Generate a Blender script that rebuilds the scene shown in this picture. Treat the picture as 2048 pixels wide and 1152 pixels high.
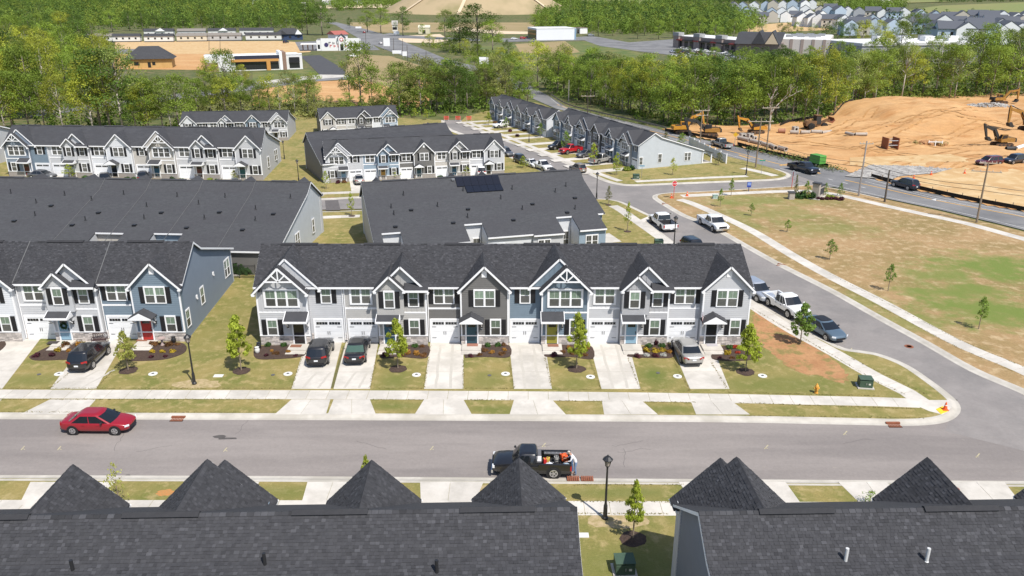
import bpy, bmesh, math, random
import numpy as np
from mathutils import Vector, Matrix
rnd = random.Random(7); nr = np.random.default_rng(11)
sc = bpy.context.scene
for o in list(bpy.data.objects): bpy.data.objects.remove(o)
COL = sc.collection
PI = math.pi; R_ = math.radians
# ------------------------------------------------------------------ camera
CH = 29.2; CF = 1600.0; CP = math.atan(591/1600)
cp_, sp_ = math.cos(CP), math.sin(CP)
cd = bpy.data.cameras.new('camera'); cam = bpy.data.objects.new('camera', cd); COL.objects.link(cam)
cam.location = (0, 0, CH); cam.rotation_euler = (PI/2-CP, 0, 0)
cd.sensor_width = 36; cd.lens = 36*CF/2048; cd.clip_start = .5; cd.clip_end = 12000
sc.camera = cam
# ------------------------------------------------------------------ light
SUN = Vector((1.52, -2.21, 4.0)).normalized()
w = bpy.data.worlds.new('World'); sc.world = w; w.use_nodes = True
nt = w.node_tree; sky = nt.nodes.new('ShaderNodeTexSky'); sky.sky_type = 'NISHITA'; sky.sun_disc = False
sky.sun_elevation = math.asin(SUN.z); sky.sun_rotation = math.atan2(SUN.x, SUN.y)
bg = nt.nodes['Background']; bg.inputs[1].default_value = .118
nt.links.new(sky.outputs[0], bg.inputs[0])
sd = bpy.data.lights.new('sun', 'SUN'); sd.energy = 4.4; sd.angle = R_(.55); sd.color = (1, .955, .88)
so = bpy.data.objects.new('sun', sd); COL.objects.link(so); so.rotation_euler = SUN.to_track_quat('Z', 'Y').to_euler()
so.location = (60, -80, 150)
vs = sc.view_settings; vs.view_transform = 'Standard'; vs.look = 'None'; vs.gamma = 1; vs.exposure = .37; vs.use_curve_mapping = False
sc.cycles.max_bounces = 6; sc.cycles.transparent_max_bounces = 8
# ------------------------------------------------------------------ where things stand (survey taken from the photograph)
def hz(x, y):                         # far terrain: flat, then low hills
    return max(0., y-880)*.034
def ray(px, py):
    X = (px-1024)/CF; Y = -(py-576)/CF
    return X, cp_+Y*sp_, -sp_+Y*cp_
def G(px, py, z=0.):
    d = ray(px, py)
    t = (z-CH)/min(d[2], -1e-4)
    if d[1]*t > 880:                  # meets the hill: CH+d2 t = .034(d1 t-880)
        den = d[2]-.034*d[1]
        t = (-.034*880-CH)/den
        return Vector((d[0]*t, d[1]*t, CH+d[2]*t))
    return Vector((d[0]*t, d[1]*t, z))
def lin(h):
    c = [int(h[i:i+2], 16)/255 for i in (0, 2, 4)]
    return tuple(v/12.92 if v < .04045 else ((v+.055)/1.055)**2.4 for v in c)
# ------------------------------------------------------------------ meshes
class MB:
    def __init__(s): s.v = []; s.f = []; s.t = []
    def add(s, vs_, fs, tone=None):
        n = len(s.v); s.v.extend([tuple(q) for q in vs_]); s.f.extend([tuple(i+n for i in f) for f in fs])
        if tone is not None: s.t.extend([tone]*len(fs))
        return s
    def poly(s, pts, tone=None): return s.add(pts, [range(len(pts))], tone)
    def box(s, x0, x1, y0, y1, z0, z1, tone=None):
        return s.add([(x0,y0,z0),(x1,y0,z0),(x1,y1,z0),(x0,y1,z0),(x0,y0,z1),(x1,y0,z1),(x1,y1,z1),(x0,y1,z1)],
              [(0,3,2,1),(4,5,6,7),(0,1,5,4),(1,2,6,5),(2,3,7,6),(3,0,4,7)], tone)
    def obox(s, c, sz, a=0, tone=None):
        ca, sa = math.cos(a), math.sin(a); P = []
        for dz in (-.5, .5):
            for dx, dy in ((-.5,-.5),(.5,-.5),(.5,.5),(-.5,.5)):
                X, Y = dx*sz[0], dy*sz[1]; P.append((c[0]+X*ca-Y*sa, c[1]+X*sa+Y*ca, c[2]+dz*sz[2]))
        return s.add(P, [(0,3,2,1),(4,5,6,7),(0,1,5,4),(1,2,6,5),(2,3,7,6),(3,0,4,7)], tone)
    def ext(s, pts, vec, tone=None):      # a polygon pushed along a vector, closed
        n = len(pts); q = [Vector(p)+Vector(vec) for p in pts]
        return s.add(list(pts)+q, [tuple(range(n))[::-1], tuple(range(n, 2*n))]+[(i,(i+1)%n,(i+1)%n+n,i+n) for i in range(n)], tone)
    def beam(s, p, q, w_, h_, up=(0,0,1), tone=None):
        p, q = Vector(p), Vector(q); d = (q-p).normalized(); a = d.cross(Vector(up))
        if a.length < 1e-4: a = Vector((1,0,0))
        a.normalize(); b = a.cross(d); a = a*w_/2; b = b*h_/2
        return s.add([p-a-b,p+a-b,p+a+b,p-a+b,q-a-b,q+a-b,q+a+b,q-a+b], [(0,1,2,3)[::-1],(4,5,6,7),(0,1,5,4),(1,2,6,5),(2,3,7,6),(3,0,4,7)], tone)
    def tube(s, p, q, r0, r1=None, n=8, caps=True):
        r1 = r0 if r1 is None else r1; p, q = Vector(p), Vector(q); d = q-p
        if d.length < 1e-6: return s
        d.normalize(); a = d.cross(Vector((0,0,1)) if abs(d.z) < .9 else Vector((1,0,0))).normalized(); b = d.cross(a)
        P = [c+(a*math.cos(2*PI*i/n)+b*math.sin(2*PI*i/n))*r for c, r in ((p,r0),(q,r1)) for i in range(n)]
        F = [(i,(i+1)%n,(i+1)%n+n,i+n) for i in range(n)]
        if caps: F += [tuple(range(n))[::-1], tuple(range(n,2*n))]
        return s.add(P, F)
    def path(s, pts, rs, n=6):
        for i in range(len(pts)-1): s.tube(pts[i], pts[i+1], rs[i], rs[i+1], n)
        return s
    def lathe(s, prof, c=(0,0,0), n=14):
        P = [(c[0]+r*math.cos(2*PI*i/n), c[1]+r*math.sin(2*PI*i/n), c[2]+z) for r, z in prof for i in range(n)]
        F = [(k*n+i, k*n+(i+1)%n, (k+1)*n+(i+1)%n, (k+1)*n+i) for k in range(len(prof)-1) for i in range(n)]
        F += [tuple(range(n))[::-1], tuple(range((len(prof)-1)*n, len(prof)*n))]
        return s.add(P, F)
    def loft(s, rings, caps=True, closed=True):
        n = len(rings[0]); P = [p for r in rings for p in r]; m = n if closed else n-1
        F = [(k*n+i, k*n+(i+1)%n, (k+1)*n+(i+1)%n, (k+1)*n+i) for k in range(len(rings)-1) for i in range(m)]
        if caps: F += [tuple(range(n))[::-1], tuple(range((len(rings)-1)*n, len(rings)*n))]
        return s.add(P, F)
    def ball(s, c, r, n=8, m=5):
        r = (r,r,r) if isinstance(r, (int, float)) else r
        rings = [[(c[0]+r[0]*math.sin(PI*(k+.02)/(m+.04))*math.cos(2*PI*i/n), c[1]+r[1]*math.sin(PI*(k+.02)/(m+.04))*math.sin(2*PI*i/n), c[2]-r[2]*math.cos(PI*(k+.02)/(m+.04))) for i in range(n)] for k in range(m+1)]
        return s.loft(rings)
    def mesh(s, name, mat, smooth=False, xf=None):
        me = bpy.data.meshes.new(name); v = [xf(*p) for p in s.v] if xf else s.v
        me.from_pydata(v, [], s.f)
        if s.t and len(s.t) == len(s.f):
            at = me.attributes.new('tone', 'FLOAT', 'FACE'); at.data.foreach_set('value', s.t)
        if mat: me.materials.append(mat)
        if smooth:
            me.polygons.foreach_set('use_smooth', [True]*len(s.f))
            if smooth != 2: me.set_sharp_from_angle(angle=R_(40))
        me.update(); return me
    def build(s, name, mat, parent=None, smooth=False, xf=None, loc=None, rz=None, **kw):
        return put(name, s.mesh(name, mat, smooth, xf), parent, loc, rz, **kw)
def put(name, me, parent=None, loc=None, rz=None, **kw):
    o = bpy.data.objects.new(name, me); COL.objects.link(o)
    if parent: o.parent = parent
    if loc is not None: o.location = loc
    if rz is not None: o.rotation_euler = (0, 0, rz)
    for k_, v_ in kw.items(): o[k_] = v_
    return o
def thing(name, label, cat, loc=(0,0,0), rz=0, group=None, s=1):
    o = put(name, None, None, loc, rz, label=label, category=cat); o.scale = (s, s, s)
    if group: o['group'] = group
    return o
def tag(o, label, cat, group=None):
    o['label'] = label; o['category'] = cat
    if group: o['group'] = group
    return o
def kids(o): return KID.get(o.name, [])
KID = {}
def clone(o, loc, rz=0, label=None, group=None, s=None):
    """copy of a thing with its parts and sub-parts"""
    if o.name not in KID:
        def walk(p): return [(c, walk(c)) for c in p.children]
        KID[o.name] = walk(o)
    def cp(src, ch, par):
        c = src.copy(); COL.objects.link(c)
        if par: c.parent = par
        for a, b in ch: cp(a, b, c)
        return c
    r = cp(o, KID[o.name], None); r.location = loc; r.rotation_euler = (0,0,rz)
    if s is not None: r.scale = (s,s,s) if isinstance(s, (int,float)) else s
    if label: r['label'] = label
    if group: r['group'] = group
    return r
def inpoly(x, y, P):
    c = False; j = len(P)-1
    for i in range(len(P)):
        if (P[i][1] > y) != (P[j][1] > y) and x < (P[j][0]-P[i][0])*(y-P[i][1])/(P[j][1]-P[i][1])+P[i][0]: c = not c
        j = i
    return c
# ------------------------------------------------------------------ materials
MATS = {}
def mat(name, col, rough=.7, col2=None, scale=3., col3=None, scale3=.3, bump=0., bscale=20., metal=0., spec=.35, emit=0, tone=0., rand=0., lo=.35, hi=.65, coat=0., lo3=.45, hi3=.6, stretch=None, fine=None):
    if name in MATS: return MATS[name]
    m = bpy.data.materials.new(name); m.use_nodes = True; N = m.node_tree.nodes; L = m.node_tree.links
    b = N['Principled BSDF']; b.inputs['Roughness'].default_value = rough; b.inputs['Metallic'].default_value = metal
    b.inputs['Specular IOR Level'].default_value = spec
    if coat: b.inputs['Coat Weight'].default_value = coat; b.inputs['Coat Roughness'].default_value = .06
    tc = N.new('ShaderNodeTexCoord'); src = tc.outputs['Object']
    if stretch:
        mp = N.new('ShaderNodeMapping'); mp.inputs['Scale'].default_value = stretch; L.new(src, mp.inputs[0]); src = mp.outputs[0]
    def noise(s_, det=6.):
        n = N.new('ShaderNodeTexNoise'); n.inputs['Scale'].default_value = s_; n.inputs['Detail'].default_value = det; n.inputs['Roughness'].default_value = .62
        L.new(src, n.inputs['Vector']); return n.outputs['Fac']
    def mix(a, c2, fac_socket, l0, h0):
        mr = N.new('ShaderNodeMapRange'); mr.inputs[1].default_value = l0; mr.inputs[2].default_value = h0; L.new(fac_socket, mr.inputs[0])
        mx = N.new('ShaderNodeMix'); mx.data_type = 'RGBA'; L.new(mr.outputs[0], mx.inputs['Factor'])
        if isinstance(a, tuple): mx.inputs['A'].default_value = (*a, 1)
        else: L.new(a, mx.inputs['A'])
        mx.inputs['B'].default_value = (*c2, 1); return mx.outputs['Result']
    c = tuple(col)
    if col2: c = mix(c, col2, noise(scale), lo, hi)
    if col3: c = mix(c, col3, noise(scale3, 4.), lo3, hi3)
    def scalec(c, valsock):
        vm = N.new('ShaderNodeVectorMath'); vm.operation = 'SCALE'
        if isinstance(c, tuple): vm.inputs[0].default_value = c
        else: L.new(c, vm.inputs[0])
        L.new(valsock, vm.inputs['Scale']); return vm.outputs[0]
    if fine:
        n = N.new('ShaderNodeTexNoise'); n.inputs['Scale'].default_value = fine[0]; n.inputs['Detail'].default_value = 7; n.inputs['Roughness'].default_value = .8; L.new(tc.outputs['Object'], n.inputs['Vector'])
        mr = N.new('ShaderNodeMapRange'); mr.inputs[1].default_value = .3; mr.inputs[2].default_value = .7; mr.inputs[3].default_value = 1-fine[1]; mr.inputs[4].default_value = 1+fine[1]; L.new(n.outputs['Fac'], mr.inputs[0]); c = scalec(c, mr.outputs[0])
    if tone:
        at = N.new('ShaderNodeAttribute'); at.attribute_name = 'tone'
        mr = N.new('ShaderNodeMapRange'); mr.inputs[3].default_value = 1-tone; mr.inputs[4].default_value = 1+tone; L.new(at.outputs['Fac'], mr.inputs[0]); c = scalec(c, mr.outputs[0])
    if rand:
        oi = N.new('ShaderNodeObjectInfo'); mr = N.new('ShaderNodeMapRange'); mr.inputs[3].default_value = 1-rand; mr.inputs[4].default_value = 1+rand
        L.new(oi.outputs['Random'], mr.inputs[0]); c = scalec(c, mr.outputs[0])
    if isinstance(c, tuple): b.inputs['Base Color'].default_value = (*c, 1)
    else: L.new(c, b.inputs['Base Color'])
    if bump:
        bp = N.new('ShaderNodeBump'); bp.inputs['Strength'].default_value = bump; bp.inputs['Distance'].default_value = .05
        L.new(noise(bscale, 8.), bp.inputs['Height']); L.new(bp.outputs[0], b.inputs['Normal'])
    if emit: b.inputs['Emission Strength'].default_value = emit; b.inputs['Emission Color'].default_value = (*col, 1)
    MATS[name] = m; return m
asphalt = mat('asphalt', (.225,.2,.186), .9, (.265,.236,.219), .5, (.2,.178,.167), .22, bump=.25, bscale=14, stretch=(.16,1.1,1), fine=(5,.1))
asphalt2 = mat('asphalt_side', (.215,.196,.186), .9, (.25,.229,.216), .4, (.192,.178,.17), .13, bump=.2, bscale=14, fine=(4,.1))
asphalt3 = mat('asphalt_highway', (.17,.167,.17), .9, (.215,.21,.207), .25, (.14,.138,.14), .08, bump=.2, bscale=10)
patchm = mat('asphalt_patch', (.1,.09,.09), .9, (.12,.11,.105), 1.5)
newtar = mat('asphalt_fresh', (.06,.06,.066), .9, (.075,.073,.075), .5)
concrete = mat('concrete', (.51,.475,.425), .85, (.57,.535,.485), .8, (.45,.42,.375), .35, bump=.1, bscale=30, rand=.06, fine=(2.2,.06))
kerbm = mat('kerb_concrete', (.44,.41,.36), .85, (.52,.485,.43), 1.1, (.39,.36,.31), .3)
lawnm = mat('lawn', (.262,.21,.075), .95, (.15,.155,.038), .3, (.33,.262,.115), 1.3, fine=(7,.2), bump=.7, bscale=9, lo=.4, hi=.66, lo3=.5, hi3=.68)
fieldm = mat('field_grass', (.33,.215,.105), .95, (.235,.17,.068), .12, (.43,.315,.18), .9, bump=.9, bscale=5, lo=.42, hi=.62, lo3=.5, hi3=.68, fine=(3.5,.2))
woodfloor = mat('wood_floor', (.10,.115,.035), .95, (.16,.13,.06), .05, (.06,.085,.022), .35, bump=.6, bscale=2)
clay = mat('clay', (.45,.245,.1), .95, (.52,.315,.145), .07, (.38,.18,.062), .22, bump=.9, bscale=1.6, lo3=.5, hi3=.72, stretch=(.55,1.6,1), fine=(.9,.16))
clay_pale = mat('clay_pale', (.5,.34,.165), .95, (.44,.27,.12), .1, (.54,.39,.21), .4, bump=.5, bscale=2)
claydark = mat('clay_dark', (.33,.165,.075), .95, (.4,.22,.105), .5, (.22,.17,.06), .8, bump=.6, bscale=4, lo3=.5, hi3=.62, fine=(3,.2))
sand = mat('sand_pad', (.62,.5,.36), .95, (.55,.43,.29), .05)
meadow = mat('meadow', (.105,.135,.035), .95, (.2,.17,.06), .02, (.08,.12,.03), .08)
hayfield = mat('hay_field', (.16,.2,.06), .95, (.22,.2,.08), .006)
tanfield = mat('tan_field', (.33,.24,.13), .95, (.25,.2,.09), .03)
gravelm = mat('gravel', (.33,.31,.29), .95, (.2,.19,.18), 2.5, (.42,.4,.37), .8, bump=1., bscale=8)
mulch = mat('mulch', (.05,.033,.026), .95, (.085,.055,.042), 6, bump=1., bscale=20)
white = mat('white_trim', (.78,.78,.79), .55)
whitev = mat('white_vinyl', (.76,.765,.775), .5, (.7,.71,.73), 2)
black = mat('black_paint', (.018,.018,.021), .45)
blackm = mat('black_metal', (.022,.022,.024), .4, spec=.5)
shingle = mat('shingle', (.043,.043,.048), .9, (.053,.053,.058), 3, tone=.46)
shingle1 = mat('shingle_far', (.043,.044,.049), .9, (.058,.059,.065), .9, (.048,.048,.053), .12, stretch=(1,2.2,2.2), bump=.5, bscale=7)
shingle2 = mat('shingle_rear', (.05,.051,.055), .9, (.064,.065,.07), 1.6, (.054,.054,.059), .15, stretch=(1,2.6,2.6), bump=.6, bscale=7, fine=(3.2,.2))
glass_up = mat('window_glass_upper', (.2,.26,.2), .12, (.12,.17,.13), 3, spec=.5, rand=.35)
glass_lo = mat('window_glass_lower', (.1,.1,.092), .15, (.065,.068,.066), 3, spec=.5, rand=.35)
glass_dk = mat('dark_glass', (.02,.022,.026), .06, spec=.6)
carglass = mat('car_glass', (.012,.015,.019), .05, spec=.7)
cargreen = mat('car_glass_green', (.06,.105,.085), .08, spec=.6)
rubber = mat('rubber', (.016,.016,.016), .85)
alloy = mat('alloy', (.55,.55,.56), .3, metal=.8)
chrome = mat('chrome', (.7,.7,.7), .15, metal=1.)
redl = mat('red_lamp', (.35,.012,.012), .2, spec=.6)
clearl = mat('clear_lamp', (.7,.72,.75), .15, spec=.6)
platem = mat('number_plate', (.7,.72,.74), .5)
steel = mat('steel', (.36,.36,.37), .45, metal=.6)
woodpole = mat('pole_wood', (.26,.2,.145), .9, (.19,.145,.1), 4, stretch=(3,3,.4))
darkpole = mat('dark_pole', (.075,.062,.05), .9, (.1,.08,.065), 3)
bark = mat('bark', (.15,.125,.1), .95, (.22,.19,.155), 2.5)
barkpale = mat('bark_pale', (.45,.41,.36), .95, (.33,.29,.25), 2)
rust = mat('rust_iron', (.2,.068,.035), .9, (.27,.1,.055), 6)
yellowp = mat('yellow_paint', (.62,.42,.07), .8, (.55,.38,.1), 3)
orangel = mat('lane_yellow', (.55,.31,.07), .85, (.48,.29,.1), .8)
linew = mat('lane_white', (.55,.54,.52), .85, (.45,.44,.42), 1)
cone_o = mat('cone_orange', (.7,.11,.03), .6)
greenbox = mat('transformer_green', (.05,.085,.058), .6, (.06,.1,.068), 2)
# ------------------------------------------------------------------ ground
def W2(pts, z=0.): return [G(x, y, z) for x, y in pts]
def sheet(name, pts, z, m, world=False, kind='structure', **kw):
    P = [(p[0], p[1], z) for p in pts] if world else [(v.x, v.y, z) for v in W2(pts, z)]
    mb = MB().poly(P); o = mb.build(name, m, kind=kind, **kw)
    if o.data.polygons[0].normal.z < 0: o.data.flip_normals()
    return o
def slab(name, pts, z0, z1, m, world=False, parent=None, **kw):
    P = [(p[0], p[1], z0) for p in pts] if world else [(v.x, v.y, z0) for v in W2(pts, z1)]
    a = sum(P[i][0]*P[(i+1)%len(P)][1]-P[(i+1)%len(P)][0]*P[i][1] for i in range(len(P)))
    if a < 0: P = P[::-1]
    return MB().ext(P, (0,0,z1-z0)).build(name, m, parent, **kw)
def smoothline(P, n=6):
    P = [Vector((p[0], p[1], 0)) for p in P]; out = []
    for i in range(len(P)-1):
        a = P[max(i-1,0)]; b = P[i]; c = P[i+1]; d = P[min(i+2,len(P)-1)]
        for k in range(n):
            t = k/n; out.append(.5*((2*b)+(c-a)*t+(2*a-5*b+4*c-d)*t*t+(3*b-a-3*c+d)*t**3))
    out.append(P[-1]); return out
def offs(P, i):
    a = P[max(i-1,0)]; b = P[min(i+1,len(P)-1)]; d = (b-a); d.z = 0; d.normalize(); return Vector((-d.y, d.x, 0))
def ribbon(mb, P, w0, w1, z):
    """flat ribbon from offset w0 to w1 (left positive) along world points"""
    A = [(p+offs(P,i)*w0) for i, p in enumerate(P)]; B = [(p+offs(P,i)*w1) for i, p in enumerate(P)]
    for i in range(len(P)-1):
        q = [(v.x, v.y, z) for v in (A[i], A[i+1], B[i+1], B[i])]
        if w1 < w0: q = q[::-1]
        mb.poly(q)
    return mb
def line_on(name, px, wd, z, m, n=4, dash=None, **kw):
    P = smoothline(W2(px, z), n); mb = MB()
    if not dash: ribbon(mb, P, -wd/2, wd/2, z)
    else:
        L = 0
        Q = resample(P, dash[0]/2)
        for i in range(0, len(Q)-2):
            s_ = (i*dash[0]/2) % (dash[0]+dash[1])
            if s_ < dash[0]: ribbon(mb, Q[i:i+2], -wd/2, wd/2, z)
    return mb.build(name, m, kind='structure', **kw)
def resample(P, step):
    out = [P[0]]; acc = 0
    for i in range(len(P)-1):
        a, b = P[i], P[i+1]; L = (b-a).length; t = step-acc
        while t <= L: out.append(a+(b-a)*(t/L)); t += step
        acc = L-(t-step)
    return out
def kerb(px, name='kerb', side=1, smooth=4, world=False, gw=.24):
    """kerb and gutter along the edge of a block; side=+1 when the road lies to the left of the line"""
    P = [Vector((p[0],p[1],0)) for p in px] if world else W2(px, 0)
    P = smoothline(P, smooth) if smooth > 1 else P
    prof = [(-.16,.006),(.03,.004),(.16,-.025),(.3,-.075),(.4,-.1),(.4+gw,-.106),(.4+gw,-.2)]
    rows = [[(lambda q: (q.x,q.y,z))(p+offs(P,i)*d*side) for d, z in prof] for i, p in enumerate(P)]
    mb = MB(); n = len(prof)
    V = [p for r in rows for p in r]; F = [(k*n+i,k*n+i+1,(k+1)*n+i+1,(k+1)*n+i) for k in range(len(rows)-1) for i in range(n-1)]
    if side > 0: F = [f[::-1] for f in F]
    return mb.add(V, F).build(name, kerbm, kind='structure')
def walk(px, wd=1.5, name='sidewalk', step=1.55, z=.008, world=False, smooth=5, label=None):
    """a pavement of separate concrete slabs"""
    P = [Vector((p[0],p[1],0)) for p in px] if world else W2(px, 0)
    P = resample(smoothline(P, smooth), step)
    root = put(name, None, kind='structure')
    for i in range(len(P)-1):
        A, B = P[i], P[i+1]; na, nb = offs(P,i)*wd/2, offs(P,i+1)*wd/2; d = (B-A).normalized()*.012
        q = [A-na+d, B-nb-d, B+nb-d, A+na+d]; h = z+rnd.uniform(-.002,.002)
        MB().ext([(v.x,v.y,-.05) for v in q], (0,0,.05+h)).build('slab', concrete, root)
    return root

def zones(m, spots, col):
    """patches of greener growth at surveyed places, with ragged edges"""
    N = m.node_tree.nodes; L = m.node_tree.links; b = N['Principled BSDF']; src = b.inputs['Base Color'].links[0].from_socket
    tc = N.new('ShaderNodeTexCoord'); nz = N.new('ShaderNodeTexNoise'); nz.inputs['Scale'].default_value = .3; nz.inputs['Detail'].default_value = 9; nz.inputs['Roughness'].default_value = .7; L.new(tc.outputs['Object'], nz.inputs['Vector'])
    for x, y, rx, ry, k in spots:
        mp = N.new('ShaderNodeMapping'); mp.vector_type = 'POINT'; mp.inputs['Location'].default_value = (-x/rx,-y/ry,0); mp.inputs['Scale'].default_value = (1/rx,1/ry,0); L.new(tc.outputs['Object'], mp.inputs[0])
        ln = N.new('ShaderNodeVectorMath'); ln.operation = 'LENGTH'; L.new(mp.outputs[0], ln.inputs[0])
        ad = N.new('ShaderNodeMath'); ad.operation = 'MULTIPLY_ADD'; L.new(nz.outputs['Fac'], ad.inputs[0]); ad.inputs[1].default_value = 3.2; L.new(ln.outputs['Value'], ad.inputs[2])
        mr = N.new('ShaderNodeMapRange'); mr.inputs[1].default_value = 2.75; mr.inputs[2].default_value = 1.85; mr.inputs[3].default_value = 0; mr.inputs[4].default_value = k; L.new(ad.outputs[0], mr.inputs[0])
        mx = N.new('ShaderNodeMix'); mx.data_type = 'RGBA'; L.new(mr.outputs[0], mx.inputs['Factor']); L.new(src, mx.inputs['A']); mx.inputs['B'].default_value = (*col, 1); src = mx.outputs['Result']
    L.new(src, b.inputs['Base Color'])
def zs(px, py, rx, ry, k=.9): p = G(px,py); return (p.x,p.y,rx,ry,k)
zones(fieldm, [zs(1965,612,8,5,1),zs(1995,535,9,6,1),zs(1870,548,6,4,.7),zs(1925,580,7,3,.7),zs(2030,640,6,3,.8),zs(1650,455,8,5,.5),zs(1560,425,6,6,.5),zs(1530,400,13,4,.6),zs(1700,600,5,4,.5),zs(1820,640,6,4,.6),zs(1480,440,3,12,.4)], (.14,.18,.036))
zones(lawnm, [zs(1310,752,1.6,2.2,.9),zs(790,762,1.5,2,.6),zs(975,760,1.5,1.6,.5),zs(1150,766,1.5,1.6,.45),zs(1560,770,7,1.8,.6),zs(1500,700,2,4,.5),zs(450,640,2,9,.3),zs(70,760,3,1.2,.5),zs(990,818,2.4,.7,.6),zs(1340,818,2.4,.7,.6),zs(790,812,2.4,.7,.6),zs(1250,985,4,.7,.6),zs(1240,1130,4,2,.6),zs(560,985,3,.8,.5)], (.105,.135,.026))
# terrain
YS = [-60,0,100,200,400,600,880,1000,1200,1500,1900,2500,3500,5000,8000]; XS = [-1,-.6,-.3,-.1,.1,.3,.6,1]
mb = MB(); rows = []
for y in YS:
    hw = 140+max(0,y)*1.25
    rows.append([(x*hw, y, -.2+hz(0,y)) for x in XS])
mb.loft(rows, caps=False, closed=False); terr = mb.build('ground', woodfloor, kind='structure', smooth=2)
if terr.data.polygons[0].normal.z < 0: terr.data.flip_normals()
# blocks of ground that stand a kerb's height above the roads
nk = [(-420,824),(0,827),(700,829),(1300,832),(1500,834),(1700,838),(1800,840),(1850,838),(1882,832),(1900,820),(1902,806),(1888,790),(1852,762),(1806,731),(1757,711),(1725,705),(1690,700),(1668,692)]
bay = [(1668,692),(1650,682),(1620,668),(1560,634),(1503,601),(1440,558),(1392,524),(1340,482),(1300,452),(1287,441),(1289,437),(1302,433)]
nk2 = [(1302,433),(1290,428),(1265,416),(1244,406),(1228,401),(1200,398),(1160,400),(1000,408),(718,421),(632,424),(300,428),(-500,438)]
blockN = nk+bay[1:]+nk2[1:]
slab('lawn', blockN, -.22, 0, lawnm, kind='structure')
ek = [(2500,985),(2300,895),(2120,815),(2048,779),(1950,737),(1856,684),(1762,633),(1669,581),(1569,531),(1512,500),(1424,451),(1371,430),(1334,409),(1320,400),(1313,394),(1318,389),(1340,386),(1424,382),(1582,373),(1620,370),(1650,374),(1700,383),(1758,396),(1870,420),(1996,450),(2200,503),(2600,620)]
slab('field', ek, -.22, 0, fieldm, kind='structure')
slab('lawn', [(-90,43.55),(-32,43.85),(20,43.3),(95,42.6),(95,-40),(-90,-40)], -.22, 0, lawnm, world=True, kind='structure')
wk = [(-500,412),(300,403),(632,397),(718,393),(1000,380),(1110,372),(1140,366),(1128,358),(1070,333),(1010,311),(960,287),(905,262),(886,247),(884,240)]
slab('lawn', wk+[(600,226),(300,252),(-500,262)], -.22, 0, lawnm, kind='structure')
rk = [(922,243),(1008,278),(1060,297),(1106,313),(1167,339),(1190,350),(1213,360),(1235,366),(1265,369),(1345,366),(1424,363),(1529,359),(1561,356),(1574,350),(1569,345),(1550,338)]
slab('lawn', rk+[(1512,327),(1453,312),(1330,277),(1200,240),(1114,219),(1070,204),(1010,210),(930,234)], -.22, 0, lawnm, kind='structure')
# roads
sheet('street', [(-150,52.6),(-32,52.6),(30,52.4),(60,54.5),(60,42.5),(20,43.1),(-150,43.9)], -.120, asphalt, world=True)
sheet('street', [(1212,300),(1700,300),(1700,372),(1340,392),(1310,396),(1400,442),(1700,596),(2048,776),(2500,990),(2300,965),(1890,862),(1915,800),(1650,690),(1480,590),(1270,440),(1215,412),(1000,412),(-500,442),(-500,408),(620,394),(1150,360)], -.116, asphalt2)
sheet('street', [(870,240),(930,240),(1240,362),(1190,372),(1100,362),(890,262)], -.124, asphalt2)
hw_n = [(2700,625),(2200,498),(1996,447),(1870,417),(1758,394),(1650,370),(1563,339),(1512,326),(1453,311),(1330,276),(1200,239),(1114,218),(1065,197),(1040,182),(1000,168),(960,154),(888,131),(834,120),(781,103),(727,82),(671,50),(640,37),(600,24)]
hw_f = [(2700,560),(2200,460),(2048,424),(1943,404),(1831,380),(1715,348),(1638,330),(1550,311),(1427,284),(1338,264),(1290,251),(1204,232),(1131,213),(1102,194),(1075,180),(1058,170),(1020,155),(975,138),(890,117),(850,100),(780,72),(731,58),(671,43),(645,33),(606,21)]
sheet('road', hw_n+hw_f[::-1], -.100, asphalt3)
sheet('road_patch', [(650,401),(676,400),(681,420),(652,421)], -.104, patchm)
sheet('road', [(720,77),(780,66),(800,70),(960,78),(960,82),(800,76),(760,88)], -.096, asphalt3)
sheet('road', [(890,52),(1000,62),(1100,64),(1100,68),(995,68),(890,57)], -.09, sand)
sheet('road', [(1150,74),(1185,72),(1300,92),(1440,106),(1640,128),(1640,135),(1430,120),(1290,104),(1200,92)], -.094, asphalt3)
sheet('road', [(60,222),(180,207),(330,190),(470,172),(640,152),(700,150),(700,158),(640,162),(470,184),(330,202),(180,218),(60,235)], -.092, asphalt3)
sheet('road', [(500,165),(520,167),(700,153),(700,150),(640,149)], -.086, concrete)
# patches of ground
sheet('bare_ground', [(230,83),(560,82),(640,87),(620,104),(560,108),(230,108)], -.13, clay_pale)
sheet('bare_ground', [(230,108),(410,106),(415,140),(225,138)], -.14, clay)
sheet('bare_ground', [(515,168),(700,160),(770,118),(830,130),(800,150),(880,160),(850,215),(700,210),(640,200),(500,212)], -.132, clay)
sheet('bare_ground', [(700,108),(780,112),(850,134),(800,180),(690,150)], -.128, tanfield)
sheet('bare_ground', [(790,72),(880,68),(900,80),(870,86),(805,85)], -.128, sand)
sheet('meadow', [(960,92),(1180,82),(1290,108),(1330,130),(1200,140),(1050,150),(930,142),(960,120)], -.15, meadow)
sheet('bare_ground', [(1030,88),(1130,82),(1160,104),(1110,112),(1040,104)], -.14, tanfield)
sheet('grass_strip', [(505,145),(620,139),(640,155),(600,160),(520,166),(505,165)], -.126, meadow)
sheet('parking_lot', [(600,112),(640,110),(690,140),(690,150),(640,150),(615,125)], -.12, newtar)
sheet('parking_lot', [(590,84),(730,78),(760,100),(600,102)], -.124, asphalt3)
sheet('parking_lot', [(230,98),(300,98),(300,107),(230,109)], -.12, asphalt3)
sheet('parking_lot', [(1240,86),(1350,78),(1520,100),(1640,118),(1640,126),(1440,112),(1290,98)], -.1, asphalt3)
sheet('parking_lot', [(1620,116),(2060,100),(2060,124),(1640,134)], -.1, asphalt3)
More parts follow.
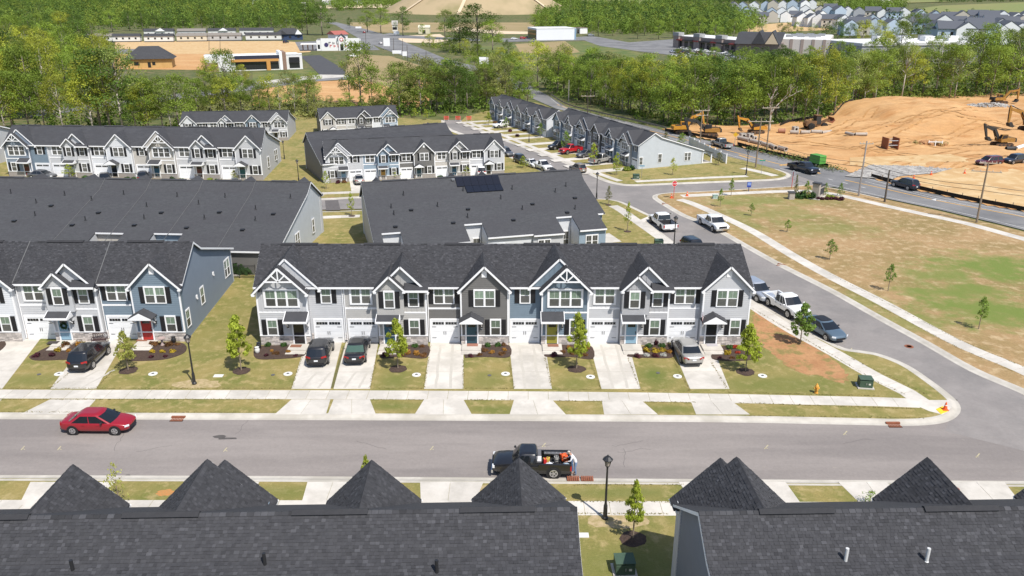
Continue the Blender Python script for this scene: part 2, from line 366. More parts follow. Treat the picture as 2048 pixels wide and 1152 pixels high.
sheet('parking_lot', [(1000,77),(1180,74),(1190,80),(1000,84)], -.09, asphalt3)
sheet('meadow', [(660,26),(860,20),(1090,34),(1080,62),(700,66),(700,30)], -.17, tanfield)
sheet('bare_ground', [(1480,52),(1640,36),(1660,60),(1500,66)], -.15, clay_pale)
sheet('meadow', [(700,30),(780,24),(780,32),(700,36)], -.15, sand)
# far fields on the hills
def farsheet(name, px, m, dz=.6):
    P = W2(px); MB().poly([(p.x,p.y,p.z+dz) for p in P]).build(name, m, kind='structure')
farsheet('far_field', [(1160,-3),(1310,-3),(1330,8),(1160,14)], hayfield)
farsheet('far_field', [(1750,30),(1880,12),(2100,3),(2100,44),(1800,42)], hayfield)
farsheet('far_field', [(1560,6),(1900,-6),(1900,4),(1560,14)], hayfield)
farsheet('far_field', [(640,12),(800,8),(800,16),(640,18)], sand)
# kerbs
kerb(nk, side=-1); kerb(bay, side=-1, smooth=3, gw=.1); kerb(nk2[:7], side=-1, smooth=4)
kerb([(1160,400),(1000,408),(718,421),(632,424),(300,428),(-300,435)], side=-1, smooth=2)
kerb(ek[:-4], side=1, smooth=4); kerb(rk[:-1]+[(1550,338)], side=-1, smooth=4)
kerb(wk, side=-1, smooth=4)
kerb([(-90,43.45),(-32,43.75),(20,43.2),(95,42.5)], side=1, smooth=3, world=True)
# pavements
walk([(-260,786),(0,788),(400,789),(800,790),(1200,793),(1462,797),(1600,800),(1740,803),(1850,807)], 1.45)
walk([(-420,1014),(0,1014),(700,1015),(1400,1017),(2048,1020),(2300,1021)], 1.42)
walk([(1842,803),(1812,783),(1747,751),(1669,706),(1575,655),(1503,609),(1440,566),(1392,532),(1350,496),(1308,466),(1265,436),(1239,418),(1218,408)], 1.5)
walk([(2300,868),(2048,742),(1919,688),(1762,604),(1661,553),(1582,509),(1503,461),(1424,424),(1371,402),(1340,396)], 1.5)
walk([(1363,392),(1424,389),(1582,382),(1640,384),(1700,395),(1773,412),(1855,430),(1938,448),(2048,478),(2300,545)], 1.6, step=3)
walk([(1271,363),(1345,359),(1424,355),(1521,351)], 1.3, step=2.5); walk([(1485,336),(1525,345),(1556,353)], 1.6, step=2.5)
walk([(1240,362),(1197,347),(1130,320),(1060,292),(1000,268),(930,242)], 1.2, step=2.5)
walk([(720,432),(660,434),(600,436),(400,440)], 1.4, step=2.5); walk([(720,384),(640,387),(560,390),(300,396),(-200,404)], 1.4, step=2.5)
walk([(890,256),(960,283),(1010,307),(1075,336),(1125,360)], 1.2, step=2.5)
slab('kerb_ramp', [(1812,806),(1850,800),(1898,800),(1903,815),(1885,829),(1858,822),(1835,812)], -.05, .010, concrete, kind='structure')
slab('tactile_pad', [(1872,818),(1885,812),(1896,822),(1882,828)], -.04, .03, mat('tactile_yellow', (.75,.5,.03), .8), kind='structure')
slab('storm_drain_apron', [(1282,448),(1305,434),(1302,430),(1280,440)], -.1, .008, concrete, kind='structure')
# driveways of the near rows: each one a few cast slabs
root_d = []
def drive(g0, g1, y0, s0, s1, k0, k1, cuts=3):
    """px x-range at garage (row y0), at the pavement (778) and at the kerb (829)"""
    r = put('driveway', None, kind='structure'); n = cuts
    for i in range(n):
        ta, tb = i/n, (i+1)/n; f = lambda a, b, t: a+(b-a)*t
        # interpolate in the world so that slabs keep even lengths
        A0, A1 = G(g0,y0), G(g1,y0); B0, B1 = G(s0,778), G(s1,778)
        q = [A0.lerp(B0,ta), A1.lerp(B1,ta), A1.lerp(B1,tb), A0.lerp(B0,tb)]
        d = Vector((0,.012,0)); q = [q[0]-d, q[1]-d, q[2]+d, q[3]+d]
        MB().ext([(v.x,v.y,-.03) for v in q[::-1]], (0,0,.042)).build('slab', concrete, r)
    q = [G(s0,799), G(s1,799), G(k1,829), G(k0,829)]
    xm = (q[0]+q[1])*.5; xk = (q[2]+q[3])*.5
    for a, b, c, d in ((q[0], xm, xk, q[3]), (xm, q[1], q[2], xk)):
        e = Vector((.01,0,0)); MB().ext([(v.x,v.y,-.03) for v in (a+e, b-e, c-e, d+e)][::-1], (0,0,.042)).build('slab', concrete, r)
    # flares at the kerb
drive(612,684,684, 583,661, 549,652); drive(692,757,684, 667,740, 655,752)
drive(861,927,683, 848,927, 829,944); drive(1018,1089,683, 1028,1104, 1019,1132)
drive(1178,1256,683, 1203,1281, 1208,1316); drive(1340,1421,683, 1380,1459, 1392,1500)
drive(178,252,676, 100,192, 40,165); drive(2,82,676, -75,4, -140,-40)
def drive_s(x0, x1, k0, k1):
    r = put('driveway', None, kind='structure')
    for a, b in ((x0,(x0+x1)/2), ((x0+x1)/2,x1)):
        MB().ext([(a+.01,41.0,-.03),(b-.01,41.0,-.03),(b-.01+(k1-x1 if b==x1 else 0),43.45,-.03),(a+.01+(k0-x0 if a==x0 else 0),43.45,-.03)], (0,0,.042)).build('slab', concrete, r)
        MB().ext([(a+.01,34.4,-.03),(b-.01,34.4,-.03),(b-.01,39.4,-.03),(a+.01,39.4,-.03)], (0,0,.042)).build('slab', concrete, r)
for px0, px1 in ((30,125),(300,360),(540,560),(610,700),(850,960)): pass
def gx(px): return G(px,985).x
drive_s(gx(62),gx(200),gx(40),gx(215)); drive_s(gx(373),gx(507),gx(357),gx(508)); drive_s(gx(612),gx(705),gx(606),gx(705)); drive_s(gx(846),gx(950),gx(836),gx(966))
drive_s(gx(1382),gx(1590),gx(1364),gx(1583)); drive_s(gx(1706),gx(1790),gx(1690),gx(1790)); drive_s(gx(1925),gx(2020),gx(1905),gx(2030))
sheet('grass_seam', [(661,776),(667,776),(692,692),(686,692)], .004, mat('seam_grass', (.15,.12,.05), .95, (.09,.1,.03), 3))
# worn and stained places
def ragged(px, amp, seed, step=.5):
    r = random.Random(seed); P = W2(px); P = resample(P+P[:1], step)[:-1]; return [(p.x+r.uniform(-amp,amp), p.y+r.uniform(-amp,amp)) for p in P]
sheet('bare_bank', ragged([(1506,606),(1560,642),(1605,670),(1640,702),(1672,728),(1703,757),(1690,765),(1640,756),(1585,738),(1540,706),(1512,676),(1506,640)], .3, 3), .006, claydark, world=True)
for px, py, r, m in ((1165,0,0,None),):
    pass
def blotch(name, px, py, rx, ry, z, m, n=18, seed=0, **kw):
    c = G(px, py, z); rr = random.Random(seed+int(px))
    MB().poly([(c.x+rx*math.cos(2*PI*i/n)*rr.uniform(.8,1.15), c.y+ry*math.sin(2*PI*i/n)*rr.uniform(.8,1.15), z) for i in range(n)]).build(name, m, kind='structure')
straw = mat('straw_bare', (.42,.32,.19), .95, (.3,.24,.11), 3, lo=.4, hi=.6)
blotch('bare_patch', 395,768,1.9,.8,.005,straw); blotch('bare_patch', 1235,1042,1.7,.8,.005,straw); blotch('bare_patch', 985,978,1.1,.6,.005,straw)
stain = mat('oil_stain', (.075,.068,.064), .8, (.1,.09,.085), 3)
blotch('oil_stain', 440,873,.5,.22,-.114,stain); blotch('oil_stain', 255,951,.17,.12,-.114,stain)
sheet('oil_stain', [(437,875),(472,875),(474,878),(437,879)], -.113, stain)
ym = mat('survey_yellow', (.5,.44,.25), .9, (.33,.3,.24), 9)
for px, py in ((45,896),(118,896),(450,899),(5,956),(50,957),(863,896),(1087,890),(1532,894),(1955,911),(1690,866),(1700,700),(357,835)):
    a = G(px-3,py+4,-.11); b = G(px+4,py-4,-.11); mb = MB().beam((a.x,a.y,-.113),(b.x,b.y,-.113),.07,.006); mb.beam((a.x+.06,a.y+.16,-.113),(a.x+.25,a.y+.05,-.113),.05,.006)
    mb.build('survey_mark', ym, kind='structure')
pale = mat('road_scuff', (.3,.27,.235), .9, (.24,.215,.195), 4)
for i in range(70):
    px, py = rnd.uniform(0,2040), rnd.uniform(862,948); a = G(px,py,-.11)
    sheet('road_scuff', [(a.x+rnd.uniform(-.35,.35),a.y+rnd.uniform(-.06,.06)) for _ in range(3)], -.1155, pale, world=True) 
# highway paint
line_on('edge_line', [(2300,520),(1996,443),(1870,414),(1758,391),(1655,368)], .14, -.09, linew); line_on('edge_line', [(1512,324),(1453,308),(1330,273),(1200,236),(1114,215)], .14, -.09, linew)
line_on('edge_line', [(2200,464),(2048,428),(1943,407),(1831,384),(1725,354)], .14, -.09, linew)
line_on('edge_line', [(1427,287),(1338,267),(1204,235),(1131,216),(1102,197)], .12, -.09, linew)
line_on('centre_line', [(2300,490),(2048,434),(1996,424),(1870,400),(1758,375),(1690,360)], .3, -.09, orangel)
line_on('centre_line', [(1612,340),(1550,326),(1453,300),(1338,271),(1200,236),(1114,209)], .3, -.09, orangel)
line_on('lane_line', [(2200,478),(2048,433),(1943,412),(1850,392),(1730,363)], .14, -.088, linew)
line_on('lane_line', [(1560,337),(1640,354),(1760,383)], .22, -.086, linew, dash=(1.0,2.2))
for a, b in (((1405,289),(1436,298)),((1478,310),(1500,317)),((1560,331),(1575,328)),((1629,343),(1640,347))):
    line_on('turn_mark', [a,((a[0]+b[0])/2,(a[1]+b[1])/2),b], .5, -.084, orangel)
mb = MB(); a0, a1 = G(1866,399,-.08), G(1893,403,-.08); mb.beam(a0,a1,.22,.01); mb.poly([G(1862,399,-.08),G(1872,397,-.08),G(1872,402,-.08)]); mb.build('turn_arrow', linew, kind='structure')
# ------------------------------------------------------------------ townhouse rows
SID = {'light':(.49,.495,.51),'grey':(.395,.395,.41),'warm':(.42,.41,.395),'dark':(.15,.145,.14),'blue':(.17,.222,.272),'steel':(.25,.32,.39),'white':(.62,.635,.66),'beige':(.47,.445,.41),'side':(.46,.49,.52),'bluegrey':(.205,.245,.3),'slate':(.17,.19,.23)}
DOOR = {'black':(.02,.02,.02),'navy':(.03,.1,.16),'teal':(.035,.085,.11),'olive':(.3,.28,.05),'sky':(.24,.38,.48),'red':(.42,.035,.03),'green':(.02,.1,.1),'brown':(.1,.03,.02),'tan':(.42,.24,.06),'dark':(.03,.035,.04),'pale':(.55,.58,.66)}
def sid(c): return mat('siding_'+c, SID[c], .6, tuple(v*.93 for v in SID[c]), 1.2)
def dor(c): return mat('door_paint_'+c, DOOR[c], .45)
stonem = mat('ledge_stone', (.52,.47,.43), .9, (.42,.38,.36), 5, tone=.35, bump=.5, bscale=25)
W, D, ZE, ZR, YR = 7.3, 16.0, 5.35, 7.95, 4.5
SL = (ZR-ZE)/(YR-.3)
MC = {}
def cached(key, fn):
    if key not in MC: MC[key] = fn()
    return MC[key]
def lap(mb, x0, x1, y, z0, z1, d=-1, e=.19, t=.022):
    """lap siding: courses that lean out at the bottom; wall in the plane y, facing d"""
    n = max(1, round((z1-z0)/e)); h = (z1-z0)/n
    for i in range(n):
        a, b = z0+i*h, z0+(i+1)*h; yo, yi = y+d*t, y+d*.002
        q = [(x0,yo,a),(x1,yo,a),(x1,yi,b),(x0,yi,b)]; u = [(x0,yi,a),(x1,yi,a),(x1,yo,a),(x0,yo,a)]
        mb.poly(q if d < 0 else q[::-1]); mb.poly(u if d < 0 else u[::-1])
def lapx(mb, x, P, d, e=.19, t=.022):
    """lap siding on a side wall in the plane x, outline P of (y,z), convex"""
    zs = [p[1] for p in P]; z0, z1 = min(zs), max(zs); n = round((z1-z0)/e); h = (z1-z0)/n
    def rng(z):
        ys = []
        for i in range(len(P)):
            (ya,za),(yb,zb) = P[i], P[(i+1)%len(P)]
            if (za-z)*(zb-z) <= 0 and za != zb: ys.append(ya+(yb-ya)*(z-za)/(zb-za))
        return min(ys), max(ys)
    for i in range(n):
        a, b = z0+i*h+1e-4, z0+(i+1)*h-1e-4; (a0,a1),(b0,b1) = rng(a), rng(b)
        q = [(x+d*t,a0,a),(x+d*t,a1,a),(x+d*.002,b1,b),(x+d*.002,b0,b)]; u = [(x+d*.002,a0,a),(x+d*.002,a1,a),(x+d*t,a1,a),(x+d*t,a0,a)]
        mb.poly(q if d > 0 else q[::-1]); mb.poly(u if d > 0 else u[::-1])
def battens(mb, x0, x1, y, z0, z1, step=.42):
    n = max(2, round((x1-x0)/step))
    for i in range(1, n): x = x0+(x1-x0)*i/n; mb.box(x-.03, x+.03, y-.025, y, z0, z1)
def window_mesh(n, w_, h, wide):
    mb = MB(); s = .17 if wide else .09; t = .2 if wide else .15
    mb.box(-w_/2-s, -w_/2, -.05, .01, -s*.8, h+t); mb.box(w_/2, w_/2+s, -.05, .01, -s*.8, h+t)
    mb.box(-w_/2, w_/2, -.05, .01, h, h+t); mb.box(-w_/2, w_/2, -.055, .01, -s*.8, 0)
    cw = w_/n
    for i in range(1, n): mb.box(-w_/2+i*cw-.065, -w_/2+i*cw+.065, -.048, .01, 0, h)
    for i in range(n):
        a = -w_/2+i*cw+(.065 if i else 0); b = -w_/2+(i+1)*cw-(.065 if i < n-1 else 0)
        mb.box(a, b, -.034, .0, h/2-.026, h/2+.026); m = (a+b)/2; mb.box(m-.007, m+.007, -.02, -.0, h/2+.026, h)
        mb.box(a, a+.022, -.03, .0, 0, h); mb.box(b-.022, b, -.03, .0, 0, h)
    return mb.mesh('window', white)
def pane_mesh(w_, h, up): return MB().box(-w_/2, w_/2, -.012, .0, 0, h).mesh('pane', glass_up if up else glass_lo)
def shutter_mesh(h):
    mb = MB().box(-.2, .2, -.04, 0, 0, h)
    for a, b in ((.08, h*.46),(h*.52, h-.08)):
        mb.box(-.15, .15, -.052, -.04, a, b)
        for k in range(6): z = a+.04+(b-a-.08)*k/6; mb.box(-.14, .14, -.062, -.052, z, z+.035)
    return mb.mesh('shutter', black)
def window(root, x, z, w_, h, n, y, lod, wide=False, shut=True, rz=0):
    if lod == 0 and rz == 0: y -= .028
    f = put('window', cached(('win',n,w_,h,wide), lambda: window_mesh(n,w_,h,wide)), root, (x,y,z), rz)
    if lod == 0:
        cw = w_/n
        for i in range(n):
            cx = -w_/2+(i+.5)*cw
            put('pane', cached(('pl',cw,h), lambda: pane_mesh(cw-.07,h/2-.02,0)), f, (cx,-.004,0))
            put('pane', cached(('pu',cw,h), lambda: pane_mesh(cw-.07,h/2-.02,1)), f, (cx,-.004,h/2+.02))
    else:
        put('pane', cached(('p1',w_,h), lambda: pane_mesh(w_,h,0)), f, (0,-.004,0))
    if shut:
        for s in (-1,1): put('shutter', cached(('sh',h), lambda: shutter_mesh(h+.1)), root, (x+s*(w_/2+.31),y,z-.03), rz)
def garage(root, x, y, lod):
    w_ = 2.35; h = 2.13
    def frame(): return MB().box(-w_/2-.14,-w_/2,-.04,.02,0,h+.16).box(w_/2,w_/2+.14,-.04,.02,0,h+.16).box(-w_/2,w_/2,-.04,.02,h,h+.18).mesh('garage_door', white)
    y -= .03 if lod == 0 else 0
    f = put('garage_door', cached('gar', frame), root, (x,y,0))
    def panel():
        return MB().ext([(-w_/2,.02,.004),(-w_/2,-.012,.008),(-w_/2,-.016,h/8),(-w_/2,-.012,h/4-.008),(-w_/2,.02,h/4-.004)],(w_,0,0)).mesh('panel', whitev)
    for k in range(4): put('panel', cached('gp', panel), f, (0,0,k*h/4))
    def lite():
        mb = MB()
        for k in range(4): mb.box(-.5+k*.25+.012,-.5+k*.25+.238,-.028,-.018,0,.24)
        return mb.mesh('pane', glass_dk)
    for s in (-1,1): put('pane', cached('gl', lite), f, (s*.56,0,h*.75+.14))
    if lod == 0:
        for s in (-1,1):
            put('handle', cached('gh', lambda: MB().box(-.018,.018,-.06,-.02,0,.3).mesh('handle', blackm)), f, (s*.085,0,.8))
            for z in (.45,1.5): put('hinge', cached('ghi', lambda: MB().box(-.19,.19,-.035,-.014,0,.035).mesh('hinge', blackm)), f, (s*(w_/2-.22),0,z))
def door(root, x, y, col, lod, storm=False):
    y -= .028 if lod == 0 else 0
    d = put('door', cached(('door',col), lambda: MB().box(-.46,.46,-.02,.02,.2,2.18).box(-.36,-.05,-.03,-.02,.4,1.15).box(.05,.36,-.03,-.02,.4,1.15).box(-.36,-.05,-.03,-.02,1.25,1.65).box(.05,.36,-.03,-.02,1.25,1.65).mesh('door', dor(col))), root, (x,y,0))
    put('door_frame', cached('dfr', lambda: MB().box(-.58,-.46,-.05,.02,.16,2.3).box(.46,.58,-.05,.02,.16,2.3).box(-.46,.46,-.05,.02,2.18,2.3).mesh('door_frame', white)), d)
    if storm: put('pane', cached('stp', lambda: MB().box(-.4,.4,-.034,-.03,.3,2.1).mesh('pane', glass_dk)), d)
    else: put('pane', cached('dpn', lambda: MB().box(-.33,.33,-.034,-.022,1.75,2.08).mesh('pane', glass_dk)), d)
    if lod == 0: put('handle', cached('dhn', lambda: MB().box(.34,.4,-.07,-.02,1.1,1.35).mesh('handle', blackm)), d)
def porch(root, x, y, kind, lod):
    if kind == 'shed':
        def m(): return MB().ext([(-.98,0,3.2),(-.98,-1.1,2.66),(-.98,-1.1,2.6),(-.98,0,2.6)],(1.96,0,0)).mesh('porch_roof', shingle1)
        r = put('porch_roof', cached('prs', m), root, (x,y,0))
        put('fascia', cached('prsf', lambda: MB().box(-1.03,1.03,-1.16,-1.1,2.5,2.68).ext([(-1.03,-1.1,2.5),(-1.03,-1.1,2.7),(-1.03,0,3.22),(-1.03,0,2.5)],(.05,0,0)).ext([(.98,-1.1,2.5),(.98,-1.1,2.7),(.98,0,3.22),(.98,0,2.5)],(.05,0,0)).mesh('fascia', white)), r)
    else:
        def m(): return MB().ext([(-1.08,-1.15,2.6),(0,-1.15,3.22),(0,-1.15,3.14),(-1.08,-1.15,2.52)],(0,1.15,0)).ext([(0,-1.15,3.22),(1.08,-1.15,2.6),(1.08,-1.15,2.52),(0,-1.15,3.14)],(0,1.15,0)).mesh('porch_roof', shingle1)
        r = put('porch_roof', cached('prg', m), root, (x,y,0))
        put('fascia', cached('prgf', lambda: MB().ext([(-1.0,-1.18,2.48),(1.0,-1.18,2.48),(1.0,-1.18,2.58),(0,-1.18,3.13),(-1.0,-1.18,2.58)],(0,.08,0)).box(-1,-.9,-1.1,0,2.48,2.56).box(.9,1,-1.1,0,2.48,2.56).mesh('fascia', white)), r)
    if lod == 0:
        def br(): return MB().beam((0,-.95,2.5),(0,-.02,1.75),.09,.09).box(-.05,.05,-.08,0,1.6,2.5).mesh('bracket', white)
        for s in (-1,1): put('bracket', cached('brk', br), r, (s*.88,0,0))
def porch_light(root, x, y):
    put('porch_light', cached('pl', lambda: MB().box(-.05,.05,-.03,0,1.75,2.0).box(-.075,.075,-.18,-.03,1.72,1.98).box(-.1,.1,-.2,-.0,1.98,2.03).mesh('porch_light', blackm)), root, (x,y,0))
def stones(x0, x1, y, z0, z1, seed):
    rr = random.Random(seed); mb = MB(); z = z0
    while z < z1-.03:
        h = min(rr.choice((.1,.14,.19)), z1-z); x = x0
        while x < x1-.02:
            l = min(rr.uniform(.18,.5), x1-x); o = rr.uniform(.02,.055)
            mb.box(x+.006, x+l-.006, y-o, y, z+.006, z+h-.006, tone=rr.random()); x += l
        z += h
    return mb
def tabs(O, U, V, L, H, nrm, test=None, seed=0, tw=.19, th=.15, mb=None):
    """shingle tabs laid in courses on a slope: origin O, U along, V up the slope"""
    rr = random.Random(seed); mb = mb or MB(); O, U, V, nrm = Vector(O), Vector(U), Vector(V), Vector(nrm)
    for j in range(int(H/th)):
        x = -rr.random()*tw
        while x < L:
            w_ = tw*rr.choice((.8,.9,1.0,1.0,1.25)); a, b = max(x,0), min(x+w_, L); x += w_
            if b-a < .03: continue
            c = O+U*((a+b)/2)+V*((j+.5)*th)
            if test and not test((a+b)/2, (j+.5)*th): continue
            t = rr.choice((.012,.02,.03)); p = O+U*(a+.004)+V*(j*th); q = O+U*(b-.004)+V*(j*th); up = V*(th*1.08)
            tn = min(1, max(0, rr.gauss(.38,.1)+(.38 if rr.random() < .11 else 0)))
            mb.add([p+nrm*t, q+nrm*t, q+up+nrm*.006, p+up+nrm*.006, p, q], [(0,1,2,3),(4,5,1,0)], tone=tn)
    return mb
def zrear(y): return ZR-(y-YR)*.62 if y < 6.3 else ZR-1.8*.62-(y-6.3)*.315
def row(name, label, p, ang, units, S=1., k=0., lod=1, facade=True, group=None, rear=None, sidec=('side','side'), sides=(1,1), vis_tabs=(True,False), lapside=(0,0), d_end=D, rear_win=(), pipes=True, rearc=None, roofm=None, widths=None, seams=(), inset={}):
    """units: (type T/D/P + side L/R, siding, garage siding, door colour)"""
    n = len(units); WS = widths or [W]*n; X0 = [sum(WS[:i]) for i in range(n+1)]; LT = X0[n]
    root = thing(name, label, 'townhouses', (p[0],p[1],0), ang, group, S)
    xf = (lambda x, y, z: (x+k*y, y, z)) if k else None
    rm = roofm or (shingle if lod == 0 else shingle1)
    segs = rear or [(0, LT, d_end)]
    # --- walls
    for i, (ty, c1, c2, dc) in enumerate(units):
        x0 = X0[i]; W_ = WS[i]; L = ty[1] == 'L'; T = ty[0]; gw_ = 4.3*W_/W
        ga, gb = (x0, x0+gw_) if L else (x0+W_-gw_, x0+W_); gc = (ga+gb)/2
        oa, ob = (x0+gw_, x0+W_) if L else (x0, x0+W_-gw_); oc = (oa+ob)/2
        m1, m2 = sid(c1), sid(c2)
        if not facade:
            MB().box(ga, gb, 0, .8, 0, ZE).box(oa, ob, .6, .9, 0, ZE).build('wall', m1, root, xf=xf)
        else:
            wl = MB(); wo = MB(); bb = T != 'P'; zs = 3.05 if bb else ZE+.05
            wl.box(ga+.02, gb-.02, .0, .7, 0, ZE); wo.box(oa, ob, .6, .7, 0, ZE)
            if lod == 0:
                lap(wl, ga, gb, 0, .95, zs if bb else ZE+.02)
                if bb: battens(wl, ga, gb, 0, 3.15, ZE)
                lap(wo, oa, ob, .6, .2, 3.2 if T == 'D' else ZE-.1)
                if T == 'D': battens(wo, oa, ob, .6, 3.3, ZE-.1)
            wl.build('wall', m1, root, xf=xf); wo.build('wall', m2, root, xf=xf)
            # return walls between the deep and the shallow half are part of the box above; white trim
            tr = MB()
            for xx in (ga, gb-.11): tr.box(xx-.012, xx+.122, -.035, .1, .98, ZE)
            tr.box(ga-.03, gb+.03, -.085, 0, .9, .985)
            if bb: tr.box(ga+.12, gb-.12, -.036, 0, 3.04, 3.17)
            if bb or T == 'P':
                if T != 'T': tr.box(oa+.05, ob-.05, .56, .6, 3.18, 3.34)
            tr.box(oa, ob, .53, .6, ZE-.28, ZE-.1); tr.tube((ob-.08 if L else oa+.08, .53, .1), (ob-.08 if L else oa+.08, .53, ZE-.1), .045, n=6)
            tr.build('trim', white, root, xf=xf)
            dx = gb-.95 if L else ga+.95; wx = ga+1.15 if L else gb-1.15
            if lod == 0:
                st = stones(ga, dx-.6, 0, 0, .9, i*7+1); st2 = stones(dx+.6, gb, 0, 0, .9, i*7+2); st.add(st2.v, st2.f); st.t += st2.t
                for a, b in ((oa, oc-1.36), (oc+1.36, ob)):
                    if b-a > .1: s3 = stones(a, b, .6, 0, .9, i*7+3); st.add(s3.v, s3.f); st.t += s3.t
                st.build('stone_veneer', stonem, root, kind='stuff')
            else: MB().box(ga,gb,-.03,0,0,.9).build('stone_veneer', stonem, root)
            h = 1.4
            if T == 'T': window(root, gc, 3.72, 2.75, h, 3, 0, lod, True, False); window(root, oc, 3.8, .78, 1.35, 1, .6, lod)
            elif T == 'D':
                for s in (-1,1): window(root, gc+s*1.02, 3.72, .78, h, 1, -.36 if (s > 0) == L else 0, lod)
                window(root, oc, 3.75, 1.65, h, 2, .6, lod, True, False)
            else: window(root, gc, 3.72, 1.7, h, 2, 0, lod); window(root, oc, 3.75, 1.65, h, 2, .6, lod, shut=True)
            window(root, wx, 1.02, .8, 1.35, 1, 0, lod)
            garage(root, oc, .6, lod); door(root, dx, 0, dc, lod, dc in ('black','dark'))
            porch(root, dx, 0, 'gable' if T == 'P' else 'shed', lod)
            if lod == 0:
                porch_light(root, dx+(.9 if not L else -.9), 0)
                MB().box(dx-.85,dx+.85,-1.35,-.1,0,.17).box(dx-.85,dx+.85,-2.0,-1.35,0,.06).build('stoop', concrete, root)
        # --- gable roofs
        zg = 7.5; yb = .3+(zg-ZE)/SL; yv = .3
        def gable(xl, xr, zp, yf, y_e, nm='gable_roof', th=.12, wall=True, wy=None, wm=None, wing=True):
            xc = (xl+xr)/2; ybk = .3+(zp-ZE)/SL; mb = MB(); hwid = (xr-xl)/2
            zl = zp-hwid*1.0
            yl = .3+(zl-ZE)/SL if zl > ZE else .3
            mb.ext([(xl,yf,zl),(xc,yf,zp),(xc,ybk,zp),(xl,yl,zl)][::-1], (0,0,-th)); mb.ext([(xc,yf,zp),(xr,yf,zl),(xr,yl,zl),(xc,ybk,zp)][::-1], (0,0,-th))
            mb.t = [.4]*len(mb.f); g = mb.build(nm, rm, root, xf=xf)
            if lod == 0 and zp > 7:
                sh = None
                for s in (-1, 1):
                    xe = xl if s < 0 else xr; Vv = Vector((xc-xe,0,zp-zl)); H = Vv.length; Vv.normalize(); Lx = ybk-yf
                    O = (xe, yf, zl); U = Vector((0,1,0)); nn = Vector((s*.707,0,.707))
                    tst = lambda u, v, H=H: yf+u < yl+(ybk-yl)*v/H+.05
                    sh = tabs(O, U, Vv, Lx, H, nn, tst, i*3+s, mb=sh)
                    if s > 0: pass
                sh.f = [f if True else f for f in sh.f]
                sh.build('shingles', shingle, g, xf=xf, kind='stuff')
            tr = MB()
            for xe in (xl, xr): tr.beam((xe,yf-.005,zl-.14),(xc,yf-.005,zp-.14),.05,.16)
            for xe, s in ((xl,1),(xr,-1)): tr.box(min(xe,xe+s*.26), max(xe,xe+s*.26), yf-.045, yf+.3, zl-.24, zl-.1)
            tr.build('rake_trim', white, root, xf=xf)
            if wall:
                y_ = wy; ins = .22
                tri = [(xl+ins,y_,zl-.05),(xr-ins,y_,zl-.05),(xc,y_,zp-ins)]
                wmb = MB().ext(tri, (0,.1,0))
                if lod == 0:
                    if T == 'P': 
                        for q in range(11):
                            za = zl+.0+q*.185; hw2 = (zp-ins-za)
                            if hw2 > .1: lap(wmb, xc-hw2, xc+hw2, y_, za, za+.17, e=.17)
                    else:
                        for q in range(-5,6):
                            xx = xc+q*.4; top = zp-ins-abs(q*.4)
                            if top > zl+.1: wmb.box(xx-.03,xx+.03,y_-.025,y_,zl-.1,top-.03)
                wmb.build('gable_wall', wm or m1, root, xf=xf)
        if T == 'P':
            gable(ga-.22, gb+.22, zg, -.32, 0, wy=0.)
            if facade: MB().box(gc-.22,gc+.22,-.05,0,zg-1.15,zg-.5).build('gable_vent', white, root, xf=xf)
        elif T == 'T':
            s = 1 if L else -1
            gable(ga-.22+s*.52-.45, gb+.22+s*.52+.45, 8.02, .22, 0, wy=.32)
            gable(ga-.22, gb+.22, 7.45, -.6, 0, wy=0.)
            if facade:
                tz, ty_ = 7.45, -.62; mb = MB()
                mb.beam((gc-1.25,ty_,tz-1.32),(gc+1.25,ty_,tz-1.32),.06,.12); mb.beam((gc,ty_,tz-1.3),(gc,ty_,tz-.15),.1,.06)
                for q in (-1,1): mb.beam((gc,ty_,tz-1.3),(gc+q*.62,ty_,tz-.7),.06,.1)
                mb.build('gable_truss', white, root, xf=xf)
        else:
            gable(ga-.22, gb+.22, zg, -.32, 0, wy=-.0 if not facade else .02, wm=sid(c1))
            if facade:
                a, b = (gb+.22-2.75, gb+.22) if L else (ga-.22, ga-.22+2.75)
                gable(a, b, ZE+1.4, -.7, 0, nm='gable_roof', wy=-.36, wm=m1)
                MB().box(a+.2,b-.2,-.36,0,3.0,ZE).build('bay_wall', m1, root, xf=xf)
                e0, e1 = (ga-.2, a+.1) if L else (b-.1, gb+.2)
                mb = MB().ext([(e0,-.7,ZE+.02),(e0,-.0,ZE+.5),(e0,0,ZE+.4),(e0,-.7,ZE-.1)], (e1-e0,0,0)); mb.t = [.4]*6; mb.build('eave_roof', rm, root, xf=xf)
                MB().box(e0,e1,-.74,-.7,ZE-.14,ZE+.04).build('fascia', white, root, xf=xf)
    # --- main roof: front slope, rear slope in strips, fascia, ridge
    R0, R1 = -.25, LT+.25
    fm = MB().ext([(R0,.28,ZE),(R0,YR,ZR),(R0,YR,ZR-.16),(R0,.28,ZE-.14)], (R1-R0,0,0)); fm.t = [.4]*6
    rf = fm.build('roof', rm, root, xf=xf)
    if lod == 0 and vis_tabs[0]:
        Vv = Vector((0,YR-.28,ZR-ZE)); H = Vv.length; Vv.normalize(); tabs((R0,.28,ZE),(1,0,0),Vv,R1-R0,H,(0,-Vv.z,Vv.y),seed=5).build('shingles', shingle, rf, xf=xf, kind='stuff')
    rmr = shingle if lod == 0 and vis_tabs[1] else (rm if lod else shingle1)
    if lod == 2: rmr = shingle2
    mb = MB()
    for a, b, de in segs:
        aa = R0 if a == 0 else a; bb_ = R1 if b == LT else b; ys = [YR, 6.3, de+.3]
        if de < 6: ys = [YR, de+.3]
        for q in range(len(ys)-1):
            ya, y2 = ys[q], ys[q+1]; mb.ext([(aa,ya,zrear(ya)),(aa,y2,zrear(y2)),(aa,y2,zrear(y2)-.15),(aa,ya,zrear(ya)-.15)][::-1], (bb_-aa,0,0))
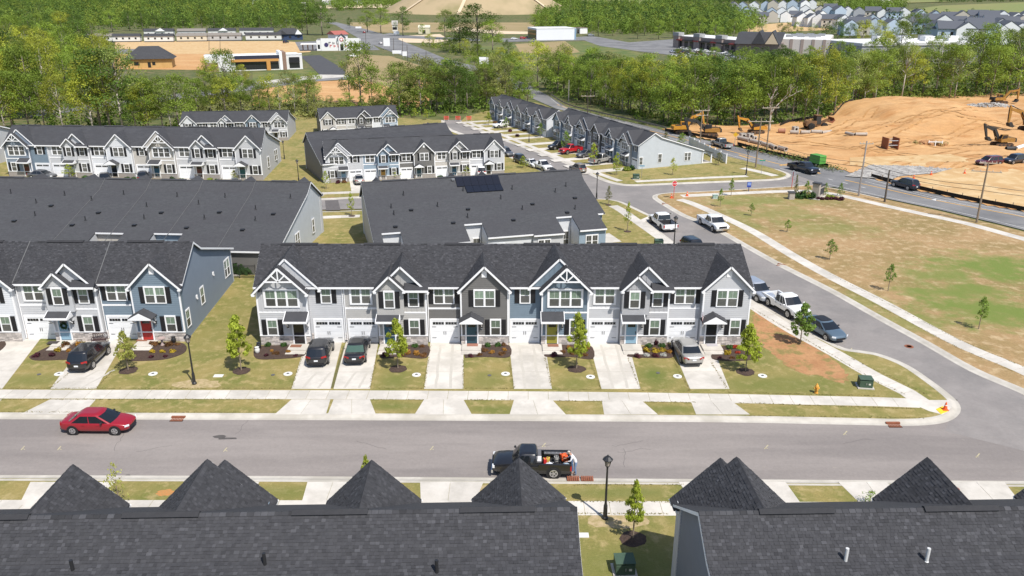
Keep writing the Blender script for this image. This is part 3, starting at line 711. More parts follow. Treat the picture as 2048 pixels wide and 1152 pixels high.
    mb.t = [.4]*len(mb.f); rr_ = mb.build('roof', rmr, root, xf=xf)
    if lod == 0 and vis_tabs[1]:
        for (ya, y2, sl) in ((YR, 6.3, .62), (6.3, 11.5, .315)):
            Vv = Vector((0,ya-y2,zrear(ya)-zrear(y2))); H = Vv.length; Vv.normalize()
            tabs((R1,y2,zrear(y2)),(-1,0,0),Vv,R1-R0,H,(0,Vv.z,-Vv.y),seed=int(ya*9)).build('shingles', shingle, rr_, xf=xf, kind='stuff')
    ft = MB()
    if facade: ft.box(R0,R1,.22,.28,ZE-.17,ZE-.01)
    for a, b, de in segs: ft.box(a, b, de+.3, de+.36, zrear(de+.3)-.2, zrear(de+.3)-.02)
    for xe in (R0-.008, R1-.032):
        ft.ext([(xe,.25,ZE-.16),(xe,YR,ZR-.22),(xe,YR,ZR-.025),(xe,.25,ZE-.025)], (.04,0,0)); ft.ext([(xe,YR,ZR-.22),(xe,6.3,zrear(6.3)-.22),(xe,6.3,zrear(6.3)-.025),(xe,YR,ZR-.025)], (.04,0,0))
        de = segs[0][2] if xe < 0 else segs[-1][2]; ft.ext([(xe,6.3,zrear(6.3)-.22),(xe,de+.3,zrear(de+.3)-.22),(xe,de+.3,zrear(de+.3)-.025),(xe,6.3,zrear(6.3)-.025)], (.04,0,0))
    ft.build('fascia', white, root, xf=xf)
    cap = MB(); x = R0
    while x < R1-.2:
        cap.ext([(x,YR-.16,ZR-.06),(x,YR,ZR+.035),(x,YR+.16,ZR-.06)], (min(.3,R1-x)-.015,0,0), tone=rnd.random()); x += .3
    cap.build('ridge_cap', rm, root, xf=xf)
    for i in range(n): MB().ext([(-1.65,-.22,-.01),(-1.65,0,.12),(-1.65,.22,-.01)], (3.3,0,0), tone=.15).build('ridge_vent', rm, root, loc=(X0[i]+3.25+k*YR,YR,ZR))
    for xs_ in seams:
        for (ya,yb2) in ((.3,YR),(YR,6.3),(6.3,segs[0][2])):
            za, zb2 = (ZE,ZR) if ya < YR else (zrear(ya),zrear(yb2)); MB().beam((xs_+k*ya,ya,za+.03),(xs_+k*yb2,yb2,zb2+.01),.05*(.8 if lod else 1.4),.05).build('step_flashing', seamm, root)
    # --- side and rear walls
    for s, xx, dr in ((0,0,-1),(1,LT,1)):
        if not sides[s]: continue
        de = segs[0][2] if s == 0 else segs[-1][2]
        de = inset.get(0, de) if s == 0 else de
        P = [(.62,0),(de,0),(de,zrear(de)-.12),(6.3,zrear(6.3)-.12),(YR,ZR-.1),(.62,ZE+.1)]
        x2 = xx-dr*.06
        mb = MB().ext([(x2,y,z) for y, z in P], (-dr*.15,0,0))
        if lapside[s]:
            kk = k; k2 = xf
            lapx(mb, x2, P, dr)
        mb.build('side_wall', sid(sidec[s]), root, xf=xf)
    for q, (a, b, de) in enumerate(segs):
        wm = sid((rearc or [units[min(n-1,int((a+b)/2/(LT/n)))][1]]*99)[q])
        de = inset.get(q, de); MB().box(a+.02, b-.02, de-.15, de, 0, zrear(de)-.12).build('rear_wall', wm, root, xf=xf)
        if q:
            pd = segs[q-1][2]
            if abs(pd-de) > .3:
                lo_, hi_ = min(pd,de), max(pd,de); xs = a+(.01 if de > pd else -.13)
                MB().ext([(xs,lo_-.1,0),(xs,hi_-.1,0),(xs,hi_-.1,zrear(hi_)-.1),(xs,lo_-.1,zrear(lo_)-.1)], (.12,0,0)).build('side_wall', wm, root, xf=xf)
    for (x, z, w_, h, nn, y) in rear_win: window(root, x, z, w_, h, nn, y, 1, shut=False, rz=PI)
    if pipes:
        rr = random.Random(int(p[0]*10))
        for i in range(n):
            for (fx, fy) in ((.3,7.5),(.72,9.5),(.5,12.2)):
                x, y = i*W+fx*W+rr.uniform(-.8,.8), fy+rr.uniform(-1,1)
                put('vent_pipe', cached('vp', lambda: MB().lathe([(.14,-.1),(.14,.03),(.06,.1),(.06,.55),(.05,.55)],n=8).mesh('vent_pipe', blackm)), root, (x+k*y,y,zrear(y)))
            for (fx, fy) in ((.25,11.),(.65,14.)):
                x, y = i*W+fx*W+rr.uniform(-.8,.8), fy+rr.uniform(-1,.6)
                put('roof_vent', cached('rvt', lambda: MB().box(-.2,.2,-.2,.2,-.1,.14).box(-.25,.25,-.25,.25,.14,.18).mesh('roof_vent', blackm)), root, (x+k*y,y,zrear(y)))
    return root
K1 = -.06
seamm = mat('flashing_pale',(.12,.12,.12),.7)
main = row('townhouse_row','main row of six townhouses facing the near street, dark grey house third from left', (-22.1,64.5), 0,
  [('TL','light','light','black'),('DR','warm','warm','navy'),('PR','dark','dark','teal'),('TR','blue','blue','olive'),('DR','grey','light','sky'),('PR','light','light','dark')], k=K1, lod=0, sidec=('light','light'), lapside=(0,1), pipes=False, group='townhouse rows', widths=[7.44,7.27,7.1,6.93,6.98,7.03])
left = row('townhouse_row','townhouses at the left edge ending in a blue house with a red front door', (-29.0-4*7.3,65.3), 0,
  [('PR','light','light','black'),('PR','white','white','dark'),('DR','light','light','sky'),('PR','blue','blue','red')], k=K1, lod=0, sidec=('light','bluegrey'), lapside=(0,1), pipes=False, seams=(7.3,14.6,21.9), group='townhouse rows')
for (y, z, n_, w_, h_) in ((1.2,1.0,1,.8,1.5),(5.6,1.5,1,.8,1.5),(14.0,1.3,2,1.5,1.7)):
    window(left, 29.2-.06+.03+K1*y, z, w_, h_, n_, y, 0, shut=False, rz=PI/2)
for y, z in ((4.0,2.6),(9.4,3.0)): MB().box(-.12,.12,-.1,0,0,.3).box(-.06,.06,-.14,-.02,-.1,0).build('wall_vent', white, left, loc=(29.17+K1*y,y,z), rz=PI/2)
row('townhouse_row','nearest long shingle roof at the bottom left with gable tips and black vent pipes', (2.5,34.15), PI+.026,
  [('PL','dark','dark','teal'),('PL','light','light','teal'),('TL','blue','blue','teal'),('PL','grey','grey','teal'),('DL','light','light','teal'),('PL','light','light','teal')], lod=0, facade=False, vis_tabs=(False,True), sidec=('light','light'), pipes=False, group='townhouse rows')
row('townhouse_row','nearest shingle roof at the bottom right with grey side wall and white vent pipes', (8.25+4*7.3,34.6), PI+.026,
  [('PR','dark','dark','teal'),('DL','light','light','teal'),('PL','grey','grey','teal'),('TR','light','light','teal')], lod=0, facade=False, vis_tabs=(False,True), sidec=('light','slate'), lapside=(0,1), pipes=False, group='townhouse rows')
# rows further off
a5 = PI+math.atan2(-2.2,37)*-1
S5 = .87
u5 = Vector((-math.cos(.062), math.sin(.062)))
row('townhouse_row','long rear roof behind the left front townhouses with pale seams', (-24.5,100.4), R_(176.3),
  [('PL','light','light','teal')]*7, S=.95, lod=2, facade=False, seams=(7.0,13.96,20.88,27.1), rear=[(0,12.25,18.3),(12.25,15.75,15.1),(15.75,19.4,19.6),(19.4,22.9,15.2),(22.9,7*W,19.6)], rearc=['dark','steel','light','beige','light'], sidec=('side','side'), group='townhouse rows')
u6 = Vector((-20.2-6.9,102.66-110.7)).normalized()
row6 = row('townhouse_row','broad rear roof in the middle with a black solar array at its ridge', (7.47,107.3), R_(-164.63),
  [('PL','light','light','teal'),('PR','light','light','teal'),('PL','steel','steel','teal'),('PR','white','white','teal')], S=.95, lod=2, facade=False,
  rear=[(0,.75,14.0),(.75,4.3,17.3),(4.3,6.4,14.1),(6.4,10.3,17.6),(10.3,15.95,17.3),(15.95,18.2,14.2),(18.2,26.05,17.8),(26.05,28.3,14.8),(28.3,4*W,17.8)], rearc=['steel','steel','white','light','white','white','beige','white','beige'],
  rear_win=[(2.6,1.0,1.5,1.4,2,17.33),(8.9,1.0,1.5,1.4,2,17.63),(14.6,1.3,1.5,.9,2,17.33),(16.6,.2,.9,2.0,1,14.23),(5.0,.2,.9,2.0,1,14.13)], sidec=('steel','beige'), group='townhouse rows')
def pv(root, x0, y0, nx, ny):
    for j in range(ny):
        for i in range(nx-j):
            x = x0+i*.98; y = y0+j*1.5; a = (x,y,zrear(y)+.1); b = (x,y+1.46,zrear(y+1.46)+.1)
            MB().ext([a,(x+.95,a[1],a[2]),(x+.95,b[1],b[2]),b], (0,0,.05)).build('solar_panel', pvm, root)
pvm = mat('solar_glass', (.012,.013,.02), .25, spec=.5)
pv(row6, 11.4, 4.75, 6, 2)
MB().box(17.4,17.8,5,5.3,zrear(5),zrear(5)+.25).build('conduit_box', steel, row6)
u7 = Vector((28.86,6.6)).normalized(); a7 = math.atan2(u7.y,u7.x)
row('townhouse_row','pale five house row left of the upper street, dark house in its middle', (-30.2,128.6), a7,
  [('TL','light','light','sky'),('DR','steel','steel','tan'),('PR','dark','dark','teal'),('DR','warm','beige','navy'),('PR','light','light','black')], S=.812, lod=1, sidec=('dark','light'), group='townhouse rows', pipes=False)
u9 = Vector((42.8,-2.8)).normalized()
row('townhouse_row','six pale townhouses in the far left row, blue truss house at its left end', (-84.9,133.4), math.atan2(u9.y,u9.x),
  [('TL','bluegrey','blue','brown'),('DR','light','light','pale'),('PR','white','white','dark'),('TR','beige','beige','navy'),('DR','light','light','brown'),('PR','light','light','green')], S=1., k=-.15, lod=1, sidec=('light','light'), group='townhouse rows', pipes=False)
row('townhouse_row','end of a grey roofed row cut off at the far left edge', (-103.5-12,140.5), -.06, [('PR','light','light','teal')]*3, S=1., lod=1, sidec=('light','light'), group='townhouse rows', pipes=False)
u8 = Vector((22.6,9.2)).normalized()
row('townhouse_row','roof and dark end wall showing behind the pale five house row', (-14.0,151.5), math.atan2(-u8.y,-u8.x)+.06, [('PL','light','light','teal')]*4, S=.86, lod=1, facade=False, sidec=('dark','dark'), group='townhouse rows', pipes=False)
row('townhouse_row','four house row in front of the trees left of centre, one blue gable', (-68.4,166.4), .11,
  [('PL','white','white','teal'),('DR','white','white','teal'),('PR','blue','blue','teal'),('TR','light','light','black')], S=.735, lod=1, sidec=('light','light'), group='townhouse rows', pipes=False)
row('townhouse_row','small row nearest the dirt lot, blue gable with truss at its right end', (-40.6,171.2), .3,
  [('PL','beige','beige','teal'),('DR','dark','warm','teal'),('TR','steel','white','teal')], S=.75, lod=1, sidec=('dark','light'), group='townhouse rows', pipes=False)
u13 = Vector((21.72-8.74,139.2-171.04)).normalized()
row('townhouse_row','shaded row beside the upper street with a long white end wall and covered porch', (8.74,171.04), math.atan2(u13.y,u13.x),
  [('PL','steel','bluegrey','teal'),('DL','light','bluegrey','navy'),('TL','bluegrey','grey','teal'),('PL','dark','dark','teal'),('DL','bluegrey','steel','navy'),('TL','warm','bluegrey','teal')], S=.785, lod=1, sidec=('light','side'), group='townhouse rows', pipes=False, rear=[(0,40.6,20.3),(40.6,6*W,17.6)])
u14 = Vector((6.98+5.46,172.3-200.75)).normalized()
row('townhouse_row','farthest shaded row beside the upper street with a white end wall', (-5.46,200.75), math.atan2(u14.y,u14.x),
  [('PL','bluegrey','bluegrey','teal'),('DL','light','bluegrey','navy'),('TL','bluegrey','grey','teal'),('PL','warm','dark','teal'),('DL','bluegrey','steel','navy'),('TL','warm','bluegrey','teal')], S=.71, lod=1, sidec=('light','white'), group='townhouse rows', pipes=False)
# pipes on the two nearest roofs
def pipe_at(px, py, m, nm='vent_pipe', h=.75):
    z = 6.5
    for _ in range(6):
        q = G(px,py,z); z = zrear(max(4.5, 34.4-q.y))
    o = MB().lathe([(.2,-.1),(.2,.02),(.075,.12),(.075,h),(.06,h)],n=10)
    return o, q, z
rows0 = [o for o in bpy.data.objects if o.name.startswith('townhouse_row')]
for r_, lst, m in ((rows0[2], ((531,1136),(148,1150),(874,1150)), blackm), (rows0[3], ((1690,1126),(1852,1126)), mat('pipe_white',(.55,.55,.55),.5))):
    M = r_.matrix_basis.inverted()
    for px, py in lst:
        o, q, z = pipe_at(px, py, m); l = M @ Vector((q.x,q.y,z)); o.build('vent_pipe', m, r_, loc=l)

def row_drives(r_, y1, xs, wd=2.7, bed=True):
    """driveways in front of a far row: one cast strip per house"""
    M = r_.matrix_basis
    for x in xs:
        q = [M @ Vector(v) for v in ((x-wd/2,.5,0),(x+wd/2,.5,0),(x+wd/2,-y1,0),(x-wd/2,-y1,0))]; rt = put('driveway', None, kind='structure')
        for a, b in ((0,.5),(.5,1)):
            P = [q[0].lerp(q[3],a),q[1].lerp(q[2],a),q[1].lerp(q[2],b),q[0].lerp(q[3],b)]; MB().ext([(p.x,p.y,-.04) for p in P][::-1],(0,0,.054)).build('slab', concrete, rt)
rr13 = [o for o in bpy.data.objects if 'long white end wall' in o.get('label','')][0]; rr14 = [o for o in bpy.data.objects if 'farthest shaded' in o.get('label','')][0]
row_drives(rr13, 13.2, [i*W+5.8 for i in range(6)]); row_drives(rr14, 14.5, [i*W+5.8 for i in range(6)])
rr7 = [o for o in bpy.data.objects if 'pale five house' in o.get('label','')][0]; rr9 = [o for o in bpy.data.objects if 'far left row' in o.get('label','')][0]
row_drives(rr7, 9, [5.8]+[i*W+1.5 for i in range(1,5)]); row_drives(rr9, 9, [5.8,W+1.5,2*W+1.5,3*W+1.5,4*W+1.5,5*W+1.5])
# ------------------------------------------------------------------ vehicles
CARC = {'red':(.27,.007,.016),'redtruck':(.42,.012,.02),'black':(.012,.012,.014),'silver':(.36,.35,.33),'silverblue':(.33,.36,.42),'white':(.74,.74,.74),'bluegrey':(.1,.145,.19),'maroon':(.085,.008,.014),'navy':(.014,.018,.032),'grey':(.1,.1,.105),'tan':(.2,.17,.13),'darkgreen':(.03,.035,.04)}
def paint(c): return mat('car_paint_'+c, CARC[c], .3, metal=.25 if c in ('silver','silverblue','bluegrey','grey') else 0, spec=.5, coat=.8)
def section(x, hw, zb, zt, crown=.03, tuck=.12):
    h = [(0,zb),(hw*.82,zb),(hw-.03,zb+.1),(hw,zb+(zt-zb)*.45),(hw-.015,zt-.12),(hw-tuck*.55,zt-.025),(hw-tuck*1.6,zt+crown*.5),(0,zt+crown)]
    return [(x,-y,z) for y, z in h]+[(x,y,z) for y, z in h[-2:0:-1]]
def wheel(root, x, y, r, wd=.2, spoke=True, dark=False):
    s = 1 if y > 0 else -1
    mt = cached(('tyre',r,wd), lambda: MB().loft([[(rr*math.cos(2*PI*i/18), yy, rr*math.sin(2*PI*i/18)) for i in range(18)] for yy, rr in ((-wd/2,r*.66),(-wd/2,r*.94),(-wd/2+.03,r),(wd/2-.03,r),(wd/2,r*.94),(wd/2,r*.66))]).mesh('wheel', rubber, True))
    w_ = put('wheel', mt, root, (x,y,r))
    def rim():
        mb = MB()
        mb.loft([[(rr*math.cos(2*PI*i/18), yy, rr*math.sin(2*PI*i/18)) for i in range(18)] for yy, rr in ((.03,r*.5),(.03,r*.6),(.022,r*.68),(-.01,r*.68))], caps=False)
        for k in range(5):
            a = 2*PI*k/5; mb.beam((0,.03,0),(r*.62*math.cos(a),.03,r*.62*math.sin(a)),.075,.03,up=(0,1,0))
        mb.ball((0,.03,0), (r*.16,.025,r*.16)); return mb.mesh('rim', blackm if dark else alloy, True)
    o = put('rim', cached(('rim',r,dark), rim), w_, (0,s*(wd/2-.012),0)); 
    if s < 0: o.rotation_euler = (0,0,PI)
def ringrect(x0, x1, hw, z, rc, nose=0., fr=(0,.27,.32,.62,.67,1)):
    """rounded rectangle seen from above, points counter-clockwise from the front right corner; side points match between rings"""
    xs = [x1-rc-(x1-x0-2*rc)*t for t in fr]
    P = [(x1,-hw*.6,z),(x1+nose,0,z),(x1,hw*.6,z)]
    P += [(x1-rc*.35,hw*.93,z)]+[(x,hw,z) for x in xs]+[(x0+rc*.35,hw*.93,z)]
    P += [(x0,hw*.6,z),(x0-nose*.6,0,z),(x0,-hw*.6,z)]
    P += [(x0+rc*.35,-hw*.93,z)]+[(x,-hw,z) for x in xs[::-1]]+[(x1-rc*.35,-hw*.93,z)]
    return P
def cabin(root, low, top, zb, zt, hb, ht, pm, roofm=None, glass=None, rearglass=None, rc=.22, third=True, fr=(0,.27,.32,.62,.67,1)):
    """greenhouse between the belt ring and the roof ring: glass, pillars and roof are separate parts"""
    A = ringrect(low[0], low[1], hb, zb, rc, .05, fr); B = ringrect(top[0], top[1], ht, zt-.05, rc*.9, .06, fr); C = ringrect(top[0]+.06, top[1]-.06, ht-.07, zt-.005, rc*.9, .05, fr)
    n = len(A); gl = glass or carglass
    def strip(idx, out=0.):
        mb = MB()
        for i in idx:
            j = (i+1)%n; f = lambda a, b, t: tuple(a[k]+(b[k]-a[k])*t for k in range(3))
            mb.poly([f(A[i],B[i],.06), f(A[j],B[j],.06), f(A[j],B[j],.93), f(A[i],B[i],.93)])
        return mb
    cen = Vector(((low[0]+low[1])/2,0,zb))
    # full shell in paint
    sh = MB().loft([A,B,C], caps=False); sh.build('cabin', pm, root, smooth=2)
    def outset(mb, d):
        mb.v = [((Vector(v)-cen)*(1+d)+cen) for v in mb.v]; mb.v = [(v.x,v.y,v.z) for v in mb.v]; return mb
    for nm, idx, g in (('windshield',[n-1,0,1,2] if False else [0,1,2,n-1][0:2]+[],gl),):
        pass
    front = [0,1]; left_ = [4,5]; 
    outset(strip([n-1,0,1,2]),.012).build('windshield', gl, root, smooth=True)
    outset(strip([10,11,12,13]),.012).build('rear_window', rearglass or gl, root, smooth=True)
    for idx in ([4],[6],[8]) if third else ([4],[6]): outset(strip(idx),.012).build('side_window', carglass, root)
    for idx in ([19],[17],[15]) if third else ([19],[17]): outset(strip(idx),.012).build('side_window', carglass, root)
    C2 = [(p[0],p[1],p[2]+.012) for p in ringrect(top[0]+.1, top[1]-.1, ht-.12, zt, rc*.9, .05)]
    C3 = [(p[0],p[1],zt+.035) for p in ringrect(top[0]+.45, top[1]-.4, ht-.4, zt, rc*.7, .04)]
    C3 = [(p[0],p[1],zt+.03) for p in ringrect(top[0]+.28, top[1]-.26, ht-.3, zt, rc*.8, .04)]
    MB().loft([C,C2,C3],caps=False).poly(C3).build('roof_panel', roofm or pm, root, smooth=2)
def lamps(root, xf, xr, hw, zf, zr, big=.3, taillow=None):
    for s in (-1,1):
        MB().ext([(xf-.22,s*(hw-.03),zf),(xf-.02,s*(hw-.3),zf-.02),(xf-.02,s*(hw-.3),zf+.12),(xf-.22,s*(hw-.03),zf+.15)][::s], (.03,s*.025,0)).build('headlight', clearl, root)
        MB().ext([(xr+.2,s*(hw-.02),zr-.02),(xr+.0,s*(hw-.42),zr),(xr+.0,s*(hw-.42),zr+.13),(xr+.2,s*(hw-.02),zr+.17)][::-s], (-.035,s*.03,0)).build('taillight', redl, root)
def mirrors(root, x, hw, z, m):
    for s in (-1,1): MB().ball((x, s*(hw+.1), z), (.09,.12,.075), 8, 4).build('mirror', m, root, smooth=True)
def arches(root, xs, hw, r):
    mb = MB()
    for x in xs:
        for s in (-1,1): mb.loft([[(x+(r+.07)*math.cos(2*PI*i/18), s*yy, r+.0+(r+.07)*math.sin(2*PI*i/18)) for i in range(18)] for yy in (hw-.12,hw+.004)][::s])
    mb.build('wheel_arch', black, root)
def sedan(label, color, loc, rz, roof=None, suv=False, L=4.85, hw=.91, group=None, name=None, cat='car', rearglass=None, low=0, plate=True):
    root = thing(name or ('parked_suv' if suv else 'parked_car'), label, cat, loc, rz, group)
    pm = paint(color); h = L/2; b = .06 if suv else 0; zr = (1.66 if suv else 1.45)-low
    zbelt = (1.02 if suv else .93)-low*.3
    if suv: st = [(-h,.74*hw,.42,.86),(-h+.08,.9*hw,.3,1.0),(-h+.35,.97*hw,.26,zbelt),(-h+1.0,hw,.24,zbelt),(-.3,hw,.24,zbelt),(h-1.55,hw,.24,zbelt),(h-1.1,.985*hw,.24,1.0),(h-.5,.95*hw,.26,.93),(h-.12,.86*hw,.3,.83),(h,.7*hw,.38,.7)]
    else: st = [(-h,.72*hw,.4,.76),(-h+.08,.88*hw,.28,.92),(-h+.35,.95*hw,.24,1.0),(-h+1.0,.99*hw,.2,.99),(-.3,hw,.2,zbelt+.02),(h-1.7,hw,.2,zbelt+.01),(h-1.15,.985*hw,.2,.92),(h-.55,.95*hw,.22,.83),(h-.14,.86*hw,.26,.72),(h,.68*hw,.34,.6)]
    bo = MB().loft([section(*s_) for s_ in st]).build('body', pm, root, smooth=2); md = bo.modifiers.new('s','SUBSURF'); md.levels = 1; md.render_levels = 1
    if suv: cabin(root,(-h+.12,h-1.25),(-h+.5,h-2.0),zbelt-.04,zr,hw-.06,hw-.19,pm,roof,rearglass=rearglass)
    else: cabin(root,(-h+.5,h-1.05),(-h+1.32,h-2.02),zbelt-.05,zr,hw-.06,hw-.24,pm,roof,rearglass=rearglass,rc=.3,third=False,fr=(0,.47,.5,.95,.97,1))
    r = .36 if suv else .335
    ax = (h-.93, -h+.98); arches(root, ax, hw-.005, r)
    for x in ax:
        for s in (-1,1): wheel(root, x, s*(hw-.095), r)
    lamps(root, h, -h, hw-.06, .6+b*1.5, .74+b*2.5); mirrors(root, h-1.75, hw-.02, zbelt+.07, pm if color in ('white','silver') else black)
    MB().box(h-.05,h+.012,-hw*.5,hw*.5,.38,.54).build('grille', black, root); MB().box(-h-.012,-h+.1,-hw*.7,hw*.7,.3,.42).build('bumper', black, root)
    if plate: MB().box(-h-.02,-h+.02,-.16,.16,.62,.74).build('number_plate', platem, root)
    for s in (-1,1):
        for x in (.35,-.65): MB().box(x-.09,x+.09,s*(hw+.004)-.012,s*(hw+.004)+.012,zbelt-.2,zbelt-.165).build('door_handle', pm, root)
    return root
def pickup(label, color, loc, rz, L=5.6, hw=.97, crew=True, group=None, dark=False, cargo=None, name='parked_pickup', z=0., chromeb=True):
    root = thing(name, label, 'pickup truck', loc, rz, group); pm = paint(color); h = L/2
    zb = (.42 if crew else .36)+z; zt = (1.08 if crew else 1.0)+z; cabr = -.55 if crew else -.42; xf = h-1.25
    st = [(cabr,hw,zb,zt),(h-1.4,hw,zb,zt+.02),(h-1.0,hw*.99,zb,zt+.03),(h-.4,hw*.97,zb,zt-.02),(h-.1,hw*.92,zb+.02,zt-.1),(h,hw*.82,zb+.1,zt-.24)]
    MB().loft([section(*s_) for s_ in st]).build('body', pm, root, smooth=True)
    cabin(root,(cabr+.02,xf),(cabr+(.18 if crew else .1),xf-(.72 if crew else .5)),zt-.04,(1.8 if crew else 1.64)+z,hw-.06,hw-.2,pm,third=crew,rc=.16)
    # open bed: two sides, tailgate, headboard, liner
    hs = hw; br = -h
    for s in (-1,1):
        P = [(br+.06,zb),(cabr,zb),(cabr,zt),(br,zt)]
        y0, y1 = (s*(hs-.13), s*hs)
        MB().ext([(x,y1,zz) for x,zz in P][::s], (0,y0-y1,0)).build('bed_side', pm, root)
        MB().box(br,cabr,min(s*(hs-.16),s*(hs-.0)),max(s*(hs-.16),s*(hs-.0)),zt,zt+.02).build('bed_rail', black if dark or color != 'white' else pm, root)
    MB().box(br,br+.08,-hs+.13,hs-.13,zb+.1,zt).build('tailgate', pm, root); MB().box(br-.006,br-.0,-.45,.45,zt-.35,zt-.2).build('tailgate_handle', pm if color!='black' else blackm, root)
    liner = mat('bed_liner', (.03,.03,.032), .8)
    MB().box(br+.08,cabr-.02,-hs+.13,hs-.13,zb+.1,zb+.16).box(cabr-.05,cabr-.01,-hs+.13,hs-.13,zb+.1,zt).build('bed_floor', liner, root)
    for k in range(5): pass
    r = .4; ax = (h-.98, -h+1.15); arches(root, ax, hw+.0, r+.02)
    for x in ax:
        for s in (-1,1): wheel(root, x, s*(hw-.1), r, .25, dark=dark)
    for s in (-1,1):
        MB().box(h-.16,h-.02,min(s*(hw-.34),s*(hw-.07)),max(s*(hw-.34),s*(hw-.07)),zt-.3,zt-.13).build('headlight', clearl, root)
        MB().box(br-.012,br+.1,min(s*(hw-.14),s*(hw+.005)),max(s*(hw-.14),s*(hw+.005)),zb+.22,zt-.08).build('taillight', redl, root)
    mirrors(root, xf-.2, hw+.06, zt+.12, pm if color == 'white' else black)
    bm_ = chrome if chromeb else pm
    MB().box(h-.06,h+.06,-hw*.93,hw*.93,zb-.02,zb+.2).build('bumper', bm_, root); MB().box(br-.14,br,-hw*.9,hw*.9,zb-.02,zb+.16).build('bumper', bm_, root)
    MB().box(h-.03,h+.025,-hw*.55,hw*.55,zb+.24,zt-.14).build('grille', black, root)
    MB().box(br-.15,br-.13,-.16,.16,zb+.0,zb+.13).build('number_plate', platem, root)
    for s in (-1,1):
        for x in ((.5,-.3) if crew else (.5,)): MB().box(x-.1,x+.1,s*(hw+.004)-.012,s*(hw+.004)+.012,zt-.2,zt-.16).build('door_handle', black, root)
    return root
def at(rear, front, z=-.11):
    a, b = G(*rear,z), G(*front,z); c = (a+b)/2; return (c.x,c.y,z), math.atan2(b.y-a.y,b.x-a.x)
sedan('bright red sedan parked alone on the near street', 'red', *at((129,857),(272,858)), L=4.9, name='parked_car', cat='car')
blk, blk_a = at((1139,942),(988,940))
pickup('black extended cab pickup with tools in its bed, parked behind the roof tip', 'black', blk, blk_a, L=5.1, hw=.92, crew=False, name='parked_pickup')
def drv(px, yr, L, dx, z=.012):          # nose-in on a driveway: rear at pixel (px,yr)
    a = G(px, yr, z); d = Vector((dx, 1, 0)).normalized(); c = a+d*L/2; return (c.x,c.y,z), math.atan2(d.y,d.x)
sedan('black wagon-like suv parked askew on the driveway of the blue house with the red door','black', *drv(155,748,4.7,-.03), suv=True, L=4.7)
sedan('black suv nose-in on the driveway below the leftmost grey townhouse','black', *drv(633,737,4.6,-.06), suv=True, L=4.6, low=.06)
sedan('black sedan with red tail lamps and pale rear window beside the black suv','black', *drv(709,733,4.8,-.06), rearglass=cargreen)
sedan('silver sedan nose-in at the rightmost townhouse of the main row','silver', *drv(1388,736,4.9,-.06))
def along(px, py, d0, d1, z=-.11):       # centre at pixel, heading along the ground line between two pixels
    c = G(px,py,z); a, b = G(*d0,z), G(*d1,z); return (c.x,c.y,z), math.atan2(b.y-a.y,b.x-a.x)
SS = ((1503,560),(1675,660))
sedan('silver blue suv parked first behind the corner of the main row','silverblue', *along(1512,593,*SS), suv=True, L=4.7)
pickup('white crew cab pickup with black bed between silver suv and young tree','white', *along(1570,621,*SS), L=5.4, chromeb=False)
sedan('blue grey sedan with black roof parked beyond the young tree','bluegrey', *along(1646,667,*SS), roof=black, low=.06)
SS2 = ((1302,450),(1350,486))
pickup('white pickup seen from behind, parked at the start of the lay-by','white', *along(1325,453,SS2[1],SS2[0]), L=5.8, hw=1.0, dark=True)
pickup('white crew cab pickup parked against the kerb of the open field','white', *along(1425,455,(1380,430),(1460,478)), L=5.8, hw=1.0)
sedan('dark suv whose roof shows above the ridge of the main row','black', *along(1388,505,*SS), suv=True, L=4.6)
US = ((1010,290),(1180,352))
sedan('tan suv partly hidden by the roof with the solar array','tan', *along(1155,344,US[1],US[0]), suv=True, L=4.0, hw=.8)
pickup('white pickup in the kerb line of the upper street','white', *along(1085,340,*US), L=4.8, hw=.85)
sedan('white car in front of the white pickup on the upper street','white', *along(1064,334,*US), L=4.0, hw=.78)
sedan('dark suv behind a round young tree on the upper street','darkgreen', *along(1042,327,*US), suv=True, L=4.0, hw=.8)
sedan('grey car at the corner of the pale five house row','grey', *along(1013,312,*US), suv=True, L=4.0, hw=.78)
XD = ((1000,330),(1060,322))
UD = ((1010,300),(1060,293))
sedan('white suv on a driveway of the farthest shaded row','white', *along(1001,255,UD[1],UD[0],.012), suv=True, L=3.9, hw=.75)
sedan('black suv on a driveway next to the red pickup','black', *along(1113,298,UD[1],UD[0],.012), suv=True, L=3.9, hw=.76)
pickup('red pickup parked on a driveway of the shaded row','redtruck', *along(1141,306,UD[1],UD[0],.012), L=4.9, hw=.82, chromeb=False)
sedan('dark silver sedan half hidden by a young tree in the shaded row','grey', *along(1170,314,UD[1],UD[0],.012), L=3.9, hw=.75)
pickup('silver white pickup with open bed at the shaded row','silver', *along(1202,326,UD[0],UD[1],.012), L=4.9, hw=.82)
sedan('silver sedan on the driveway left in the pale five house row','silver', *along(718,366,(724,380),(712,352),.012), L=4.0, hw=.78)
sedan('white car on the driveway right in the pale five house row','white', *along(962,350,(966,360),(958,340),.012), suv=True, L=3.9, hw=.76)
for px, py, c, lb in ((86,357,'grey','dark sedan below the blue house of the far left row'),(211,362,'black','black car whose roof just shows under the white gable of the far left row'),(287,359,'navy','dark blue car between garages of the far left row')):
    sedan(lb, c, *along(px,py,(px,py),(px+20,py+1) if c == 'grey' else (px-2,py-20),.012), L=4.8)
HW = ((1563,336),(1758,389))
pickup('dark pickup driving on the highway at the side street junction','navy', *along(1606,343,*HW,-.08), L=5.9, hw=1.0, name='pickup', dark=True, chromeb=False)
pickup('silver white pickup driving along the highway beside the drain pipes','silver', *along(1443,294,(1500,311),(1400,281),-.08), L=5.4, name='pickup')
sedan('dark suv driving on the highway near the gravel entrance','navy', *along(1809,376,(1870,392),(1758,362),-.08), suv=True, L=4.7, name='suv')
sedan('maroon suv parked on the bare clay','maroon', *along(1977,330,(2000,329),(1950,332),-.05), suv=True, L=5.0)
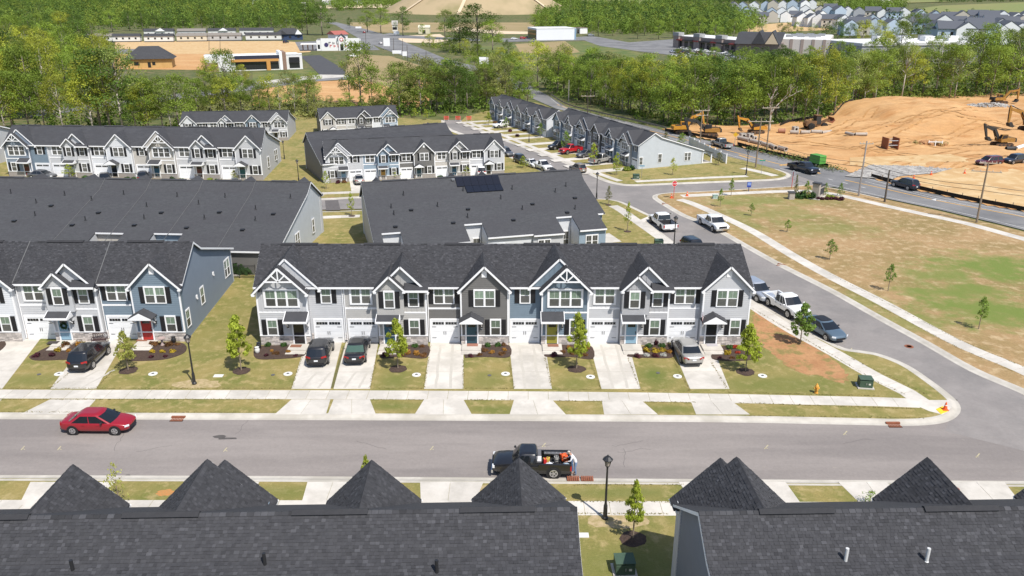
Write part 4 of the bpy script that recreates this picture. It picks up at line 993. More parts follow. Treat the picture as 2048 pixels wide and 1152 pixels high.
sedan('dark suv parked on the clay right of the maroon one','navy', *along(2027,326,(2050,323),(2004,329),-.05), suv=True, L=4.7)
# green box truck behind the dark pickup
loc, ang = along(1630,331,HW[1],HW[0],-.08)
tr = thing('box_truck','small truck with a bright green box body on the highway','truck',loc,ang,None,.78)
gm = mat('box_green', (.085,.28,.05), .5)
MB().ext([(-2.2,-.95,.75),(-2.2,-.95,2.5),(-2.1,-.95,2.62),(.9,-.95,2.62),(1.0,-.95,2.5),(1.0,-.95,.75)],(0,1.9,0)).build('box_body', gm, tr)
MB().ext([(1.05,-.85,.5),(1.05,-.85,1.9),(1.7,-.85,1.9),(2.2,-.85,1.2),(2.75,-.85,1.05),(2.8,-.85,.5)],(0,1.7,0)).build('cab', paint('navy'), tr)
MB().ext([(1.78,-.75,1.82),(2.2,-.75,1.27),(2.2,.75,1.27),(1.78,.75,1.82)],(.03,0,.03)).build('windshield', carglass, tr)
for x in (1.9,-1.3):
    for s in (-1,1): wheel(tr, x, s*.85, .38)
# distant traffic and car park
def smallcar(px, py, c, lb, a=0., z=-.06, grp=None, S=1.):
    p = G(px,py,z); key = ('far',c)
    r = sedan(lb, c, (p.x,p.y,p.z), a, suv=rnd.random()<.5, L=4.6, group=grp, name='car', plate=False); r.scale = (S,S,S); return r
ha = math.atan2(*(lambda d: (d.y,d.x))(G(727,70)-G(880,122)))
smallcar(728,66,'red','red car far up the highway near the junction',ha); smallcar(761,88,'white','white car on the highway beyond the white bank building',ha)
smallcar(862,131,'black','black car with orange trailer on the highway behind the trees',ha+PI); smallcar(895,126,'grey','grey pickup-like car on the highway curve',ha+PI); smallcar(986,142,'silverblue','pale blue car glimpsed between trees on the highway',ha+PI)
smallcar(1046,78,'redtruck','red car left of the white metal building',.3); smallcar(1057,76,'red','second red car by the white metal building',-.2); smallcar(1028,79,'white','white car beside the red cars at the metal building',.1)
smallcar(572,86,'navy','dark blue car at the end of the mobile home row',1.2); smallcar(708,114,'white','white car parked on the bare lot below the bank',.4)
smallcar(1182,72,'white','white car at the entrance road past the metal building',.2)
cols = ['white','black','silver','red','navy','grey','white','silverblue','maroon','white']
lotm = {}
for i in range(44):
    t = i/43; px = rnd.uniform(1345,1490); py = 94+(px-1346)*.096+rnd.choice((4,7,11,15,20)); c = cols[i%10]; p = G(px,py)
    lb = f'{ {"silverblue":"pale blue"}.get(c,c)} car among the cars parked in front of the shops'
    if c in lotm: clone(lotm[c],(p.x,p.y,-.08),.4+rnd.choice((0,PI)))
    else: lotm[c] = smallcar(px,py,c,lb,.4,-.08,'cars parked at the shops')
# ------------------------------------------------------------------ street furniture and small things
def lamp_proto(label):
    t = thing('street_lamp', label, 'street lamp', (0,0,0), 0, 'street lamps')
    MB().lathe([(.19,0),(.19,.12),(.13,.2),(.12,.9),(.09,1.0),(.075,1.1),(.055,3.45),(.07,3.5),(.05,3.56)],n=10).build('post', blackm, t)
    MB().lathe([(.06,3.55),(.14,3.62),(.15,3.66),(.06,3.68)],n=8).build('lantern_base', blackm, t)
    g = MB().lathe([(.13,3.66),(.23,4.05),(.2,4.06)],n=8).build('lantern_glass', mat('lamp_glass',(.42,.36,.32),.2), t)
    mb = MB()
    for k in range(4): a = PI/4+k*PI/2; mb.beam((.14*math.cos(a),.14*math.sin(a),3.66),(.25*math.cos(a),.25*math.sin(a),4.06),.03,.03)
    mb.build('lantern_frame', blackm, t)
    MB().lathe([(.31,4.04),(.3,4.08),(.13,4.24),(.06,4.27),(.045,4.34),(.0,4.38)],n=8).build('lantern_cap', blackm, t)
    return t
lp = lamp_proto('black street lamp on the grass between the two nearest rows'); lp.location = G(1210,1037)
for px, py, lb, s in ((389,768,'black street lamp on the lawn right of the blue end house',1),(1347,501,'black street lamp beside the side street above the main row ridge',1),(1193,398,'black street lamp at the corner by the end of the solar roof',.95),
        (598,366,'black street lamp before the pale five house row above the left rear roof',.9),(569,318,'black street lamp near the upper street behind the far left row',.8),(1058,284,'black street lamp on the lawn of the farthest shaded row',.8),(1492,350,'short black post lamp on the lawn at the highway junction',1)):
    clone(lp, G(px,py), 0, lb, s=s)
def util_pole(base, top, label, arms=(), m=None, r=.15, ylean=0.):
    b = G(*base); d = ray(*top); t_ = (b.y+ylean)/d[1]; tp = Vector((d[0]*t_, b.y+ylean, CH+d[2]*t_)); h = tp-b
    t = thing('utility_pole', label, 'utility pole', b, 0, 'utility poles')
    MB().tube((0,0,-.3), h, r, r*.65, 9).build('pole', m or woodpole, t)
    for f, ln, a in arms:
        c = h*f; mb = MB().beam((c.x-ln/2*math.cos(a),c.y-ln/2*math.sin(a),c.z),(c.x+ln/2*math.cos(a),c.y+ln/2*math.sin(a),c.z),.1,.13)
        ar = mb.build('crossarm', mat('arm_wood',(.4,.34,.26),.9), t)
        for k in (-.45,-.2,.2,.45): MB().lathe([(.04,0),(.06,.06),(.03,.2)],(c.x+ln*k*math.cos(a),c.y+ln*k*math.sin(a),c.z+.06),6).build('insulator', mat('porcelain',(.5,.48,.45),.3), ar)
    t['tip'] = list(b+h); return t
pA = util_pole((1399,296),(1405,220),'wooden utility pole beside the yellow excavator with pale crossarms',((.985,3.0,.1),(.86,2.4,.1)))
pB = util_pole((1511,335),(1523,236),'wooden utility pole at the junction with one crossarm',((.93,4.4,-.05),))
pC = util_pole((1533,300),(1542,214),'tall utility pole in front of the bare white tree',((.98,3.4,.1),))
pD = util_pole((1717,392),(1734,282),'grey leaning utility pole on the field corner with hanging loops',((.95,2.0,-.1),(.5,.5,0)), mat('pole_grey',(.33,.3,.28),.9))
pE = util_pole((1769,404),(1779,340),'short dark utility pole without crossarms on the highway verge',(), darkpole)
pF = util_pole((1953,445),(1977,325),'tall wooden utility pole at the right edge with two crossarms',((.99,2.2,-.2),(.85,3.6,-.35)))
pG = util_pole((1175,231),(1176,191),'utility pole behind the shaded row with a pale crossarm',((.97,3.4,.05),), darkpole)
pH = util_pole((1137,202),(1138,160),'bare grey utility pole in the trees beside the highway',(), mat('pole_grey',(.33,.3,.28),.9))
for b_, t_, lb in (((997,140),(997,110),'grey pole beside the meadow'),((815,132),(814,90),'thin dark pole along the highway curve'),((852,128),(852,102),'dark pole on the highway verge left of the curve'),((787,106),(787,76),'dark pole at the highway junction far left'),((732,102),(731,60),'dark pole right of the bank building'),((805,106),(805,78),'second thin pole on the far highway verge'),((418,100),(418,74),'dark pole in front of the mobile homes'),((440,103),(440,70),'taller dark pole in front of the mobile homes')):
    util_pole(b_, t_, lb, (), darkpole, .14)
def wire(a, b, sag, label, f=1., r=.03, n=14):
    A, B = Vector(a['tip']), Vector(b['tip']); A = Vector((A.x,A.y,A.z*f)); B = Vector((B.x,B.y,B.z*f)); P = [A.lerp(B,i/n)-Vector((0,0,sag*4*(i/n)*(1-i/n))) for i in range(n+1)]
    tag(MB().path(P,[r]*(n+1),4).build('overhead_wire', mat('wire',(.03,.03,.03),.6)), label, 'overhead wire', 'overhead wires')
wire(pD,pF,.6,'upper overhead wire between the grey leaning pole and the pole at the right edge',.62); wire(pD,pF,.5,'lower overhead wire between the grey leaning pole and the pole at the right edge',.54)
wire(pB,pD,.9,'overhead wire from the junction pole to the grey leaning pole',.62); wire(pB,pD,.8,'lower overhead wire from the junction pole to the grey leaning pole',.54)
wire(pA,pB,.6,'overhead wire between the excavator pole and the junction pole',.9); wire(pG,pA,.8,'overhead wire along the highway behind the shaded rows',.9)
q = bpy.data.objects.new('wire_end', None); ex = {'tip': [Vector(pF['tip']).x+22, Vector(pF['tip']).y-9, Vector(pF['tip']).z]}
bpy.data.objects.remove(q); wire(pF,ex,.5,'upper overhead wire leaving the pole at the right edge',.62); wire(pF,ex,.5,'lower overhead wire leaving the pole at the right edge',.54)
def sign(px, py, h, kind, label, rz=0):
    t = thing('stop_sign' if kind == 'stop' else 'road_sign', label, 'road sign', G(px,py), rz)
    MB().box(-.035,.035,-.03,.03,0,h).build('post', mat('post_red',(.5,.05,.05),.6) if kind == 'stop' else steel, t)
    if kind == 'stop':
        r = .42; oc = [(r*math.cos(PI/8+i*PI/4), -.05, h-.2+r*math.sin(PI/8+i*PI/4)) for i in range(8)]
        MB().ext([(x*1.08,-.045,(z-h+.2)*1.08+h-.2) for x,y,z in oc],(0,.012,0)).build('sign_border', white, t)
        MB().ext(oc,(0,.01,0)).build('sign_plate', mat('sign_red',(.5,.02,.025),.5), t)
        text(t, 'STOP', (0,-.058,h-.33), .34, white)
    return t
FNT = {}
def text(root, s, loc, size, m, name='lettering', rz=0., depth=.008):
    c = bpy.data.curves.new(name, 'FONT'); c.body = s; c.size = size; c.extrude = depth; c.align_x = 'CENTER'
    tmp = bpy.data.objects.new('tmp', c); COL.objects.link(tmp); dg = bpy.context.evaluated_depsgraph_get(); me = bpy.data.meshes.new_from_object(tmp.evaluated_get(dg)); bpy.data.objects.remove(tmp)
    me.materials.clear(); me.materials.append(m); o = put(name, me, root, loc); o.rotation_euler = (PI/2,0,rz); return o
sign(1347,397,2.5,'stop','red stop sign facing the camera at the field corner',.2); sign(1583,376,2.6,'stop','dark stop sign at the highway junction by the conifers',PI*.6)
for px, py, lb in ((1343,396,'orange traffic cone below the red stop sign'),(1374,392,'small orange traffic cone on the pavement right of the stop sign')):
    t = thing('traffic_cone',lb,'traffic cone',G(px,py)); MB().lathe([(.2,.03),(.19,.05),(.05,.7),(.03,.72)]).build('cone', cone_o, t); MB().box(-.24,.24,-.24,.24,0,.04).build('base', cone_o, t); MB().lathe([(.125,.34),(.1,.48)]).build('band', white, t)
def cone(px, py, lb, z=0, s=1): 
    t = thing('traffic_cone',lb,'traffic cone',G(px,py,z),0,None,s); MB().lathe([(.2,.03),(.19,.05),(.05,.7),(.03,.72)]).build('cone', cone_o, t); MB().box(-.24,.24,-.24,.24,0,.04).build('base', cone_o, t); MB().lathe([(.125,.34),(.1,.48)]).build('band', white, t)
cone(1890,819,'orange traffic cone on the yellow pad at the street corner',.03,.85)
cone(1862,350,'orange traffic cone on the clay beside the gravel entrance'); cone(1827,358,'orange traffic cone nearest the highway on the clay'); cone(1929,347,'orange traffic cone left of the maroon suv')
def bluesign():
    t = thing('mailbox_kiosk','blue framed sign on a post beside the junction road','sign',G(1497,383),0,None,.76); MB().box(-.06,.06,-.06,.06,0,1.0).build('post', mat('navy_post',(.02,.03,.12),.5), t)
    MB().box(-.42,.42,-.06,.06,.9,2.0).build('sign_board', mat('sign_blue',(.03,.06,.3),.5), t); MB().box(-.34,.34,-.075,-.06,1.3,1.9).build('sign_face', mat('sign_pale',(.2,.28,.55),.5), t)
bluesign()
t = thing('street_sign','small green street name sign on a thin post near the highway','sign',G(1522,350)); MB().tube((0,0,0),(0,0,2.6),.03,n=6).build('post', steel, t); MB().box(-.5,.5,-.02,.02,2.4,2.6).build('sign_plate', mat('sign_green',(.03,.25,.16),.5), t)
t = thing('street_sign','small blue street name sign on a post at the upper street corner','sign',G(1283,356)); MB().tube((0,0,0),(0,0,2.1),.03,n=6).build('post', steel, t); MB().box(-.42,.42,-.02,.02,1.95,2.15).build('sign_plate', mat('sign_bluegrey',(.15,.3,.4),.5), t)
def transformer(px, py, lb, s=1., rz=0, m=None):
    t = thing('transformer_box', lb, 'utility box', G(px,py), rz, None, s)
    MB().box(-.75,.75,-.65,.65,0,.1).build('concrete_pad', concrete, t)
    MB().ext([(-.6,-.5,.1),(-.6,-.5,.8),(-.6,-.05,.95),(-.6,.5,.95),(-.6,.5,.1)],(1.2,0,0)).build('cabinet', m or greenbox, t)
    MB().box(-.62,.62,-.53,.53,.93,.97).build('lid', m or greenbox, t)
    MB().box(.2,.38,-.515,-.5,.4,.56).build('warning_label', mat('label_pale',(.6,.6,.55),.6), t); MB().box(-.03,.03,-.53,-.5,.4,.6).build('handle', steel, t)
transformer(1248,1142,'green transformer box on a pad beside the bottom right row',.86,.05); transformer(1729,773,'green transformer box on the corner lawn by the bare bank',.82,-.15); transformer(1317,492,'green transformer box beyond the ridge of the main row',.85); transformer(1272,358,'dark green transformer box at the upper street corner',.85); transformer(1430,397,'pale green utility box on the field beside the junction pavement',.6,0,mat('pale_green',(.3,.4,.35),.6))
def hydrant():
    t = thing('fire_hydrant','yellow fire hydrant on the corner lawn near the pavement','fire hydrant',G(1632,786)); m = mat('hydrant_yellow',(.6,.3,.05),.5)
    MB().lathe([(.17,0),(.17,.05),(.12,.07),(.12,.5),(.16,.52),(.16,.57)]).build('barrel', m, t, smooth=True); MB().lathe([(.14,.57),(.12,.68),(.05,.75),(.05,.82)]).build('bonnet', m, t, smooth=True)
    for s in (-1,1): MB().tube((0,0,.42),(s*.22,0,.42),.06,n=10).build('side_nozzle', m, t)
    MB().tube((0,0,.4),(0,-.24,.4),.08,n=10).build('front_nozzle', m, t)
hydrant()
pvcw = mat('cleanout_white',(.62,.62,.6),.7)
for i,(px,py,lb) in enumerate(((306,748,'left of the lone lamp post'),(576,748,'at the left edge of the first wide driveway'),(833,750,'on the lawn below the navy door'),(1011,748,'on the lawn of the dark grey house'),(1181,754,'on the lawn of the blue truss house'),(1355,753,'on the green lawn left of the silver sedan'),(1525,752,'on the corner lawn'),(118,748,'beside the black suv at the left'))):
    t = thing('meter_lid','round white utility collar '+lb,'utility lid',G(px,py)); MB().lathe([(.0,0),(.36,.0),(.36,.035),(.13,.035),(.13,.05),(.0,.05)],n=18).build('collar', pvcw, t); MB().lathe([(.0,.05),(.12,.05),(.12,.058),(0,.058)],n=12).build('lid', mat('lid_grey',(.1,.1,.1),.7), t)
for px,py,lb in ((546,750,'below the leftmost grey house'),(979,751,'on the lawn of the dark house'),(1316,746,'on the green lawn'),(78,749,'on the lawn left of the black suv')):
    tag(MB().lathe([(0,0),(.16,.0),(.16,.03),(0,.03)],n=12).build('drain_lid', mat('lid_grey',(.1,.1,.1),.7), loc=G(px,py)), 'small dark drain lid in the grass '+lb, 'utility lid')
for px,py,a,b,lb in ((437,752,.75,.45,'pale rectangular meter slab in the lawn right of the lamp post'),(1167,1071,.6,.42,'pale rectangular meter slab beside the bottom row end')):
    tag(MB().box(-a/2,a/2,-b/2,b/2,-.02,.04).box(.02,.24,-.1,.1,.04,.05).build('meter_slab', pvcw, loc=G(px,py)), lb, 'utility lid')
def drain(px, py, lb, rz=0, w_=.9):
    t = thing('storm_drain', lb, 'storm drain', G(px,py,-.1), rz); MB().box(-w_/2-.05,w_/2+.05,.12,.3,-.05,.115).build('hood', rust, t); 
    mb = MB()
    for k in range(8): mb.box(-w_/2+k*w_/8+.02,-w_/2+(k+1)*w_/8-.02,-.32,.12,-.03,.012)
    mb.build('grate', rust, t); MB().box(-w_/2-.03,w_/2+.03,-.35,.12,-.08,-.012).build('drain_pit', mat('pit',(.015,.01,.008),.9), t)
drain(355,838,'rusty storm drain in the kerb right of the red sedan'); drain(1788,850,'rusty storm drain in the kerb near the street corner'); drain(1330,409,'dark storm drain in the kerb below the red stop sign',-.6); drain(1562,531,'rusty storm drain in the kerb of the open field',-.75); drain(1538,358,'storm drain at the highway junction corner'); drain(662,397,'rusty storm drain on the middle street')
t = thing('storm_drain','pair of rust red storm grates behind the black pickup','storm drain',G(1160,957,.0),PI)
for s in (-.45,.45):
    mb = MB()
    for k in range(6): mb.box(s-.4+k*.135,s-.4+k*.135+.1,-.26,.26,-.03,.03)
    mb.build('grate', rust, t)
for px,py,z,m,lb,r in ((1818,693,-.114,rust,'rusty round manhole cover on the side street',.38),(1908,978,.02,mat('lid_brick',(.3,.08,.06),.8),'red brown round lid on the near right driveway',.33),(1340,427,-.114,mat('lid_pale',(.3,.29,.27),.8),'pale round manhole cover in front of the white pickups',.4)):
    t = thing('manhole_cover',lb,'manhole cover',G(px,py,z)); MB().lathe([(0,0),(r,.0),(r,.02),(0,.02)],n=20).build('cover', m, t); MB().lathe([(r*.7,.02),(r*.72,.026),(r*.6,.026),(r*.58,.02)],n=16).build('ring', m, t)
# mulch beds, shrubs and flowers
def bed(pts, z=.012):
    P = smoothline([(v.x,v.y) for v in W2(pts+pts[:1])], 4)[:-1]
    return MB().ext([(p.x,p.y,-.02) for p in P][::1],(0,0,.05+z)).build('mulch_bed', mulch, kind='structure')
beds = [[(508,694),(560,691),(606,694),(608,712),(560,718),(512,717)],[(759,694),(850,688),(853,716),(800,714),(762,716)],[(930,716),(935,694),(1012,688),(1019,714),(970,714)],[(1091,706),(1115,690),(1178,690),(1186,718),(1140,714),(1092,714)],[(1255,710),(1290,692),(1338,688),(1347,714),(1300,716),(1258,714)],[(1422,712),(1440,694),(1490,690),(1520,704),(1520,716),(1480,722),(1430,720)],
        [(58,714),(110,690),(182,688),(178,716),(120,720),(70,721)],[(248,700),(270,690),(350,685),(372,692),(368,706),(335,718),(290,722),(250,720)],[(-20,700),(4,682),(12,690),(-4,704)]]
for b_ in beds: bed(b_)
def leafmesh(name, n, R, size, seed, m, flat=.75, clump=6):
    g = np.random.default_rng(seed); cs = g.normal(size=(clump,3)); cs /= np.linalg.norm(cs,axis=1)[:,None]; cs *= .55*g.random((clump,1))**.4; cs[:,2] = np.abs(cs[:,2])
    i = g.integers(0,clump,n); d = g.normal(size=(n,3)); d /= np.linalg.norm(d,axis=1)[:,None]; p = cs[i]+d*.5*g.random((n,1))**.35; p[:,2] = np.abs(p[:,2])*flat+.08; p *= R
    return quads(name, p, d, size, g, m, g.random(clump)[i])
def quads(name, p, d, size, g, m, tone):
    n = len(p); nn = d+g.normal(size=(n,3))*.5+np.array([0,0,.5]); nn /= np.linalg.norm(nn,axis=1)[:,None]
    a = np.cross(nn, g.normal(size=(n,3))); a /= np.linalg.norm(a,axis=1)[:,None]; b = np.cross(nn,a); s = (size*(.6+.8*g.random(n)))[:,None]
    v = np.stack([p-a*s*.5, p+b*s*.32, p+a*s*.5, p-b*s*.32],1).reshape(-1,3)
    me = bpy.data.meshes.new(name); me.vertices.add(4*n); me.vertices.foreach_set('co', v.astype(np.float32).ravel()); me.loops.add(4*n); me.loops.foreach_set('vertex_index', np.arange(4*n,dtype=np.int32))
    me.polygons.add(n); me.polygons.foreach_set('loop_start', np.arange(0,4*n,4,dtype=np.int32)); me.update(calc_edges=True)
    at_ = me.attributes.new('tone','FLOAT','FACE'); at_.data.foreach_set('value', np.clip(tone*.7+.3*g.random(n),0,1).astype(np.float32)); me.materials.append(m); return me
def leafmat(name, col, rand=.22, tone=.45, trans=.35):
    if name in MATS: return MATS[name]
    m = mat(name, col, .65, spec=.2, rand=rand, tone=tone); N = m.node_tree.nodes; L = m.node_tree.links; b = N['Principled BSDF']; out = N['Material Output']
    src = b.inputs['Base Color'].links[0].from_socket; tr = N.new('ShaderNodeBsdfTranslucent'); hs = N.new('ShaderNodeHueSaturation'); hs.inputs['Value'].default_value = 1.15; hs.inputs['Hue'].default_value = .485
    L.new(src, hs.inputs['Color']); L.new(hs.outputs[0], tr.inputs[0]); mx = N.new('ShaderNodeMixShader'); mx.inputs[0].default_value = trans; L.new(b.outputs[0], mx.inputs[1]); L.new(tr.outputs[0], mx.inputs[2]); L.new(mx.outputs[0], out.inputs[0]); return m
SH = {'green':(.06,.12,.03),'dkgreen':(.035,.075,.02),'gold':(.42,.3,.03),'orange':(.32,.16,.03),'plum':(.075,.022,.03),'lime':(.24,.3,.05),'russet':(.16,.08,.03),'white':(.55,.55,.5),'red':(.45,.06,.03),'peach':(.45,.2,.12)}
shp = {}
def shrub(px, py, kind, r=.42, h=1., lb=None, where=''):
    nm = {'green':'green leafy shrub','dkgreen':'dark green shrub','gold':'golden yellow shrub','orange':'orange leaved shrub','plum':'dark plum shrub','lime':'bright lime shrub','russet':'russet brown shrub','white':'white flowering plant','red':'red flowering plant','peach':'peach leaved shrub'}[kind]
    if kind not in shp:
        t = thing('shrub','x','shrub'); m = leafmat('leaf_'+kind, SH[kind], .2, .4, .3)
        put('foliage', leafmesh('foliage',330,1.,.3,len(shp)+3,m), t)
        mb = MB()
        for k in range(5): a = k*1.26; mb.tube((0,0,0),(.35*math.cos(a),.35*math.sin(a),.55),.03,.012,5)
        mb.build('stem', bark, t); shp[kind] = t; o = t; o.location = G(px,py,.03); o.rotation_euler = (0,0,rnd.random()*6)
    else: o = clone(shp[kind], G(px,py,.03), rnd.random()*6)
    o.scale = (r,r,r*h*1.1); o['label'] = nm+' '+(where or 'in a mulch bed'); o['group'] = 'bed shrubs'
def shrubs(where, lst):
    for px, py, kd, r, h in lst: shrub(px,py,kd,r,h,where=where)
shrubs('in the bed under the leftmost window of the main row',[(536,692,'green',.38,1.5),(567,692,'green',.36,1.5),(533,712,'plum',.3,.9),(553,707,'russet',.42,.7),(575,704,'orange',.4,.6),(592,712,'plum',.28,.8),(545,702,'orange',.3,.6)])
shrubs('in the bed left of the third garage',[(831,694,'green',.36,1.4),(845,694,'russet',.3,1.1),(818,706,'orange',.5,.8),(835,708,'orange',.5,.8),(846,711,'russet',.45,.7),(770,712,'plum',.42,1.),(805,711,'russet',.35,.7)])
shrubs('in the bed of the dark grey house',[(976,692,'green',.36,1.5),(997,692,'green',.34,1.5),(1007,691,'russet',.28,1.6),(968,702,'russet',.42,.8),(985,706,'orange',.42,.6),(1003,708,'russet',.42,.7),(941,713,'plum',.32,.9),(960,710,'russet',.35,.6),(1010,700,'orange',.36,.7)])
shrubs('in the bed of the blue truss house',[(1138,697,'orange',.4,1.),(1160,700,'orange',.4,.9),(1175,699,'orange',.42,1.),(1145,708,'russet',.4,.7),(1170,711,'russet',.4,.7),(1108,711,'plum',.42,.9),(1127,704,'russet',.34,.7)])
shrubs('in the colourful bed beside the sky blue door',[(1297,694,'green',.42,1.3),(1325,694,'green',.4,1.4),(1312,690,'plum',.3,2.),(1293,702,'gold',.42,1.2),(1312,704,'gold',.44,1.),(1326,702,'gold',.36,1.),(1293,711,'white',.34,.9),(1327,711,'white',.34,.9),(1310,713,'plum',.42,.8),(1274,714,'plum',.4,1.),(1338,706,'orange',.36,1.)])
shrubs('in the corner bed behind the young tree',[(1459,697,'green',.38,1.4),(1454,708,'gold',.4,1.5),(1471,696,'red',.4,1.),(1464,716,'russet',.3,.8),(1475,706,'red',.3,.8),(1440,716,'plum',.25,.8)])
shrubs('in the bed beside the black suv at the left',[(132,692,'russet',.48,1.3),(157,692,'orange',.5,1.2),(115,702,'gold',.44,1.),(136,703,'orange',.36,.9),(74,713,'plum',.46,.9),(105,712,'plum',.42,.9),(130,688,'green',.35,1.2)])
shrubs('in the rounded bed of the blue end house',[(307,691,'russet',.5,1.2),(340,691,'russet',.46,1.2),(305,704,'gold',.36,1.),(325,704,'gold',.34,1.),(346,704,'gold',.34,1.),(303,715,'plum',.32,.8),(331,714,'plum',.3,.8),(262,710,'plum',.36,1.),(354,690,'russet',.3,1.)])
shrubs('at the foundation of the pale five house row',[(676,366,'plum',.6,1.),(688,365,'russet',.6,1.),(880,355,'green',.6,1.),(1000,347,'dkgreen',.8,1.)])
shrubs('at the foundation of the far left row',[(170,356,'green',.6,1.2),(255,358,'green',.6,1.),(268,358,'green',.55,1.),(345,359,'dkgreen',.6,1.),(362,360,'green',.5,1.),(420,361,'lime',.6,1.),(434,361,'green',.5,1.),(505,361,'green',.5,1.)])
shrubs('on the lawn strips of the shaded rows',[(1254,341,'lime',.9,1.),(1262,340,'dkgreen',.9,1.2),(1035,273,'plum',.8,.8),(1020,263,'plum',.8,.8),(990,246,'russet',.8,.8),(1048,262,'russet',.7,.9)])
# young trees
treeY = {}
def youngmesh(seed, n, kind, m, cone=.0):
    g = np.random.default_rng(seed); c = 64; u = g.random(c); th = g.random(c)*2*PI; env = np.sin(PI*np.clip(u**.75*.8+.2,0,1))**.7*(1-cone*u)*1.15; r = env*np.sqrt(g.random(c))*.95
    cs = np.stack([r*np.cos(th), r*np.sin(th), u*2-1],1); i = g.integers(0,c,n); d = g.normal(size=(n,3)); d /= np.linalg.norm(d,axis=1)[:,None]
    p = cs[i]+d*np.array([.26,.26,.15])*g.random((n,1))**.4
    return quads('crown', p, d, .155, g, m, g.random(c)[i])
YC = {'lime':(.33,.39,.05),'green':(.2,.3,.055),'deep':(.18,.28,.055),'dull':(.19,.2,.08),'sparse':(.40,.42,.1)}
def young(px, pyb, pyt, wpx, kind, label, ring=True, trunk=.3, group=None, n=None, z=0., cone=.3):
    b = G(px,pyb,z); d = ray(px,pyt); H = CH+d[2]*b.y/d[1]-z; s = 1600/math.hypot(b.y,CH)*1.0; rw = wpx/2/(1600/(b.y*cp_+CH*sp_))
    H = max(H,1.)
    t = thing('young_tree', label, 'tree', b, rnd.random()*6, group)
    key = (kind, rnd.randrange(3)); nn = n or 1700
    me = cached(('yt',key,nn,cone), lambda: youngmesh(sum(map(ord,kind))+key[1]*37+nn, nn, kind, leafmat('young_leaf_'+kind, YC[kind], .12, .4, .4), cone))
    cr = put('crown', me, t, (0,0,H*(trunk+(1-trunk)/2))); cr.scale = (rw*.95,rw*.95,H*(1-trunk)/2*.98)
    k = .03+.006*H; mb = MB().tube((0,0,-.05),(0,0,H*.6),k,k*.5,7)
    for q in range(7):
        a = q*2.4; z0 = H*(trunk*.95+.07*q); mb.tube((0,0,z0),(rw*.6*math.cos(a),rw*.6*math.sin(a),z0+H*.14),k*.45,k*.15,5)
    mb.build('trunk', mat('young_bark',(.24,.19,.14),.9), t)
    if ring:
        r = .75 if wpx > 22 else .5
        g = random.Random(int(px)); MB().poly([(r*math.cos(i*PI/10)*g.uniform(.9,1.1), r*.95*math.sin(i*PI/10)*g.uniform(.9,1.1), .015) for i in range(20)]).lathe([(.0,.0),(r*.75,.02),(r*.35,.09),(0,.1)],n=14).build('mulch_ring', mulch, t)
    return t
young(483,742,632,48,'lime','yellow green young tree on the lawn left of the main row',n=3000)
young(257,741,664,40,'sparse','small sparse pale tree in front of the red door'); young(796,738,640,46,'lime','young tree before the navy door in a mulch ring',n=3000)
young(1153,738,628,44,'lime','young tree hiding the window of the blue truss house',n=3000); young(1491,744,650,50,'lime','young tree with yellowish lower leaves on the corner lawn',n=3000)
young(1600,688,608,44,'deep','round dark leaved young tree beside the lay-by pavement',ring=False,n=3000,cone=.1)
young(1266,1078,964,40,'lime','bright young tree right of the nearest lamp post',n=2800)
young(240,1010,925,44,'sparse','thin straggly tree behind the left gable tip',False,.15,n=260); young(737,1000,912,26,'lime','slim lime tree poking up behind the middle gable tip',False)
young(1738,1010,988,48,'green','low bushy young tree behind the bottom right roof',False,.1,n=260)
FT = 'young trees planted on the open field'
for px,pb,pt,w_,kd,lb in ((1659,520,479,26,'green','vase shaped young tree on the dry patch of the field'),(1776,582,529,24,'deep','young tree above the pavement bend in the middle of the field'),(1957,658,595,30,'green','young tree nearest the camera on the field'),(1574,464,439,16,'green','small young tree in the green patch of the field'),(1502,432,407,14,'green','small young tree on the field left of the green patch'),(1440,414,377,14,'deep','small tree on the field right of the pale box'),(1462,392,357,15,'green','slim tree on the verge of the junction road')):
    young(px,pb,pt,w_,kd,lb,ring=False,trunk=.35,group=FT,n=950)
for px,pb,pt,w_,kd,lb in ((1255,463,404,18,'lime','light young tree by the pavement at the end of the steel blue wall'),(1217,410,372,15,'dull','slender greyish tree at the corner kerb'),(704,432,386,17,'lime','slim young tree in the gap on the middle street'),(653,378,342,18,'lime','round young tree left of the pale five house row'),(791,358,334,22,'lime','young tree at the steel house of the pale five house row'),(933,352,332,20,'lime','young tree before the navy door of the pale five house row'),(141,358,327,26,'lime','broad young tree before the second house of the far left row'),(470,360,340,16,'sparse','thin pale tree at the right end of the far left row'),
        (1046,336,312,22,'lime','round young tree on the left kerb of the upper street'),(1131,302,262,22,'green','tall young tree in front of the shaded row'),(1187,330,286,22,'lime','young tree above the silver white pickup'),(1233,350,306,22,'lime','young tree at the near end of the shaded row'),(1081,275,246,18,'green','tree at the white end wall of the farthest row'),(1012,258,234,14,'green','small tree before the farthest shaded row'),(1345,350,315,18,'sparse','sparse tree on the lawn below the long white wall'),(1437,330,305,20,'dull','greyish tree left of the white fence end'),(1363,294,265,22,'green','bushy tree on the verge behind the long white wall'),(1331,283,264,16,'dull','small reddish tree on the highway verge'),(977,250,225,16,'lime','small lime tree at the barricade lawn'),(852,240,218,12,'lime','small lime tree left of the red barricades'),(830,235,216,14,'lime','second small lime tree by the wood edge'),
        (1060,492,460,18,'lime','small tree in the patio behind the main row'),(843,497,470,14,'sparse','thin tree tip behind the ridge of the main row'),(400,494,470,14,'dull','bare reddish sapling behind the ridge of the left row')):
    young(px,pb,pt,w_,kd,lb,ring=pb>400,trunk=.25,n=700)
